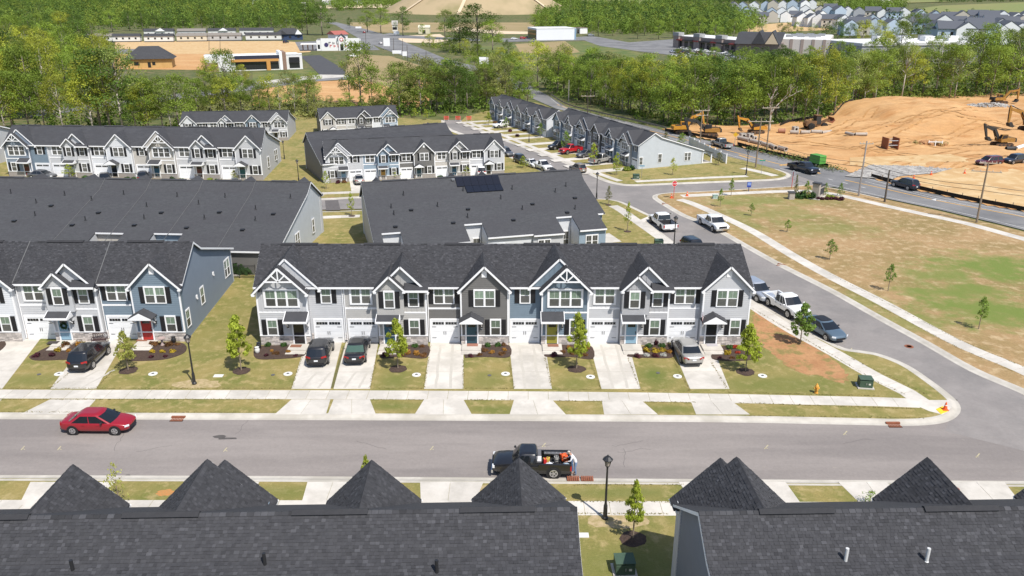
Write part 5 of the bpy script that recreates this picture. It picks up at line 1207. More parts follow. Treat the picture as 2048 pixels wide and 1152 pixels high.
# entrance sign bed
for px,pb,pt,w_,kd,lb in ((1590,392,350,13,'dull','narrow brownish conifer at the entrance sign'),(1612,397,362,20,'green','wide evergreen shrub left of the entrance sign'),(1650,392,366,15,'green','small tree right of the entrance sign'),(1680,392,366,15,'deep','small round tree on the highway pavement')):
    young(px,pb,pt,w_,kd,lb,ring=False,trunk=.08,cone=.75 if 'conifer' in lb else .3,n=700)
shrubs('at the entrance sign',[(1602,396,'dkgreen',1.2,1.1),(1622,397,'dkgreen',1.1,1.1),(1637,399,'plum',.6,.8),(1645,399,'plum',.6,.8),(1655,399,'plum',.6,.8),(1663,399,'plum',.6,.8),(1672,399,'plum',.6,.8),(1682,400,'plum',.7,.9),(1660,395,'lime',.9,.6),(1584,395,'russet',.6,.8)])
t = thing('entrance_sign','stone entrance monument with dark cap among shrubs by the highway','monument sign',G(1633,396),.9); lst = mat('monument_stone',(.42,.37,.32),.9,(.33,.29,.26),4)
MB().box(-.5,2.2,-.35,.35,0,1.7).build('sign_wall', lst, t); MB().box(-.9,-.2,-.5,.5,0,2.3).build('pillar', lst, t); MB().box(-1.,-.1,-.6,.6,2.3,2.48).build('pillar_cap', mat('cap_dark',(.06,.06,.065),.6), t); MB().box(-.2,2.3,-.42,.42,1.7,1.82).build('wall_cap', mat('cap_dark',(.06,.06,.065),.6), t); MB().box(.1,1.9,-.4,-.35,.5,1.4).build('sign_panel', mat('sign_dark',(.05,.05,.06),.5), t); MB().box(-1.3,2.5,-.8,.8,0,.12).build('plinth', concrete, t)
t = thing('entrance_pillar','small stone pillar left of the entrance conifer','pillar',G(1582,398)); MB().box(-.4,.4,-.4,.4,0,1.0).build('pillar', lst, t); MB().box(-.5,.5,-.5,.5,1.0,1.12).build('cap', mat('cap_dark',(.06,.06,.065),.6), t)
# bench, wreath, flag, doormats, pots, fence, barricades
t = thing('garden_bench','dark ornate metal bench in front of the blue house garage','bench',G(201,688),.12); bz = mat('bench_metal',(.06,.035,.035),.5)
for x in (-.6,.6): MB().beam((x,-.2,0),(x,-.2,.62),.05,.05).beam((x,.22,0),(x,.3,.95),.05,.05).beam((x,-.25,.62),(x,.26,.62),.05,.04).build('leg', bz, t)
for k in range(5): MB().box(-.6,.6,-.24+k*.1,-.18+k*.1,.42,.45).build('slat', bz, t)
mb = MB().beam((-.6,.24,.5),(.6,.24,.5),.04,.04).beam((-.6,.3,.94),(.6,.3,.94),.05,.05)
for k in range(6): c = -.5+k*.2; mb.path([(c+.1*math.cos(a*.785),.27,.72+.18*math.sin(a*.785)) for a in range(9)],[.016]*9,5)
mb.build('backrest', bz, t)
dl = G(364-258,692); 
t = thing('door_wreath','green wreath hanging on the pale blue front door','wreath',(-29.0-14.6+3.95,65.25,1.55)); put('foliage', quads('foliage',*(lambda g: ((lambda th: np.stack([.24*np.cos(th)+g.normal(size=300)*.05,g.normal(size=300)*.03-.05,.24*np.sin(th)+g.normal(size=300)*.05],1))(g.random(300)*6.28), g.normal(size=(300,3)), .12, g, leafmat('wreath_leaf',(.04,.09,.03)), g.random(300)))(np.random.default_rng(3))), t); MB().loft([[((.24+.04*math.cos(b))*math.cos(a),.04*math.sin(b)-.04,(.24+.04*math.cos(b))*math.sin(a)) for b in (0,1.57,3.14,4.71)] for a in [i*PI/8 for i in range(17)]],caps=False).build('ring', bark, t)
t = thing('national_flag','stars and stripes flag on a wall pole beside the rightmost garage','flag',(16.85,64.4,2.6)); MB().tube((0,0,0),(-.5,-.75,.95),.02,n=6).build('pole', white, t)
fr = []
for k in range(13):
    mb = MB(); m = mat('flag_red',(.42,.03,.04),.8) if k%2 == 0 else mat('flag_white',(.7,.7,.7),.8)
    x0 = -.48+k*.02; mb.ext([(x0,-.72+k*.045+.03*(k%2),.9-k*.06),(x0+.02,-.69+k*.045+.03*((k+1)%2),.85-k*.06),(x0+.05,-.69+k*.045,-.2-k*.03),(x0+.03,-.72+k*.045,-.2-k*.03)],(0,.012,.0)); mb.build('stripe', m, t)
MB().ext([(-.5,-.76,.93),(-.36,-.45,.53),(-.36,-.45,.05),(-.5,-.76,.4)],(-.012,0,0)).build('canton', mat('flag_blue',(.03,.04,.16),.8), t)
for px, py, c, lb in ((592,692,'rust','rust coloured doormat on the step of the black door'),(945,690,'brick','patterned doormat at the teal door'),(1106,691,'rust2','brown doormat at the olive door'),(1424,690,'pale','pale patterned doormat at the rightmost door'),(106,685,'dark','dark doormat at the pale blue door'),(285,680,'rust3','reddish doormat at the red door')):
    p = G(px,py,.17); m = mat('mat_'+c,{'r':(.24,.11,.07),'b':(.3,.14,.1),'p':(.42,.4,.42),'d':(.06,.05,.05)}[c[0]],.95)
    tag(MB().box(-.48,.48,-.28,.28,0,.02).box(-.4,.4,-.2,.2,.02,.026).build('doormat', m, loc=(p.x,p.y,.172)), lb, 'doormat')
for px, py, lb, m in ((325,690,'round pale bird bath in the bed of the blue end house',pvcw),):
    t = thing('bird_bath',lb,'bird bath',G(px,py,.03)); MB().lathe([(.18,0),(.1,.1),(.08,.5),(.2,.55),(.36,.66),(.34,.68),(.1,.6)]).build('basin', mat('terracotta_pale',(.35,.27,.25),.8), t, smooth=True)
for px, py, lb, m in ((518,697,'dark ceramic urn at the left corner of the main row',blackm),(515,706,'pale pot by the left corner bed',pvcw),(348,685,'metal plant stand at the blue house corner',blackm),(767,686,'black garden statue by the second garage',blackm)):
    t = thing('garden_pot',lb,'garden pot',G(px,py,.03)); MB().lathe([(.12,0),(.2,.12),(.22,.35),(.15,.48),(.19,.56),(.16,.56)]).build('pot', m, t, smooth=True); MB().lathe([(0,.5),(.15,.5),(.15,.53),(0,.54)]).build('soil', mulch, t)
def fence_line(pts, label, h=1.5, m=None, step=2.3, pk=.11):
    P = [Vector((p.x,p.y,0)) for p in pts]; t = thing('metal_fence', label, 'fence', P[0]); o = P[0]
    for i in range(len(P)-1):
        a, b = P[i]-o, P[i+1]-o; L = (b-a).length; n = max(1,round(L/step))
        for k in range(n+1): q = a.lerp(b,k/n); MB().box(-.03,.03,-.03,.03,0,h+.1).build('post', blackm, t, loc=q)
        for z in (.15,h-.15,h): MB().beam((a.x,a.y,z),(b.x,b.y,z),.03,.03).build('rail', blackm, t)
        mb = MB(); m_ = int(L/pk)
        for k in range(m_): q = a.lerp(b,k/m_); mb.box(q.x-.009,q.x+.009,q.y-.009,q.y+.009,.05,h)
        mb.build('pickets', blackm, t, kind='stuff')
fence_line([G(448,556),G(512,557)],'black metal fence between the left and main rows')
fence_line([G(462,545),G(486,545),G(488,530)],'short black patio fence behind the blue end house',1.2)
tag(put('hedge', leafmesh('hedge',900,1.,.25,77,leafmat('leaf_dkgreen',SH['dkgreen'],.2,.4,.3),.6,14), None, G(482,549)), 'low clipped hedge behind the black metal fence', 'hedge').scale = (1.9,.6,2.1)
t = thing('patio_chair','dark metal chair on the patio behind the blue house','chair',G(468,541),.4); MB().box(-.25,.25,-.25,.25,.4,.44).build('seat', blackm, t); MB().box(-.25,.25,.22,.26,.44,.9).build('backrest', blackm, t)
for sx in (-.22,.22):
    for sy in (-.22,.22): MB().box(sx-.02,sx+.02,sy-.02,sy+.02,0,.4).build('leg', blackm, t)
t = thing('garden_umbrella','folded pale parasol lying by the patio fence','parasol',G(480,538),.3); MB().tube((0,0,.1),(-.3,.6,1.2),.14,.05).build('canopy', white, t); MB().tube((-.3,.6,1.2),(-.36,.72,1.4),.02).build('pole', blackm, t)
slab('patio',[(458,552),(480,552),(488,534),(462,532)],-.05,.02,concrete,kind='structure'); slab('patio',[(1195,488),(1243,483),(1218,466),(1200,470)],-.05,.02,concrete,kind='structure')
for px, lb in ((893,'left'),(916,'middle'),(938,'right')):
    t = thing('road_barricade',lb+' one of the three red barricades at the end of the upper street','barricade',G(px,241),0,None,.7)
    for z in (.5,.95,1.4): MB().box(-.9,.9,-.05,.0,z-.12,z+.12).build('rail', mat('barricade_red',(.6,.03,.03),.6), t)
    for x in (-.75,.75): MB().box(x-.05,x+.05,0,.06,0,1.6).build('post', white, t)
# white vinyl fence behind the shaded row with posts
t = thing('vinyl_fence','white panel fence running back from the covered porch','fence',G(1405,325)); A = Vector((0,0,0)); B = G(1451,326)-G(1405,325); A2 = G(1408,300)-G(1405,325)
P = [G(1378,290)-G(1405,325), G(1452,327)-G(1405,325)]
L = (P[1]-P[0]).length; n = 7
for k in range(n+1): q = P[0].lerp(P[1],k/n); MB().box(-.09,.09,-.09,.09,0,1.75).box(-.11,.11,-.11,.11,1.75,1.83).build('post', white, t, loc=q)
for k in range(n):
    a, b = P[0].lerp(P[1],k/n), P[0].lerp(P[1],(k+1)/n); MB().beam((a.x,a.y,.85),(b.x,b.y,.85),.05,1.5).build('panel', whitev, t)
# details on the white end wall of the shaded row (windows, porch)
r13 = [o for o in bpy.data.objects if o.name.startswith('townhouse_row') and 'covered porch' in o.get('label','')][0]
LT = 6*W
for y, z, n_, w_, h_ in ((1.3,1.0,1,.8,1.6),(6.2,1.2,1,.9,1.8),(13.6,1.1,2,1.6,1.7)): window(r13, LT-.02, z, w_, h_, n_, y, 1, shut=False, rz=PI/2)
for q in (17.8,20.2): MB().box(LT-.28,LT-.02,q-.13,q+.13,0,zrear(q)-.2).build('porch_post', white, r13)
MB().ext([(40.6,17.6,zrear(17.6)),(LT+.25,17.6,zrear(17.6)),(LT+.25,20.5,zrear(20.5)),(40.6,20.5,zrear(20.5))],(0,0,-.14)).build('porch_roof', shingle1, r13); MB().ext([(LT-.06,17.6,2.35),(LT-.06,20.4,2.35),(LT-.06,20.4,zrear(20.4)-.12),(LT-.06,17.6,zrear(17.6)-.12)],(.05,0,0)).build('porch_gable', sid('side'), r13)
MB().box(40.7,LT,17.6,20.6,0,.1).build('porch_slab', concrete, r13)
r14 = [o for o in bpy.data.objects if o.name.startswith('townhouse_row') and 'farthest shaded' in o.get('label','')][0]
window(r14, LT-.02, 1.3, .9, 1.7, 1, 3.0, 1, shut=False, rz=PI/2)
r9 = [o for o in bpy.data.objects if o.name.startswith('townhouse_row') and 'far left row' in o.get('label','')][0]
for y, n_, w_ in ((5.,1,.8),(11.5,2,1.6)): window(r9, LT+.04-.15*y, 1.2, w_, 1.7, n_, y, 1, shut=False, rz=PI/2)
r5 = rows0[4]
for y, n_, w_ in ((4.5,1,.8),(11.,2,1.5)): window(r5, -.04, 1.2, w_, 1.7, n_, y, 1, shut=False, rz=-PI/2)
# what lies in the black pickup's bed
bm = Matrix.Translation(Vector(blk)) @ Matrix.Rotation(blk_a,4,'Z')
def inbed(x, y, z=.6): v = bm @ Vector((x,y,z)); return (v.x,v.y,v.z)
def cargo(nm, lb, cat, x, y, mbs, rz=0):
    t = thing(nm, lb, cat, inbed(x,y,.59), blk_a+rz)
    for pn, mb, m in mbs: mb.build(pn, m, t)
    return t
tan_ = mat('tool_grey',(.12,.12,.13),.6)
cargo('toolbox','wide black toolbox across the front of the pickup bed','toolbox',-.3,0,[('box',MB().box(-.3,.3,-.76,.76,0,.5),blackm),('lid',MB().box(-.31,.31,-.77,.77,.5,.55).box(-.2,.2,.05,.7,.55,.57),tan_),('latch',MB().box(-.33,-.31,-.1,.1,.36,.46),steel)])
cargo('storage_tray','white topped tray beside the black toolbox','tray',-.32,.42,[('tray',MB().box(-.29,.29,-.28,.28,.56,.6),mat('tray_white',(.62,.6,.6),.6)),('divider',MB().box(-.015,.015,-.28,.28,.6,.63),tan_)])
cargo('leaf_blower','orange power tool at the tailgate end of the bed','power tool',-2.1,-.25,[('casing',MB().obox((0,0,.3),(.42,.5,.3),.3).ball((.05,.05,.48),(.16,.2,.12)),cone_o),('handle',MB().beam((-.15,0,.45),(.15,0,.62),.05,.05),blackm),('nozzle',MB().tube((.2,0,.2),(.6,.1,.15),.06),blackm)])
cargo('fuel_can','small red fuel can beside the toolbox','fuel can',-.85,.1,[('can',MB().obox((0,0,.2),(.2,.28,.34),.2),mat('can_red',(.5,.03,.03),.5)),('spout',MB().tube((0,.05,.37),(.1,.1,.5),.03),yellowp)])
cargo('yellow_case','yellow tool case in the pickup bed','tool case',-1.05,.0,[('case',MB().obox((0,0,.22),(.2,.3,.3),-.2),yellowp),('handle',MB().box(-.02,.02,-.08,.08,.37,.42),blackm)])
cargo('plastic_bag','crumpled white bag along the bed side','bag',-1.15,.55,[('bag',MB().ball((0,0,.2),(.24,.2,.18),9,5).ball((.15,.02,.26),(.13,.12,.1),7,4),mat('bag_white',(.6,.62,.66),.6)),('tie',MB().tube((0,0,.36),(.02,0,.44),.03),white)])
cargo('plastic_bag','pale blue bag near the tailgate','bag',-2.2,.5,[('bag',MB().ball((0,0,.2),(.22,.2,.17),9,5).ball((-.12,.05,.24),(.12,.1,.1),7,4),mat('bag_blue',(.4,.52,.6),.6)),('tie',MB().tube((0,0,.34),(.02,0,.42),.03),white)])
cargo('bucket','grey bucket of tools in the middle of the bed','bucket',-1.6,-.2,[('pail',MB().lathe([(.13,0),(.16,.36),(.14,.36),(.12,.05)]),mat('pail',(.4,.4,.38),.5)),('tools',MB().tube((0,0,.1),(.12,.1,.62),.02).tube((0,0,.1),(-.1,.05,.58),.018).tube((.03,0,.1),(.02,-.14,.6),.02),steel)])
cargo('hose_coil','black hose coil lying in the bed','hose',-1.65,.4,[('coil',MB().path([(.22*math.cos(a*.6),.22*math.sin(a*.6),.08+.012*a) for a in range(24)],[.03]*24,6),black),('nozzle',MB().tube((.2,0,.3),(.34,.1,.34),.03),steel)])
cargo('metal_ladder','pale folded ladder along the far side of the bed','ladder',-1.6,-.62,[('rail',MB().box(-.9,.8,-.06,-.02,.35,.42),steel),('rail',MB().box(-.9,.8,.08,.12,.35,.42),steel),('rungs',(lambda m: [m.box(-.8+k*.25,-.76+k*.25,-.02,.08,.37,.4) for k in range(7)] and m)(MB()),steel)])
# the person at the tailgate
def person():
    pl = G(1138,948,-.11); t = thing('person','person in a white shirt and blue jeans leaning over the pickup tailgate','person',(pl.x+.42,pl.y,-.12),PI+.05)
    me = bpy.data.meshes.new('body'); J = {'pel':(0,0,.95),'sp':(.1,0,1.15),'ch':(.24,0,1.36),'nk':(.36,0,1.5),'hd0':(.43,0,1.58),'hd1':(.52,0,1.68),'lh':(0,.1,.92),'lk':(.06,.12,.5),'la':(-.02,.13,.09),'lt':(.16,.14,.04),'rh':(0,-.1,.92),'rk':(.03,-.12,.5),'ra':(-.05,-.13,.09),'rt':(.13,-.14,.04),'ls':(.27,.2,1.4),'le':(.38,.27,1.16),'lw':(.6,.2,1.08),'rs':(.27,-.2,1.4),'re':(.4,-.26,1.17),'rw':(.62,-.18,1.12)}
    E = ['pel-sp','sp-ch','ch-nk','nk-hd0','hd0-hd1','pel-lh','lh-lk','lk-la','la-lt','pel-rh','rh-rk','rk-ra','ra-rt','ch-ls','ls-le','le-lw','ch-rs','rs-re','re-rw']
    Rr = {'pel':.15,'sp':.14,'ch':.16,'nk':.065,'hd0':.1,'hd1':.09,'lh':.1,'rh':.1,'lk':.068,'rk':.068,'la':.045,'ra':.045,'lt':.035,'rt':.035,'ls':.075,'rs':.075,'le':.05,'re':.05,'lw':.034,'rw':.034}
    for s, wn in ((1,'lw'),(-1,'rw')):
        wx, wy, wz = J[wn]
        J[wn+'p'] = (wx+.08,wy,wz-.02); E.append(wn+'-'+wn+'p'); Rr[wn+'p'] = .032
        for k, (dy, ln) in enumerate(((-.03,.06),(-.01,.075),(.012,.07),(.03,.055))): J[f'{wn}f{k}'] = (wx+.1+ln*.6,wy+dy,wz-.03); J[f'{wn}g{k}'] = (wx+.1+ln,wy+dy*1.1,wz-.06); E += [f'{wn}p-{wn}f{k}',f'{wn}f{k}-{wn}g{k}']; Rr[f'{wn}f{k}'] = .01; Rr[f'{wn}g{k}'] = .008
        J[wn+'t'] = (wx+.07,wy-s*.05,wz-.01); E.append(wn+'-'+wn+'t'); Rr[wn+'t'] = .011
    K = list(J); me.from_pydata([J[k] for k in K],[tuple(K.index(q) for q in e.split('-')) for e in E],[])
    o = put('body', me, None); md = o.modifiers.new('s','SKIN'); o.modifiers.new('b','SUBSURF').levels = 1
    for i, k in enumerate(K): v = me.skin_vertices[0].data[i]; v.radius = (Rr[k],Rr[k]); v.use_root = k == 'pel'
    dg = bpy.context.evaluated_depsgraph_get(); m2 = bpy.data.meshes.new_from_object(o.evaluated_get(dg)); bpy.data.objects.remove(o)
    ms = [mat('skin',(.42,.24,.17),.6),mat('shirt_white',(.66,.66,.7),.8),mat('jeans_blue',(.16,.24,.38),.9),mat('shoe_brown',(.06,.04,.035),.7)]; m2.materials.clear()
    for m in ms: m2.materials.append(m)
    for p in m2.polygons:
        c = p.center; p.material_index = 3 if c.z < .1 else (2 if c.z < 1.0 and abs(c.y) < .3 and c.x < .3 else (0 if (c.z > 1.5 or c.x > .5) else 1)); p.use_smooth = True
    put('body', m2, t)
    MB().ball((.47,0,1.7),(.1,.085,.07),10,5).build('hair', mat('hair_grey',(.5,.46,.43),.8), t, smooth=True)
    mb = MB()
    for s in (-1,1): mb.ball((.585,s*.035,1.66),.012,6,3).ball((.47,s*.1,1.62),(.02,.015,.03),6,3)
    mb.ball((.6,0,1.63),(.018,.012,.02),6,3).box(.575,.585,-.025,.025,1.585,1.592); mb.build('face', mat('skin',(.42,.24,.17),.6), t)
person()

blotch('paint_mark',330,985,.55,.36,.006,mat('paint_orange',(.5,.2,.06),.9,(.3,.2,.08),9,lo=.3,hi=.75))

# tyre marks on the drives, worn gutter dirt and tar lines on the street
tm = mat('tyre_mark',(.45,.42,.375),.9,(.45,.42,.37),2,lo=.35,hi=.6,fine=(4,.1))
r = random.Random(8)
for g0,g1,yt,s0,s1 in ((861,927,690,848,927),(1018,1089,690,1028,1104),(1178,1256,690,1203,1281),(612,684,745,583,661),(692,757,745,667,740),(178,252,740,100,192)):
    for f in (.3,.68):
        a, b = G(g0+(g1-g0)*f,yt), G(s0+(s1-s0)*f,776); n = b-a; P = [a.lerp(b,k/8)+Vector((r.uniform(-.05,.05),0,0)) for k in range(9)]; MBr = MB(); ribbon(MBr,P,-.1-r.random()*.03,.1,.0145); MBr.build('tyre_mark',tm,kind='structure')
tl = mat('tar_line',(.11,.1,.097),.85)
for _ in range(9):
    px, py = r.uniform(60,2000), r.uniform(868,940); a = G(px,py,-.11); P = [a]; d = r.choice((0,0,1.4))+r.uniform(-.3,.3)
    for k in range(7): P.append(P[-1]+Vector((math.cos(d+r.uniform(-.5,.5))*.35,math.sin(d+r.uniform(-.5,.5))*.35,0)))
    MBr = MB(); ribbon(MBr,P,-.012,.012,-.1145); MBr.build('crack',tl,kind='structure')

def fringe(lines, n, seed):
    g = np.random.default_rng(seed); L = []
    for px, m in lines:
        P = W2(px); tot = sum((P[i+1]-P[i]).length for i in range(len(P)-1)); Q = resample(P,.05); k = int(m*tot); idx = g.integers(0,len(Q),k); L += [(Q[i].x,Q[i].y,.01) for i in idx]
    L = np.array(L)+g.normal(size=(len(L),3))*np.array([.05,.045,0]); n = len(L)
    put('grass_fringe', quads('grass_fringe',L+np.array([0,0,.02]),np.tile([0,0,.6],(n,1)),.085,g,leafmat('fringe_grass',(.2,.175,.06),0,.45,.2),g.random(n)), kind='stuff')
dr = lambda a,b,c,d: [(a,692),(b,777)]
fringe([([(0,777),(583,777)],22),([(745,777),(848,777)],22),([(927,777),(1028,777)],22),([(1104,779),(1203,780)],22),([(1281,781),(1380,782)],22),([(1459,785),(1760,792)],22),([(0,799),(560,799)],22),([(745,799),(845,800)],22),([(930,800),(1026,800)],22),([(1115,802),(1208,803)],22),([(1290,804),(1392,805)],22),([(1480,806),(1830,818)],22),([(0,824),(550,825)],18),([(1490,831),(1850,836)],18),
 ([(612,692),(583,777)],22),([(757,700),(740,777)],22),([(861,692),(848,777)],22),([(927,716),(927,777)],22),([(1018,716),(1028,777)],22),([(1090,716),(1104,778)],22),([(1178,718),(1203,780)],22),([(1256,716),(1281,781)],22),([(1345,716),(1380,782)],22),([(1421,722),(1459,785)],22),([(170,720),(100,777)],22),([(245,720),(192,777)],22),
 ([(1150,1003),(1370,1004)],18),([(1150,1027),(1340,1028)],22),([(1150,970),(1370,970)],18),([(1660,548),(1919,680),(2048,734)],12),([(1660,562),(1919,697),(2048,752)],12),([(1503,616),(1669,713),(1747,760),(1812,790)],16),([(1700,716),(1800,762),(1860,793)],16)], 0, 4)
# ------------------------------------------------------------------ woods: individual trees, then the far woods as one mass
LC = {'y':(.34,.37,.05),'g':(.21,.29,.045),'d':(.10,.165,.03),'o':(.235,.25,.075),'p':(.26,.32,.08)}
def tree_proto(kind, seed, n=2100, tall=1.0, sparse=False):
    g = np.random.default_rng(seed); R = .30; base = .34 if sparse else .24
    K = 44
    # limbs first, crown lobes at their ends
    u = g.random(K)**.85; th = g.random(K)*2*PI; zz = base+(1-base)*(u*.93+.03)
    t = (zz-base)/(1-base); env = R*np.sin(PI*np.clip(t*.8+.16,0,1))**.75*(.75+.5*g.random(K)); rr = env*np.sqrt(.25+.75*g.random(K))
    c = np.stack([rr*np.cos(th), rr*np.sin(th), zz],1); rad = (.055+.05*g.random(K))
    i = g.choice(K, n, p=rad**2/np.sum(rad**2)); d = g.normal(size=(n,3)); d /= np.linalg.norm(d,axis=1)[:,None]
    p = c[i]+d*np.array([1.15,1.15,.8])*rad[i][:,None]*(.35+.65*g.random((n,1))**.5)
    tone = g.random(K)
    me = quads('crown', p*20, d, .48 if not sparse else .42, g, leafmat('tree_leaf_'+kind, LC[kind], .3, .5, .42), tone[i])
    mb = MB(); H = 20; mb.tube((0,0,-.4),(.1,.05,H*.45),.28,.2,8); mb.tube((.1,.05,H*.45),(-.1,.1,H*.86),.2,.05,7)
    for q in range(13 if sparse else 9):
        k = q*3 % K; z0 = H*min(zz[k]*.62, .7); e = c[k]*H; m = (e[0]*.45, e[1]*.45, z0+(e[2]-z0)*.35)
        mb.path([(.03*q%.1,0,z0), m, tuple(e)], [.12,.08,.025], 5)
    t = thing('tree','x','tree',(0,-500,-500))
    put('crown', me, t); mb.build('trunk', barkpale if sparse else bark, t, smooth=2); return t
PR = {k: [tree_proto(k, 10*j+i, sparse=(k == 'p' or (k == 'y' and i == 1)), n=2300 if k == 'p' else 3000) for i in range(3 if k in 'yg' else 2)] for j, k in enumerate('ygdop')}
TL = {'y':'yellow green tree','g':'mid green tree','d':'dark green tree','o':'olive brown tree','p':'pale trunked tree'}
NT = 0
def plant(x, y, h, k, where, w_=None, z=-.2, rr=rnd, label=None):
    global NT
    o = clone(rr.choice(PR[k]), (x,y,z), rr.random()*6.28, label or TL[k]+' '+where, 'trees '+where); s = h/20; ws = (w_ or rr.uniform(.85,1.2))*s; o.scale = (ws,ws,s); NT += 1
RK = {}; RKN = ['at the front edge','in the second rank','in the third rank','in the fourth rank','in the fifth rank','deep inside','farther back','far back','at the rear','at the far rear']
def band(a, b, n, h, kinds, where, jit=6, seed=1, w_=None):
    r = random.Random(seed); k_ = RK.get(where,0); RK[where] = k_+1; rk = RKN[min(k_,9)]
    for i in range(n):
        t = (i+.5+r.uniform(-.4,.4))/n; px, py = a[0]+(b[0]-a[0])*t, a[1]+(b[1]-a[1])*t+r.uniform(-jit,jit); p = G(px,py)
        hh = r.uniform(*h); kd = r.choice(kinds); sz = 'tall ' if hh > h[0]+.66*(h[1]-h[0]) else ('low ' if hh < h[0]+.33*(h[1]-h[0]) else '')
        plant(p.x, p.y, hh, kd, where, w_, p.z-.2, r, sz+TL[kd]+' '+where.replace('in the ',rk+' of the ',1)+(' at left','',' at right')[min(2,int(t*3))] if where.startswith('in the') else sz+TL[kd]+' '+rk+' '+where)
wl = 'in the far left wood'
band((-40,262),(150,262),6,(11,15),'ygdgo',wl,3,1); band((170,264),(250,262),4,(13,19),'yydp',wl,3,2); band((262,264),(365,262),6,(9,13),'ydpgg',wl,3,42)
band((-40,236),(110,236),6,(13,18),'gydg',wl,5,3); band((180,240),(360,238),5,(8,11.5),'ygp',wl,4,33); band((-40,205),(235,200),9,(14,19),'yygdp',wl,6,4); band((-40,178),(225,176),10,(15,20),'yygdo',wl,6,5)
band((-40,148),(205,150),9,(15,20),'yygdg',wl,6,6); band((-40,118),(215,118),9,(15,20),'ygdog',wl,5,7); band((-40,92),(165,92),8,(15,20),'gdgyo',wl,4,8)
wm = 'in the dirt lot trees'
band((372,226),(640,232),13,(7,10.5),'ggoyp',wm,6,9); band((395,205),(490,200),3,(8,10),'gpy',wm,5,10); band((570,214),(645,208),4,(7,10),'go',wm,5,11)
for px,pb,h,k in ((455,205,15,'g'),(425,200,12,'y'),(722,212,17.5,'g'),(700,206,12,'o'),(745,213,11,'g')):
    p = G(px,pb); plant(p.x,p.y,h,k,wm,.95)
wc = 'in the street end strip'
band((775,228),(1060,214),15,(9,13.5),'ggdoo',wc,5,12); band((790,214),(1045,200),11,(9,14),'ggodg',wc,5,13); band((860,185),(1050,172),7,(8,12),'goy',wc,5,14)
band((650,224),(780,226),5,(4,6),'go',wc,3,41)
ob = 'standing by the far highway'; NB = 0; OBW = ['left of the big oaks on the meadow','in the middle of the big oak clump','right in the oak clump','behind the oak clump','left of the highway junction','right beside the junction tree','before the pale shed','left behind the bank','behind the red roofed shop','at the far highway edge','at the right foot of the oaks','before the metal building','on the meadow verge','on the meadow bank','on the sandy pad','in front of the oaks','at the lower edge of the oaks','at the sandy lot edge']
for px,pb,h,w_,k in ((920,104,19,1.5,'d'),(955,106,24,1.5,'d'),(985,108,17,1.4,'g'),(890,78,19,1.1,'g'),(735,64,17,1.4,'g'),(762,66,19,1.4,'g'),(806,72,20,1.1,'d'),(615,69,22,1.3,'d'),(645,70,23,1.4,'d'),(700,56,9,1.,'d'),(1017,118,9,1.1,'d'),(1128,115,5,1.,'g'),(955,123,8,1.2,'g'),(1000,125,7,1.3,'y'),(860,92,7,1.5,'y'),(900,100,8,1.6,'g'),(930,110,8,1.4,'y'),(845,70,8,1.,'g')):
    p = G(px,pb); plant(p.x,p.y,h,k,ob,w_,label=f'{"tall" if h > 15 else "small"} {TL[k]} {OBW[NB]}'); NB += 1
wr = 'in the highway wood'
band((1085,178),(1290,236),11,(9,13),'ggyg',wr,4,15); band((1120,178),(1330,240),11,(11,16),'gygyd',wr,5,16); band((1060,166),(1400,225),12,(10,15),'ggyog',wr,6,17); band((1330,248),(1640,246),13,(11,17),'ggydg',wr,4,18)
band((1390,225),(1680,228),12,(13,17),'dggy',wr,5,19); band((1160,150),(1480,190),12,(8,11),'goodg',wr,7,20); band((1480,190),(1740,205),11,(12,16),'dgdgy',wr,7,21); band((1230,142),(1500,158),7,(5,8),'ggoy',wr,6,22); band((1330,136),(1500,140),6,(6,9.5),'ggd',wr,4,46); band((1500,132),(1670,138),7,(6.5,9.5),'ggdy',wr,3,47); band((1350,126),(1480,128),3,(5,8),'gd',wr,2,48); band((1500,160),(1700,172),8,(8,11),'gdg',wr,6,23)
wf = 'in the clay site wood'
band((1660,222),(1760,200),8,(10,15),'pygp',wf,4,24); band((1740,196),(2070,190),14,(13,19),'pgdgpy',wf,4,25); band((1720,180),(2070,172),12,(11,14),'gdgyp',wf,6,26); band((1690,158),(2070,150),9,(8,11),'ggdyd',wf,5,27); band((1980,176),(2070,180),4,(14,18),'dd',wf,5,28)
band((1660,132),(1740,128),3,(8,11),'yg',wf,3,29); band((1755,122),(1800,120),3,(13,18),'yg',wf,3,30); band((1930,140),(2070,128),6,(14,18),'gdgp',wf,4,31); band((1860,128),(1960,132),4,(9,13),'gd',wf,3,34)
wk_ = 'behind the mobile home row'
band((-20,72),(180,76),7,(14,18),'gdo',wk_,4,35); band((215,62),(610,62),14,(12,17),'gdgd',wk_,1.5,36,1.3)
ws_ = 'behind the shops'
band((1050,64),(1480,84),15,(10,15),'ggdg',ws_,5,37,1.3); band((1480,86),(1640,84),6,(10,15),'gpo',ws_,3,38); band((1640,96),(1760,92),5,(13,17),'gdy',ws_,3,39); band((1790,86),(1860,92),3,(14,19),'dg',ws_,3,40)
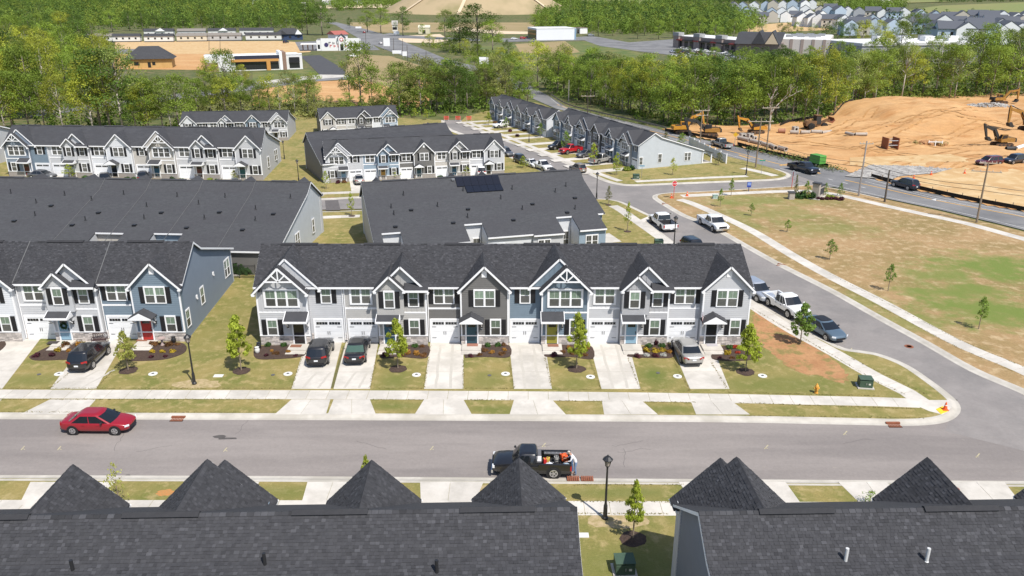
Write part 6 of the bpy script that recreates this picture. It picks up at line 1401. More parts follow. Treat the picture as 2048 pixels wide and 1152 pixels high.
# two bare pale trees by the site, and undergrowth
def bare(px, pb, pt, label, seed):
    b = G(px,pb); d = ray(px,pt); H = CH+d[2]*b.y/d[1]; t = thing('bare_tree', label, 'tree', (b.x,b.y,-.2)); r = random.Random(seed); mb = MB()
    def br(p, v, L, k, n):
        q = p+v*L; mid = p+v*L*.5+Vector((r.uniform(-.1,.1),r.uniform(-.1,.1),0))*L; mb.path([tuple(p),tuple(mid),tuple(q)],[k,k*.85,k*.65],6)
        if n:
            for s in range(2 if n > 1 else 3): br(q,(v*.8+Vector((r.uniform(-.75,.75),r.uniform(-.4,.4),r.uniform(.1,.5)))).normalized(),L*r.uniform(.6,.85),k*.6,n-1)
    br(Vector((0,0,0)), Vector((r.uniform(-.12,.12),0,1)).normalized(), H*.34, .3, 4); mb.build('trunk', barkpale, t, smooth=2)
bare(1398,238,125,'bare pale tree with forked white limbs behind the yellow excavator',5); bare(1538,262,160,'bare white trunked tree behind the utility poles',9); bare(1376,240,150,'leaning bare grey tree left of the forked one',12)
# undergrowth along wood edges (one uncountable mass)
def massmesh(name, pts, hs, nper, size, kind, seed, wid=.33, flatb=.2):
    g = np.random.default_rng(seed); P = np.array(pts); h = np.array(hs); n = len(P)*nper; i = np.repeat(np.arange(len(P)), nper)
    u = g.random(n); th = g.random(n)*2*PI; env = np.sin(PI*np.clip(u*.78+flatb,0,1))**.7; r = env*np.sqrt(g.random(n))*wid
    lob = 1+.35*np.sin(3*th+i*1.7)*np.sin(5*u+i)
    q = np.stack([r*lob*np.cos(th)*h[i], r*lob*np.sin(th)*h[i], u*h[i]*.95],1)+P[i]; d = np.stack([np.cos(th)*env,np.sin(th)*env,u-.3],1); d /= np.linalg.norm(d,axis=1)[:,None]
    tone = g.random(len(P))[i]*.75+.25*((np.sin(th*2+i)+1)/2)
    return quads(name, q, d, size, g, leafmat('mass_leaf_'+kind, {'g':(.15,.225,.036),'d':(.075,.13,.027),'y':(.215,.27,.045)}.get(kind,LC[kind]), 0, .38, .36), tone)
def pick(poly, n, seed, gap):
    r = random.Random(seed); W_ = [G(x,y) for x,y in poly]; P = [(v.x,v.y) for v in W_]; x0,x1 = min(p[0] for p in P),max(p[0] for p in P); y0,y1 = min(p[1] for p in P),max(p[1] for p in P); out = []; tries = 0; cell = {}
    while len(out) < n and tries < n*12:
        tries += 1; x, y = r.uniform(x0,x1), r.uniform(y0,y1)
        if not inpoly(x,y,P): continue
        c = (int(x/gap),int(y/gap))
        if c in cell: continue
        cell[c] = 1; out.append((x,y,hz(x,y)-.3))
    return out
def undergrowth(poly, n, seed, h, kind, gap=2., per=46, size=.6):
    r = random.Random(seed); p = pick(poly,n,seed,gap); put('undergrowth', massmesh('undergrowth',p,[r.uniform(*h) for _ in p],per,size,kind,seed,.6,.35), kind='stuff')
undergrowth([(-60,268),(365,266),(365,200),(-60,120)],330,1,(1.5,4),'g'); undergrowth([(-60,250),(365,250),(250,90),(-60,80)],260,2,(1.5,5),'y',3)
undergrowth([(365,236),(645,240),(645,205),(365,190)],170,3,(1.2,3.5),'o'); undergrowth([(770,235),(1010,226),(1060,190),(860,150),(800,195)],230,4,(1.5,4.5),'g'); undergrowth([(650,228),(775,232),(800,205),(650,212)],90,5,(1,3),'o')
undergrowth([(1085,184),(1340,252),(1640,250),(1740,205),(2060,192),(2060,150),(1640,170),(1280,140),(1080,150)],900,6,(2,6),'g',2.5); undergrowth([(1110,186),(1290,234),(1350,250),(1300,225),(1150,180)],110,7,(.8,2.),'o',1.5,30,.5)
undergrowth([(1640,235),(1760,198),(1960,192),(1900,180),(1700,190)],160,8,(1.,3.),'p',2); undergrowth([(840,90),(960,128),(1010,130),(1000,112),(900,90)],120,9,(2,5),'y',3.5)
undergrowth([(1060,150),(1290,140),(1280,128),(1080,136)],90,11,(2,5),'o',3)
# far woods: reads as one mass
def farwood(poly, n, seed, h, kind, gap, per=100, size=1.6):
    r = random.Random(seed); p = pick(poly,n,seed,gap); put('far_woods', massmesh('far_woods',p,[r.uniform(*h) for _ in p],per,size,kind,seed,.42,.2), kind='stuff')
farwood([(-60,60),(600,58),(660,24),(600,-2),(-60,-2)],1100,21,(8,18),'g',8,130,1.4); farwood([(-60,60),(600,56),(600,2),(-60,0)],380,22,(11,20),'d',13,130,1.4); farwood([(-60,56),(600,52),(560,10),(-60,10)],260,23,(9,18),'y',12,130,1.4)
farwood([(1075,62),(1300,70),(1480,72),(1480,20),(1330,10),(1160,14),(1075,26)],620,24,(8,17),'g',8,130,1.4); farwood([(1085,56),(1470,70),(1470,24),(1170,18)],260,25,(12,16),'d',13); farwood([(1085,56),(1470,66),(1470,24),(1170,18)],200,29,(11,14),'y',14)
farwood([(1310,9),(1560,5),(1750,4),(1560,-3),(1310,-3)],500,26,(12,16),'d',14); farwood([(1480,66),(1530,52),(1500,30),(1470,34)],50,27,(11,14),'g',10); farwood([(1700,30),(1760,29),(1820,12),(1700,8),(1640,14)],150,28,(11,15),'g',14)
farwood([(1740,44),(2080,48),(2080,43),(1760,39)],46,30,(9,15),'d',22); farwood([(680,22),(840,12),(840,4),(640,2)],300,31,(11,15),'g',14); farwood([(1080,20),(1160,14),(1160,2),(1060,4)],140,32,(10,14),'g',14); farwood([(1880,5),(2090,2),(2090,-3),(1880,-3)],140,34,(12,16),'d',18)
for k in PR:
    for o in PR[k]:
        for c in list(o.children): bpy.data.objects.remove(c)
        bpy.data.objects.remove(o)
# ------------------------------------------------------------------ buildings far off
def frame_at(px0, py0, px1, py1):
    a, b = G(px0,py0), G(px1,py1); d = b-a; return a, math.atan2(d.y,d.x), Vector((d.x,d.y,0)).length
def bwin(root, x, z, w_, h, y=-.04, m=None, nm='window'): MB().box(x-w_/2,x+w_/2,y-.03,y+.06,z,z+h).build(nm, m or glass_dk, root); 
def hip(root, L, Dp, h0, h1, ov=.8, m=None, ridge=.5):
    a = Dp/2*ridge*2; MB().add([(-ov,-ov,h0),(L+ov,-ov,h0),(L+ov,Dp+ov,h0),(-ov,Dp+ov,h0),(a,Dp/2,h1),(L-a,Dp/2,h1)],[(0,1,5,4),(1,2,5),(2,3,4,5),(3,0,4),(3,2,1,0)]).build('roof', m or shingle1, root)
a, ang, L = frame_at(254,137,345,135)
t = thing('office_building','unfinished tan building with dark hip roof among the left trees','building',a,ang); ply = mat('sheathing',(.5,.33,.13),.8,(.45,.29,.11),.6)
MB().box(0,L,0,L*.62,-.2,3.6).build('wall', ply, t); hip(t,L,L*.62,3.6,8.4,1.0,None,.45)
MB().ext([(L*.62,-.6,3.6),(L+.9,-.6,3.6),(L*.8,4,6.4)],(0,6,0)).build('roof', shingle1, t)
for x, w_, h in ((L*.22,1.8,1.3),(L*.5,1.2,2.1),(L*.6,1.2,1.3)): bwin(t,x,1.1 if h < 2 else .2,w_,h)
a, ang, L = frame_at(412,143,606,137)
t = thing('medical_building','modern white and brick building with orange portal and dark glass','building',a,ang); brk = mat('brick_brown',(.2,.13,.1),.9,(.26,.17,.13),3); orn = mat('panel_orange',(.5,.25,.07),.6)
MB().box(0,L,0,17,-.2,5.2).build('wall', mat('panel_white',(.66,.65,.64),.6), t); MB().box(-.05,L*.13,-.1,0,-.2,3.2).build('brick_base', brk, t); MB().box(L*.3,L*.79,-.12,0,4.2,5.6).build('fascia', mat('panel_navy',(.025,.03,.055),.5), t)
MB().box(L*.26,L*.75,-.9,0,3.3,4.2).build('portal_beam', orn, t); MB().box(L*.62,L*.66,-.9,0,-.2,3.3).build('portal_post', orn, t); MB().box(L*.79,L*.83,-.5,12,-.2,6.6).build('pier', brk, t); MB().box(L*.76,L*.79,-.4,12,-.2,6.8).build('pier', white, t)
MB().box(L*.3,L*.62,-.05,.05,.2,3.2).build('window', glass_dk, t); MB().box(L*.66,L*.75,-.05,.05,.2,3.2).build('window', glass_dk, t); MB().box(L*.86,L*.97,-.6,.05,2.6,4.6).build('awning', black, t); MB().box(L*.86,L*.97,-.05,.05,.3,2.6).build('window', glass_dk, t); MB().box(.4,L-.4,.5,16.5,5.2,5.35).build('roof', mat('membrane',(.7,.7,.69),.8), t); MB().box(0,L,0,.4,5.2,5.7).box(L*.83,L,0,.4,5.2,6.1).build('parapet', white, t)
for k in range(5): MB().box(L*(.32+.06*k),L*(.32+.06*k)+.12,-.08,-.05,.2,3.2).build('mullion', blackm, t)
a, ang, L = frame_at(634,101,722,100)
t = thing('bank_building','white single storey building with small gabled entrance and red sign lettering','building',a,ang); H_ = 6.2
wb = mat('stucco_white',(.7,.7,.7),.7); MB().box(0,L,0,14,-.2,H_-1).build('wall', wb, t); MB().box(L*.1,L*.5,-.3,0,-.2,H_).build('wall_panel', wb, t); MB().box(L*.66,L*.98,-.3,0,-.2,H_).build('wall_panel', wb, t); MB().box(.3,L-.3,.4,13.6,H_-1,H_-.8).build('roof', mat('roof_grey',(.2,.19,.19),.8), t)
MB().ext([(L*.5,-1.2,-.2),(L*.64,-1.2,-.2),(L*.64,-1.2,6.2),(L*.57,-1.2,7.8),(L*.5,-1.2,6.2)],(0,5,0)).build('entrance_bay', wb, t); MB().ext([(L*.48,-1.5,6.1),(L*.57,-1.5,8.1),(L*.57,-1.5,8.5),(L*.47,-1.5,6.3)],(0,6,0)).ext([(L*.66,-1.5,6.1),(L*.67,-1.5,6.3),(L*.57,-1.5,8.5),(L*.57,-1.5,8.1)],(0,6,0)).build('gable_roof', shingle1, t)
bwin(t,L*.57,0,L*.07,3.2,-1.24); bwin(t,L*.05,.8,L*.05,2.2); bwin(t,L*.78,1,L*.05,2.6,-.34); bwin(t,L*.88,1,L*.05,2.6,-.34); sred = mat('sign_letters_red',(.5,.05,.05),.5); sgrey = mat('sign_letters_grey',(.12,.1,.1),.5)
MB().tube((L*.57,-1.22,5.6),(L*.57,-1.34,5.6),1.0,n=18).build('emblem', sred, t); MB().tube((L*.57,-1.34,5.6),(L*.57,-1.4,5.6),.6,n=18).build('emblem_center', white, t)
MB().tube((L*.22,-.32,2.9),(L*.22,-.42,2.9),1.1,n=16).build('emblem', mat('emblem_navy',(.05,.04,.12),.5), t); 
for row_, z_, m_ in ((0,3.1,sgrey),(1,1.6,sred)):
    for k in range(5):
        x = L*.275+k*2.05+row_*.5; MB().box(x,x+.35,-.4,-.3,z_,z_+1.25).box(x+.35,x+1.2,-.39,-.3,z_+(.9,.5,0,.9,.45)[k],z_+(1.25,.85,.35,1.25,.8)[k]).build('sign_letter', m_, t)
for k in range(3): MB().box(-L*.33+k*L*.11,-L*.33+k*L*.11+.6,2,2.6,0,3).build('canopy_post', brk, t)
MB().box(-L*.36,0,0,6,3,3.5).build('canopy', wb, t)
a, ang, L = frame_at(672,86,696,85)
t = thing('shop_building','white building with a red roof behind the bank','building',a,ang); MB().box(0,L,0,10,-.2,5).build('wall', wb, t); MB().ext([(-.8,-.8,4.9),(-.8,5,7.),(-.8,10.8,4.9)],(L+1.6,0,0)).build('roof', mat('roof_red',(.34,.11,.09),.7), t)
for x in (.25,.6): bwin(t,L*x,1.2,1.8,1.6)
MHC = [('white',(.62,.62,.6)),('cream',(.55,.5,.4)),('grey',(.4,.4,.4)),('white',(.62,.62,.6))]
for i,(x0,x1,yb,dk,ci,lb) in enumerate(((174,226,84,0,0,'white mobile home partly hidden by yellow green trees'),(226,281,84,1,0,'grey roofed white mobile home second in the row'),(289,347,84,1,0,'white mobile home third in the row below a dark gabled home'),(354,414,83,0,1,'cream mobile home with three small windows'),(416,483,82,0,2,'tan mobile home in the middle of the row'),(492,563,81,1,0,'long white mobile home at the right end of the front row'),(289,348,74,1,0,'dark roofed mobile home with white gable behind the third'),(356,412,74,0,2,'brown roofed mobile home in the back row'),(417,472,73,1,0,'dark roofed home with small white gable in the back row'),(480,547,72,1,0,'long dark roofed home in the back row'))):
    a, ang, L = frame_at(x0,yb,x1,yb-.6); t = thing('mobile_home', lb, 'mobile home', a, ang, 'mobile homes'); nm, c = MHC[ci]
    hh = 3.4 if i < 6 else 4.0; MB().box(0,L,0,5,.5,hh).build('wall', mat('mobile_'+nm,c,.7), t); MB().box(.1,L-.1,.1,4.9,-.2,.5).build('skirting', mat('skirt_dark',(.1,.1,.1),.8), t)
    MB().ext([(-.3,-.4,hh-.1),(-.3,2.5,hh+1.5),(-.3,5.4,hh-.1)],(L+.6,0,0)).build('roof', shingle1 if dk else mat('roof_taupe',(.2,.18,.16),.8), t)
    for k in range(4): bwin(t,L*(.15+.23*k),1.5,1.1,1.1)
    if i in (6,8): MB().ext([(L*.38,-.9,hh-.2),(L*.55,-.9,hh+1.6),(L*.72,-.9,hh-.2)],(0,3,0)).build('gable', white, t)
a, ang, L = frame_at(555,80,606,79)
t = thing('navy_house','navy house with gabled roof at the end of the mobile homes','house',a,ang); MB().box(0,L,0,9,-.2,3.6).build('wall', mat('siding_navy',(.03,.05,.11),.7), t); hip(t,L,9,3.5,7.2,.8)
MB().ext([(L*.05,-1,3.4),(L*.22,-1,6),(L*.4,-1,3.4)],(0,6,0)).build('gable_roof', shingle1, t); MB().ext([(L*.7,-1.2,3.4),(L*.83,-1.2,6.2),(L*.97,-1.2,3.4)],(0,6,0)).build('gable', white, t)
for x in (.2,.5,.83): bwin(t,L*x,1,1.6,1.5)
a, ang, L = frame_at(1073,80,1151,79)
t = thing('metal_building','white metal box building beside the meadow','building',a,ang); MB().box(0,L,0,24,-.2,7).build('wall', mat('metal_white',(.68,.69,.71),.5), t); MB().box(-.2,L+.2,-.2,24.2,7,7.3).build('roof', mat('roof_white',(.72,.72,.7),.6), t); MB().box(-.12,0,1,23,.3,6.2).build('glass_front', glass_dk, t)
MB().box(-.14,-.05,1,23,3,4).build('band', orn, t); MB().box(L*.97,L*1.01,-.1,0,0,7).build('corner_trim', mat('trim_blue',(.2,.3,.4),.6), t)
a, ang, L = frame_at(837,67,859,67)
t = thing('metal_shed','small cream metal shed by the far trees','shed',a,ang); MB().box(0,L,0,8,-.2,4.4).build('wall', mat('shed_cream',(.6,.55,.4),.6), t); MB().ext([(-.3,-.3,4.3),(-.3,4,6),(-.3,8.3,4.3)],(L+.6,0,0)).build('roof', mat('shed_roof',(.62,.58,.45),.5), t); bwin(t,L*.5,0,2.4,2.6)
a, ang, L = frame_at(1145,66,1160,67)
t = thing('small_shed','low white shed at the wood edge past the metal building','shed',a,ang); MB().box(0,L,0,7,-.2,4).build('wall', wb, t); MB().box(-.3,L+.3,-.3,7.3,4,4.2).build('roof', mat('roof_brown',(.2,.15,.12),.8), t); bwin(t,L*.75,0,2.2,3)
# shops
sb = mat('shop_brick',(.25,.2,.18),.9,(.31,.26,.24),1.2); sg = mat('shop_grey',(.3,.3,.3),.8); mem = mat('membrane',(.7,.7,.69),.8)
a, ang, L = frame_at(1346,94,1512,110)
t = thing('shopping_strip','dark brick shop strip with white roof and stepped parapets','shops',a,ang); MB().box(0,L,0,20,-.2,6.2).build('wall', sb, t); MB().box(.5,L-.5,.5,19.5,6.2,6.4).build('roof', mem, t)
for k in range(4): x = L*(.02+.27*k); MB().box(x,x+L*.07,-1.2,2,-.2,8).build('tower', sb, t); MB().box(x-.3,x+L*.07+.3,-1.5,2.3,6.4,8.2).build('tower_cap', sg, t)
for k in range(12): bwin(t,L*(.1+.072*k),.4,L*.045,3.2,-.06); MB().box(L*(.1+.072*k)-2.2,L*(.1+.072*k)+2.2,-1.6,0,4.,4.6).build('awning', blackm if k%3 else mat('awning_red',(.3,.05,.04),.7), t)
a, ang, L = frame_at(1502,112,1648,116)
t = thing('supermarket','big box store with dark gabled front and beige side wall','shop',a,ang)
bw = mat('block_beige',(.5,.46,.42),.9); MB().box(L*.02,L*1.05,8,60,-.2,7.8).build('wall', bw, t); MB().box(L*.05,L*1.03,9,59,7.8,8.0).build('roof', mem, t); MB().box(-L*.22,L*.42,0,20,-.2,6.4).build('front_wall', sb, t)
MB().ext([(-L*.24,-3,5.8),(-L*.24,9,10.5),(-L*.24,21,10.5)],(L*.64,0,0)).build('front_roof', shingle1, t)
for x0, w_ in ((.0,.2),(.18,.2)): MB().ext([(L*x0,-5,6),(L*(x0+w_/2),-5,12),(L*(x0+w_),-5,6)],(0,16,0)).build('gable_roof', shingle1, t)
MB().ext([(L*.19,-5.1,6),(L*.28,-5.1,11),(L*.37,-5.1,6)],(0,.1,0)).build('gable', mat('gable_tan',(.5,.4,.28),.8), t)
for k in range(4): MB().box(L*(.5+.15*k),L*(.5+.15*k)+1.4,7.8,8,-.2,7.9).build('pilaster', mat('pilaster',(.3,.24,.21),.9), t)
for k in range(9): MB().box(L*(.4+.055*k),L*(.4+.055*k)+3.4,24+(k%3)*8,27+(k%3)*8,8.0,9.2).build('roof_unit', steel, t)
a, ang, L = frame_at(1720,122,1962,118)
t = thing('shop_building','long white roofed shops behind the wood on the right','shops',a,ang); MB().box(0,L,0,34,-.2,6.5).build('wall', mat('wall_grey',(.32,.32,.33),.8), t); MB().box(-.3,L+.3,-.5,34,6.5,7.6).build('parapet', mat('parapet_pale',(.5,.5,.49),.8), t); MB().box(.5,L-.5,.5,33.5,7.6,7.75).build('roof', mem, t)
for k in range(7): MB().box(L*(.2+.1*k),L*(.2+.1*k)+5,8+(k%2)*10,12+(k%2)*10,7.75,10).build('roof_unit', steel if k%2 else wb, t)
for k in range(10): bwin(t,L*(.08+.09*k),.5,5,3)
# houses on the hill: one of each colour, then copies
HC = [('white',(.72,.73,.74)),('pale blue',(.42,.5,.6)),('beige',(.5,.46,.4)),('grey',(.36,.37,.4)),('steel blue',(.17,.24,.33))]
hp = []
for nm, c in HC:
    t = thing('house','x','house',(0,-400,-300)); MB().box(-6,6,-4.5,4.5,-.5,6.4).build('wall', mat('farhouse_'+nm.replace(' ','_'),c,.7), t)
    for s in (-1,1): MB().ext([(s*6,-4.5,6.4),(s*6,4.5,6.4),(s*6,0,9.4)],(-s*.2,0,0)).build('gable', mat('farhouse_'+nm.replace(' ','_'),c,.7), t)
    MB().ext([(-6.1,-5.,6.2),(-6.1,0,9.5),(-6.1,0,9.75),(-6.1,-5.1,6.35)],(12.2,0,0)).ext([(-6.1,5.,6.2),(-6.1,5.1,6.35),(-6.1,0,9.75),(-6.1,0,9.5)],(12.2,0,0)).build('roof', mat('roof_far',(.085,.092,.11),.8), t)
    for x in (-3.8,0,3.8):
        for z in (1,3.6): MB().box(x-.6,x+.6,-4.56,-4.5,z,z+1.4).build('window', glass_dk, t)
    MB().box(5.98,6.06,-.6,.6,3.6,5).build('window', glass_dk, t); MB().box(-1.8,2.,-6.2,-4.4,-.5,2.6).build('garage', mat('farhouse_'+nm.replace(' ','_'),c,.7), t)
    hp.append((nm,t))
rr = random.Random(4)
spots = []
def hrow(x0,y0,x1,y1,n,where,a0,S=1.15):
    for i in range(n):
        px, py = x0+(x1-x0)*i/max(1,n-1)+rr.uniform(-4,4), y0+(y1-y0)*i/max(1,n-1)+rr.uniform(-1,1); p = G(px,py); nm, o = hp[rr.choice((0,0,0,0,1,2,3,1))]
        clone(o,(p.x,p.y,p.z),a0-.55+rr.choice((PI/2,PI/2,PI/2,PI/2+.3,0)),f'{nm} two storey house with dark roof {where}','houses of the estate on the far hill',S*rr.uniform(.92,1.08))
hrow(1468,24,1625,18,9,'in the highest row of the far estate',.2,1.3); hrow(1490,38,1660,30,8,'in the second row of the far estate',.25,1.25); hrow(1500,46,1640,42,7,'in the third row of the far estate',.3,1.2); hrow(1600,52,1760,62,9,'in the middle of the far estate',.2,1.25)
hrow(1650,36,1830,42,9,'below the green hill field',.25,1.3); hrow(1690,70,1830,66,6,'behind tall trees of the far estate',.2,1.2); hrow(1870,50,2050,52,8,'in the upper right estate row',.2,1.35); hrow(1860,62,2060,66,9,'in the second row at the upper right',.25,1.3); hrow(1870,84,2060,88,8,'in the nearest row at the upper right',.3,1.3); hrow(1920,76,2060,77,5,'in the third row at the upper right',.25,1.3)
for nm, o in hp:
    for c in list(o.children): bpy.data.objects.remove(c)
    bpy.data.objects.remove(o)
def longfence(px, lb, h=2.0):
    P = [G(x,y) for x,y in px]; t = thing('white_fence', lb, 'fence', P[0]); 
    for i in range(len(P)-1):
        n = 6; a, b = P[i]-P[0], P[i+1]-P[0]
        for k in range(n): q, r = a.lerp(b,k/n), a.lerp(b,(k+.96)/n); MB().ext([q,r,r+Vector((0,0,h)),q+Vector((0,0,h))],(0,.12,0)).build('panel', whitev, t)
longfence([(1482,34),(1530,32),(1570,31)],'long white fence below the highest houses of the far estate'); longfence([(1560,42),(1640,42),(1640,45)],'white fence in front of the middle houses of the far estate'); longfence([(1855,76),(1900,74),(1960,86),(2010,80)],'long white fence before the nearest right estate houses'); 
for x0,x1,yb,lb in ((505,520,8,'grey farm building half hidden at the top edge'),(600,612,17,'small grey barn beside the far road'),(645,672,10,'long white farm building at the top edge'),(700,725,7,'white sheds at the top edge'),(1762,1782,11,'white farm building on the hill field'),(785,795,62,'small white house by the far highway trees')):
    a, ang, L = frame_at(x0,yb,x1,yb); t = thing('farm_building', lb, 'farm building', a, ang); MB().box(0,L,0,L*.5,-.5,5).build('wall', mat('farm_white',(.62,.62,.6),.7), t); MB().ext([(-.5,-.5,4.8),(-.5,L*.25,8),(-.5,L*.5+.5,4.8)],(L+1,0,0)).build('roof', mat('roof_farm',(.4,.38,.36),.7), t); bwin(t,L*.3,1,2,2); bwin(t,L*.7,1,2,2)
# capped landfill mound
c = G(950,27); mb = MB(); rings = []
for q, (f, z) in enumerate(((1.,0),(.86,9),(.72,18),(.6,27),(.5,33),(.42,36))): rings.append([(c.x+f*128*math.cos(2*PI*i/40)*1.0, c.y+60+f*90*math.sin(2*PI*i/40), c.z-1+z) for i in range(40)])
mb.loft(rings, caps=True).build('mound', mat('mound_grass',(.27,.215,.13),.95,(.21,.19,.085),.03,(.36,.28,.17),.012), smooth=True, kind='structure')
for k in (0,1,2):
    th = (-2.35,-1.72,-.72)[k]; P = [(c.x+f*129*math.cos(th+.1*(1-f)), c.y+60+f*91*math.sin(th+.1*(1-f)), c.z-.5+z) for f, z in ((1.,0),(.86,9),(.72,18),(.6,27),(.5,33))]
    mb = MB()
    for i in range(4): mb.beam(P[i],P[i+1],4,.6)
    mb.build('mound_track', sand, kind='structure')
for px,py,lb,w_,h in ((717,58,'white billboard sign by the far highway',5,2),(794,110,'low white sign on the highway verge',4.5,2.2),(810,116,'small white sign beside the low sign',2.2,3),(774,99,'tall white sign board on the bank entrance',3.5,6),(793,71,'white sign at the far junction corner',4,3),(968,134,'white sign board across the highway',4,4)):
    a = G(px,py); t = thing('roadside_sign', lb, 'sign', a); MB().box(-w_/2,w_/2,-.15,.15,h*.3,h).build('sign_board', white, t); MB().box(-w_/2+.3,-w_/2+.5,-.1,.1,-.2,h*.3).box(w_/2-.5,w_/2-.3,-.1,.1,-.2,h*.3).build('post', steel, t)
# ------------------------------------------------------------------ the clay site on the right
import mathutils.noise as mnoise
SP = [(v.x,v.y) for v in W2([(1325,258),(1427,281),(1550,309),(1640,329),(1715,347),(1831,379),(1943,402),(2048,423),(2300,470),(2300,186),(2048,186),(1900,190),(1780,192),(1700,212),(1640,240),(1560,248),(1450,252),(1380,246)])]
mc = G(1800,236); m2 = G(1900,236); m3 = G(1690,252)
def hsite(x, y):
    def pl(cx, cy, rx, ry, h, p=1.6):
        ry = ry if y > cy else ry*2.6
        d = ((x-cx)/rx)**2+((y-cy)/ry)**2
        return h*max(0,1-d**p*.5)**1.3 if d < 2**(1/p) else 0
    z = max(pl(mc.x+4,mc.y+8,16,12,3.9,1.5), pl(m2.x+10,m2.y+10,32,14,1.5,1.2), pl(m3.x+3,m3.y,14,9,1.6,1.2))
    z += .22*math.sin(x*.23+1)*math.sin(y*.19)+.1*math.sin(x*.7+y*.5)+.5*(mnoise.noise(Vector((x*.16,y*.13,1)))+.6*mnoise.noise(Vector((x*.4,y*.35,4)))+.35*mnoise.noise(Vector((x*.9,y*.8,7))))
    e = min(1., max(0., (y-(152-.48*(x-36)))/14))       # fades to road level beside the highway
    return max(-.06,-.04+z*e)
xs = np.arange(20,180,1.1); ys = np.arange(60,262,1.1); mb = MB(); idx = {}
def gi(i, j):
    if (i,j) not in idx: x, y = float(xs[i]), float(ys[j]); idx[(i,j)] = len(mb.v); mb.v.append((x,y,hsite(x,y)))
    return idx[(i,j)]
for i in range(len(xs)-1):
    for j in range(len(ys)-1):
        if inpoly(xs[i]+.55,ys[j]+.55,SP): mb.f.append((gi(i,j),gi(i+1,j),gi(i+1,j+1),gi(i,j+1)))
mb.build('clay_ground', clay, kind='structure', smooth=2)
def GS(px, py):
    p = G(px,py)
    for _ in range(8): p = G(px,py,hsite(p.x,p.y))
    return p
sheet('gravel_entrance', [(1690,352),(1740,330),(1800,331),(1860,333),(1905,337),(1870,346),(1800,352),(1780,360),(1745,356)], .05, gravelm)
sheet('hay_cover', [(1700,315),(1900,308),(2060,345),(2060,418),(1943,396),(1860,376),(1800,362),(1880,346),(1700,330)], .022, clay_pale)
def stonepile(px, py, rx, ry, h, lb, n, nm='gravel_pile', m=None, s=(.15,.4)):
    c = GS(px,py); r = random.Random(int(px)); mb = MB()
    for _ in range(n):
        a, q = r.random()*6.28, math.sqrt(r.random()); x, y = rx*q*math.cos(a), ry*q*math.sin(a); k = r.uniform(*s); mb.ball((x,y,h*(1-q)**.8*r.uniform(.6,1)),(k,k*r.uniform(.6,1),k*.7),6,3)
    o = mb.build(nm, m or gravelm, loc=c); tag(o, lb, 'gravel pile'); return o
stonepile(1980,212,6,3.4,.9,'grey gravel heap beside the far excavator',320); stonepile(1870,254,4.5,1.8,.5,'rubble heap of concrete on the clay slope',90,'rubble_pile',mat('rubble',(.36,.33,.3),.9))
r = random.Random(3); mb = MB()
P = [(v.x,v.y) for v in W2([(1690,352),(1740,330),(1800,331),(1860,333),(1905,337),(1870,346),(1800,352),(1780,360),(1745,356)])]
for _ in range(900):
    x, y = r.uniform(min(p[0] for p in P),max(p[0] for p in P)), r.uniform(min(p[1] for p in P),max(p[1] for p in P))
    if inpoly(x,y,P): k = r.uniform(.08,.2); mb.ball((x,y,.06),(k,k,k*.6),5,2)
mb.build('loose_gravel', gravelm, kind='stuff')
# silt fence: black fabric on stakes
def silt(px, lb, h=.6):
    P = resample(smoothline(W2(px),4),2.4); t = thing('silt_fence', lb, 'silt fence', P[0]); m = mat('silt_fabric',(.014,.012,.01),.9,(.03,.025,.02),2)
    for i in range(len(P)-1):
        a, b = P[i]-P[0], P[i+1]-P[0]; z0, z1 = hsite(P[i].x,P[i].y) if inpoly(P[i].x,P[i].y,SP) else 0, hsite(P[i+1].x,P[i+1].y) if inpoly(P[i+1].x,P[i+1].y,SP) else 0
        MB().add([(a.x,a.y,z0-.1),(b.x,b.y,z1-.1),(b.x,b.y,z1+h),(a.x,a.y,z0+h),(a.x,a.y+.16,z0-.1),(b.x,b.y+.16,z1-.1),(b.x,b.y+.03,z1+h),(a.x,a.y+.03,z0+h)],[(0,1,2,3),(5,4,7,6),(3,2,6,7),(1,0,4,5),(0,3,7,4),(2,1,5,6)]).build('panel', m, t)
        MB().box(-.04,.04,-.04,.04,0,h+.3).build('stake', mat('stake_wood',(.25,.2,.14),.9), t, loc=(a.x,a.y+.1,z0))
silt([(1475,291),(1550,309),(1600,320),(1662,336)],'black silt fence between highway and drain pipes'); silt([(1743,354),(1780,364),(1831,377),(1943,401),(2048,421),(2120,437)],'long black silt fence along the highway at the right'); silt([(1330,262),(1380,270),(1440,280)],'black silt fence behind the yellow excavator at the road',.6)
silt([(1560,252),(1640,241),(1680,228),(1712,212),(1740,197)],'brown silt fence climbing the edge of the clay mound',.6)
grassy = leafmat('leaf_verge',(.11,.15,.04),0,.4,.3)
g = np.random.default_rng(5)
def tufts(px, n, h, seed, w_=1.2):
    P = smoothline(W2(px),6); g = np.random.default_rng(seed); L = [P[int(k)] for k in g.integers(0,len(P),n)]; L = np.array([[p.x,p.y,0] for p in L])+g.normal(size=(n,3))*np.array([w_,w_*.6,0]); L[:,2] = np.abs(g.random(n))*h
    put('verge_grass', quads('verge_grass',L,np.tile([0,0,1.],(n,1)),.35,g,grassy,g.random(n)), kind='stuff')
tufts([(1500,296),(1560,311),(1610,322)],900,.5,1); tufts([(1640,330),(1670,340)],300,.4,2); tufts([(1110,190),(1200,228),(1290,248)],900,.6,3)
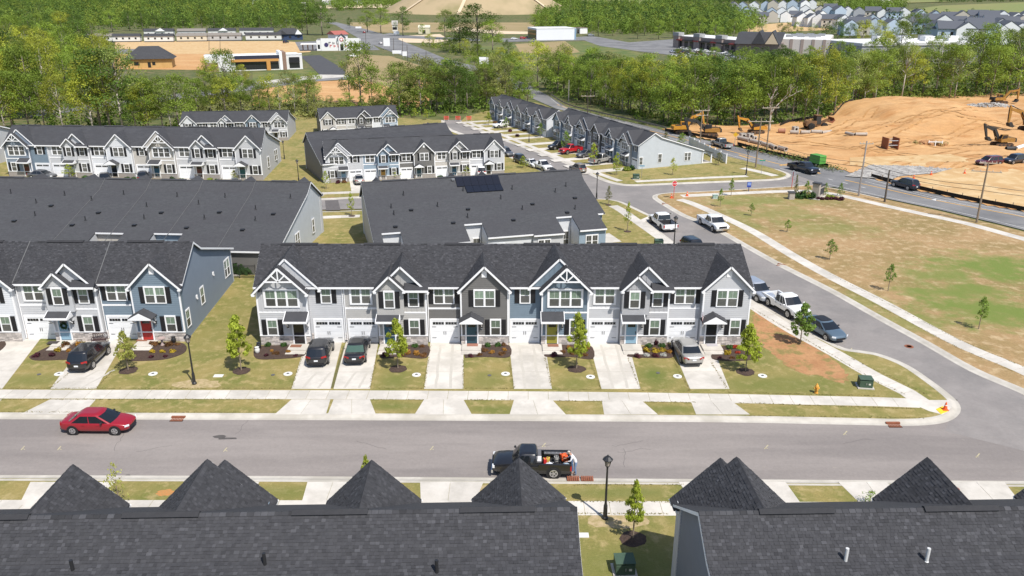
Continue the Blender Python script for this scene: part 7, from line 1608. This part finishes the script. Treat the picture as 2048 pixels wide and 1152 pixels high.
# guard rail of the highway
P = resample(smoothline(W2([(1102,193),(1135,213),(1204,231),(1290,250),(1345,265)]),4),4.); t = thing('guard_rail','steel guard rail on the far side of the curving highway','guard rail',P[0])
for i in range(len(P)-1): a, b = P[i]-P[0], P[i+1]-P[0]; MB().beam((a.x,a.y,.65),(b.x,b.y,.65),.06,.34).build('rail', mat('rail_dull',(.2,.18,.15),.7), t); MB().box(a.x-.07,a.x+.07,a.y+.02,a.y+.16,-.2,.8).build('post', woodpole, t)
# excavators
yel = mat('machine_yellow',(.52,.25,.025),.5,(.44,.2,.03),1.5); ylo = mat('machine_ochre',(.36,.19,.04),.55,(.28,.14,.035),1.5); dk_ = mat('machine_dark',(.035,.034,.033),.6); dirt_ = mat('track_dirt',(.09,.06,.04),.9,(.16,.09,.05),2)
def excavator(px, py, rz, turn, boom, stick, curl, label, m=yel, s=1., armm=None, cabm=None):
    t = thing('excavator', label, 'excavator', GS(px,py), rz, 'excavators', s); am = armm or m
    for sy in (-1,1):
        prof = [(-2.1,.25),(-1.8,.0),(1.8,0),(2.1,.25),(2.15,.55),(1.8,.85),(-1.8,.85),(-2.15,.55)]; tr = MB().ext([(x,sy*1.2-.3,z) for x,z in prof],(0,.6,0)).build('track', dirt_, t)
        mb = MB()
        for k in range(15): x = -1.75+k*.25; mb.box(x,x+.1,sy*1.2-.34,sy*1.2+.34,.85,.91).box(x,x+.1,sy*1.2-.34,sy*1.2+.34,-.0,.03)
        mb.build('track_shoes', dk_, tr)
        for k in range(4): MB().tube((-1.5+k,sy*1.5,.42),(-1.5+k,sy*1.54,.42),.26,n=10).build('roller', dk_, tr)
    MB().box(-.8,.8,-.9,.9,.45,.95).lathe([(.8,.9),(.8,1.12)],n=14).build('undercarriage', dk_, t)
    R = Matrix.Rotation(turn,4,'Z')
    def B(mb, nm, mm, sm=False): return mb.build(nm, mm, t, smooth=sm, xf=lambda x,y,z: tuple(R@Vector((x,y,z))))
    B(MB().ext([(-2.4,-1.25,1.15),(1.3,-1.25,1.15),(1.3,-1.25,1.9),(-.4,-1.25,2.1),(-2.2,-1.25,2.1),(-2.5,-1.25,1.8)],(0,2.5,0)),'house',m); B(MB().ext([(-2.9,-1.2,1.15),(-2.4,-1.25,1.1),(-2.4,-1.25,2.15),(-2.8,-1.2,2.0)],(0,2.45,0)),'counterweight',dk_ if m is not yel else m); B(MB().box(-2.1,-.5,-1.1,.2,2.1,2.2).tube((-1.6,-.8,2.2),(-1.6,-.8,2.7),.08),'engine_cover',dk_)
    B(MB().ext([(-.35,.25,1.15),(1.35,.25,1.15),(1.45,.25,2.0),(1.1,.25,2.95),(-.35,.25,2.95)],(0,.95,0)),'cab',cabm or m); 
    for y in (.22,1.2): B(MB().ext([(-.2,y,1.95),(1.3,y,1.95),(1.05,y,2.85),(-.2,y,2.85)],(0,.03,0)),'side_window',glass_dk)
    B(MB().ext([(1.44,.32,1.95),(1.44,1.12,1.95),(1.12,1.12,2.86),(1.12,.32,2.86)],(.04,0,0)),'windshield',glass_dk)
    # boom, stick, bucket in the plane y=-.15
    y = -.15; p0 = Vector((1.0,y,1.7)); d = lambda a: Vector((math.cos(a),0,math.sin(a))); L1, L2, L3 = 2.9, 2.9, 2.9
    p1 = p0+d(boom)*L1; p2 = p1+d(boom-.62)*L2; p3 = p2+d(stick)*L3
    def seg(pts, ws, th): 
        mb = MB(); up = []; lo_ = []
        for i,p in enumerate(pts): a = (pts[min(i+1,len(pts)-1)]-pts[max(i-1,0)]).normalized(); n = Vector((-a.z,0,a.x)); up.append(p+n*ws[i]/2); lo_.append(p-n*ws[i]/2)
        return mb.ext([tuple(v+Vector((0,-th/2,0))) for v in up+lo_[::-1]],(0,th,0))
    B(seg([p0,p0.lerp(p1,.5),p1,p1.lerp(p2,.5),p2],[.45,.7,.85,.65,.4],.5),'boom',am); q = p2-d(stick)*.7+d(stick+PI/2)*.15
    B(seg([q,p2,p2.lerp(p3,.5),p3],[.25,.6,.5,.3],.4),'stick',am)
    B(MB().tube(p0+Vector((.5,.35,-.2)),p1.lerp(p2,.1)+Vector((0,.35,0)),.11).tube(p0+Vector((.5,-.35,-.2)),p1.lerp(p2,.1)+Vector((0,-.35,0)),.11).tube(p1+d(boom+PI/2)*.35,q,.09).tube(p2+d(stick+PI/2)*.35,p3-d(stick)*.35+d(stick+PI/2)*.25,.08),'hydraulic_ram',dk_)
    a = stick+curl; e = d(a); n = Vector((-e.z,0,e.x)); Q = [p3+n*.2,p3+e*.5+n*.55,p3+e*1.2+n*.35,p3+e*1.45-n*.25,p3+e*1.0-n*.1,p3+e*.3-n*.35]
    B(MB().ext([tuple(v+Vector((0,-.6,0))) for v in Q],(0,1.2,0)),'bucket',dk_ if m is not yel else mat('bucket_rust',(.12,.08,.05),.8))
    mb = MB()
    for k in range(5): mb.beam(Q[3]+Vector((0,-.5+k*.25,0)),Q[3]+Vector((0,-.5+k*.25,0))+(e*.3-n*.1),.08,.06)
    B(mb,'bucket_teeth',dk_); return t
excavator(1364,266,.1,.05,1.0,-1.35,-.6,'yellow excavator with raised boom beside the highway',yel,.82)
excavator(1418,272,PI-.15,.1,.72,-1.9,-.4,'black armed excavator reaching left beside the yellow one',ylo,.86,dk_,dk_)
excavator(1512,266,PI+.15,-.05,.85,-1.75,-.5,'yellow excavator lifting pipe by the concrete boxes',yel,.74,None,dk_)
excavator(2003,292,PI+.05,.1,.95,-1.9,-.7,'dark armed excavator digging at the right of the clay',ylo,.82,dk_,ylo)
excavator(2062,262,PI+.1,0,.9,-1.6,-.9,'excavator cut by the right edge with its yellow arm in view',ylo,1.02)
excavator(1998,207,0.05,.05,.8,-1.5,-.9,'ochre excavator far back beside the gravel heap',ylo,.85)
# wheel loader
t = thing('wheel_loader','dirty brown wheel loader with raised bucket on the clay','wheel loader',GS(1630,258),.15); lo_ = mat('loader_brown',(.2,.1,.04),.7,(.12,.07,.04),2)
MB().ext([(-2.6,-.8,.8),(-.2,-.8,.8),(-.2,-.8,1.9),(-2.4,-.8,1.8),(-2.7,-.8,1.4)],(0,1.6,0)).build('engine_body', lo_, t); MB().ext([(-.3,-.7,1.2),(.9,-.7,1.2),(.8,-.7,3.0),(-.3,-.7,3.0)],(0,1.4,0)).build('cab', dk_, t); MB().box(-.4,1.0,-.8,.8,3.0,3.12).build('cab_roof', lo_, t); MB().box(.0,2.0,-.6,.6,.7,1.3).build('front_frame', lo_, t)
for x in (-1.5,1.6):
    for s in (-1,1): wheel(t,x,s*1.0,.75,.55,dark=True)
for s in (-1,1): MB().beam((.9,s*.5,1.3),(3.0,s*.5,2.1),.16,.3).build('lift_arm', lo_, t)
MB().ext([(2.9,-1.3,1.6),(3.3,-1.3,1.4),(3.9,-1.3,2.0),(3.5,-1.3,2.6),(3.6,-1.3,2.1),(3.2,-1.3,1.75)],(0,2.6,0)).build('bucket', rust, t)
# concrete pipes and boxes, trench shield, stakes
pc = mat('pipe_concrete',(.34,.29,.25),.9,(.4,.35,.3),1.5)
def pipe(p0, p1, r_, lb, grp, m=pc):
    a, b = GS(*p0), GS(*p1); n = b-a; L = n.length; t = thing('concrete_pipe', lb, 'pipe', (a+b)/2+Vector((0,0,r_)), math.atan2(n.y,n.x), grp)
    MB().loft([[(x,rr*math.cos(2*PI*i/16),rr*math.sin(2*PI*i/16)) for i in range(16)] for x,rr in ((-L/2,r_*.8),(-L/2,r_),(L/2-.25,r_),(L/2-.25,r_*1.13),(L/2,r_*1.13),(L/2,r_*.8),(-L/2,r_*.78))],caps=False).build('barrel', m, t, smooth=True)
for i,(a_,b_) in enumerate((((1477,279),(1499,284)),((1501,285),(1522,290)),((1524,291),(1540,295)),((1540,294),(1551,300)),((1557,299),(1572,303)))): pipe(a_,b_,.42,('first','second','third','fourth','last')[i]+' concrete pipe from the left beside the highway silt fence','drain pipes beside the highway')
for i,(a_,b_) in enumerate((((1580,268),(1597,268)),((1601,268),(1619,268)),((1622,266),(1643,268)),((1643,268),(1661,268)))): pipe(a_,b_,.4,('first','second','third','fourth')[i]+' grey pipe of the row in front of the wheel loader','pipes in front of the wheel loader')
for i,(a_,b_) in enumerate((((1691,271),(1709,271)),((1710,271),(1733,272)))): pipe(a_,b_,.34,('left','right')[i]+' pale pipe lying alone in the middle of the clay','pipes in the middle of the clay')
pipe((2011,303),(2030,299),.4,'black pipe below the dark armed excavator',None,dk_); pipe((2032,298),(2056,294),.35,'white pipe running out of the right edge',None,whitev); pipe((1556,265),(1570,267),.5,'reddish pipe by the yellow excavator',None,mat('pipe_red',(.35,.17,.11),.9))
def cbox(px, py, s, lb):
    t = thing('concrete_box', lb, 'manhole section', GS(px,py), .2); m = mat('precast',(.45,.42,.38),.85,(.38,.35,.31),2); a = s/2
    for p in ((-a,-a+.15,-a,a),(a-.15,a,-a,a),(-a+.15,a-.15,-a,-a+.15),(-a+.15,a-.15,a-.15,a)): MB().box(*p,0,s*.9).build('wall', m, t)
    MB().tube((.0,-a-.01,s*.45),(.0,-a-.04,s*.45),s*.25,n=14).build('opening', mat('pit',(.015,.01,.008),.9), t)
cbox(1485,276,1.15,'pale precast concrete box below the yellow excavator'); cbox(1500,276,1.1,'precast concrete box with a round opening'); cbox(1509,279,.8,'small precast concrete box by the pipes'); cbox(1590,262,1.1,'pale concrete blocks behind the pipe row')
t = thing('trench_shield','rusty red trench shield standing on the clay','trench shield',GS(1779,297),.1)
for s in (-1,1): MB().box(s*1.1-.08,s*1.1+.08,-1.2,1.2,0,2.2).build('side_plate', mat('shield_red',(.27,.1,.05),.8), t)
for y in (-1,1):
    for z in (.8,1.7): MB().tube((-1.05,y,z),(1.05,y,z),.09).build('spreader', steel, t)
t = thing('trench_railing','white post and rail frame at the dug trench','frame',GS(1870,292),-.1)
for x in (-1.3,0,1.3): MB().box(x-.07,x+.07,-.05,.05,0,1.1).build('post', white, t)
MB().box(-1.3,1.3,-.04,.04,.75,.9).build('rail', white, t)
t = thing('warning_sign','yellow diamond sign on a post beside the drain pipes','road sign',GS(1469,291)); MB().box(-.04,.04,-.03,.03,0,2.).build('post', steel, t); MB().ext([(0,-.05,1.7),(.5,-.05,2.2),(0,-.05,2.7),(-.5,-.05,2.2)],(0,.02,0)).build('sign_plate', mat('sign_yellow',(.6,.35,.02),.5), t)
stonepile(1860,288,4,1.6,.6,'spoil of darker clay beside the trench',60,'spoil_heap',claydark,(.3,.8)); 

# wheel and track ruts pressed into the clay
rm_ = mat('rut_clay',(.36,.18,.065),.95,(.44,.25,.1),1.5,fine=(2,.2))
r = random.Random(14)
def rut(px, w_=.5):
    P = resample(smoothline([(p.x,p.y) for p in [GS(*q) for q in px]],5),1.2)
    for s_ in (-1,1):
        mb = MB(); Q = [p+offs(P,i)*s_ for i,p in enumerate(P)]
        for i in range(len(Q)-1):
            a, b = Q[i], Q[i+1]; o = offs(Q,i)*w_/2; mb.poly([(v.x,v.y,hsite(v.x,v.y)+.05) for v in (a-o,b-o,b+o,a+o)])
        mb.build('wheel_rut', rm_, kind='structure')
for q in ([(1700,330),(1760,300),(1850,275),(1960,262)],[(1880,338),(1950,312),(2060,318)],[(1560,285),(1640,290),(1740,300),(1840,312)],[(1660,270),(1740,262),(1800,240),(1870,222),(1960,222)],[(1700,300),(1800,285),(1900,295),(2000,280)],[(1740,345),(1830,320),(1930,300)],[(1600,275),(1680,255),(1750,228)],[(1960,330),(1900,345),(1800,370)],[(2048,240),(1950,235),(1860,245),(1780,270)]): rut(q)
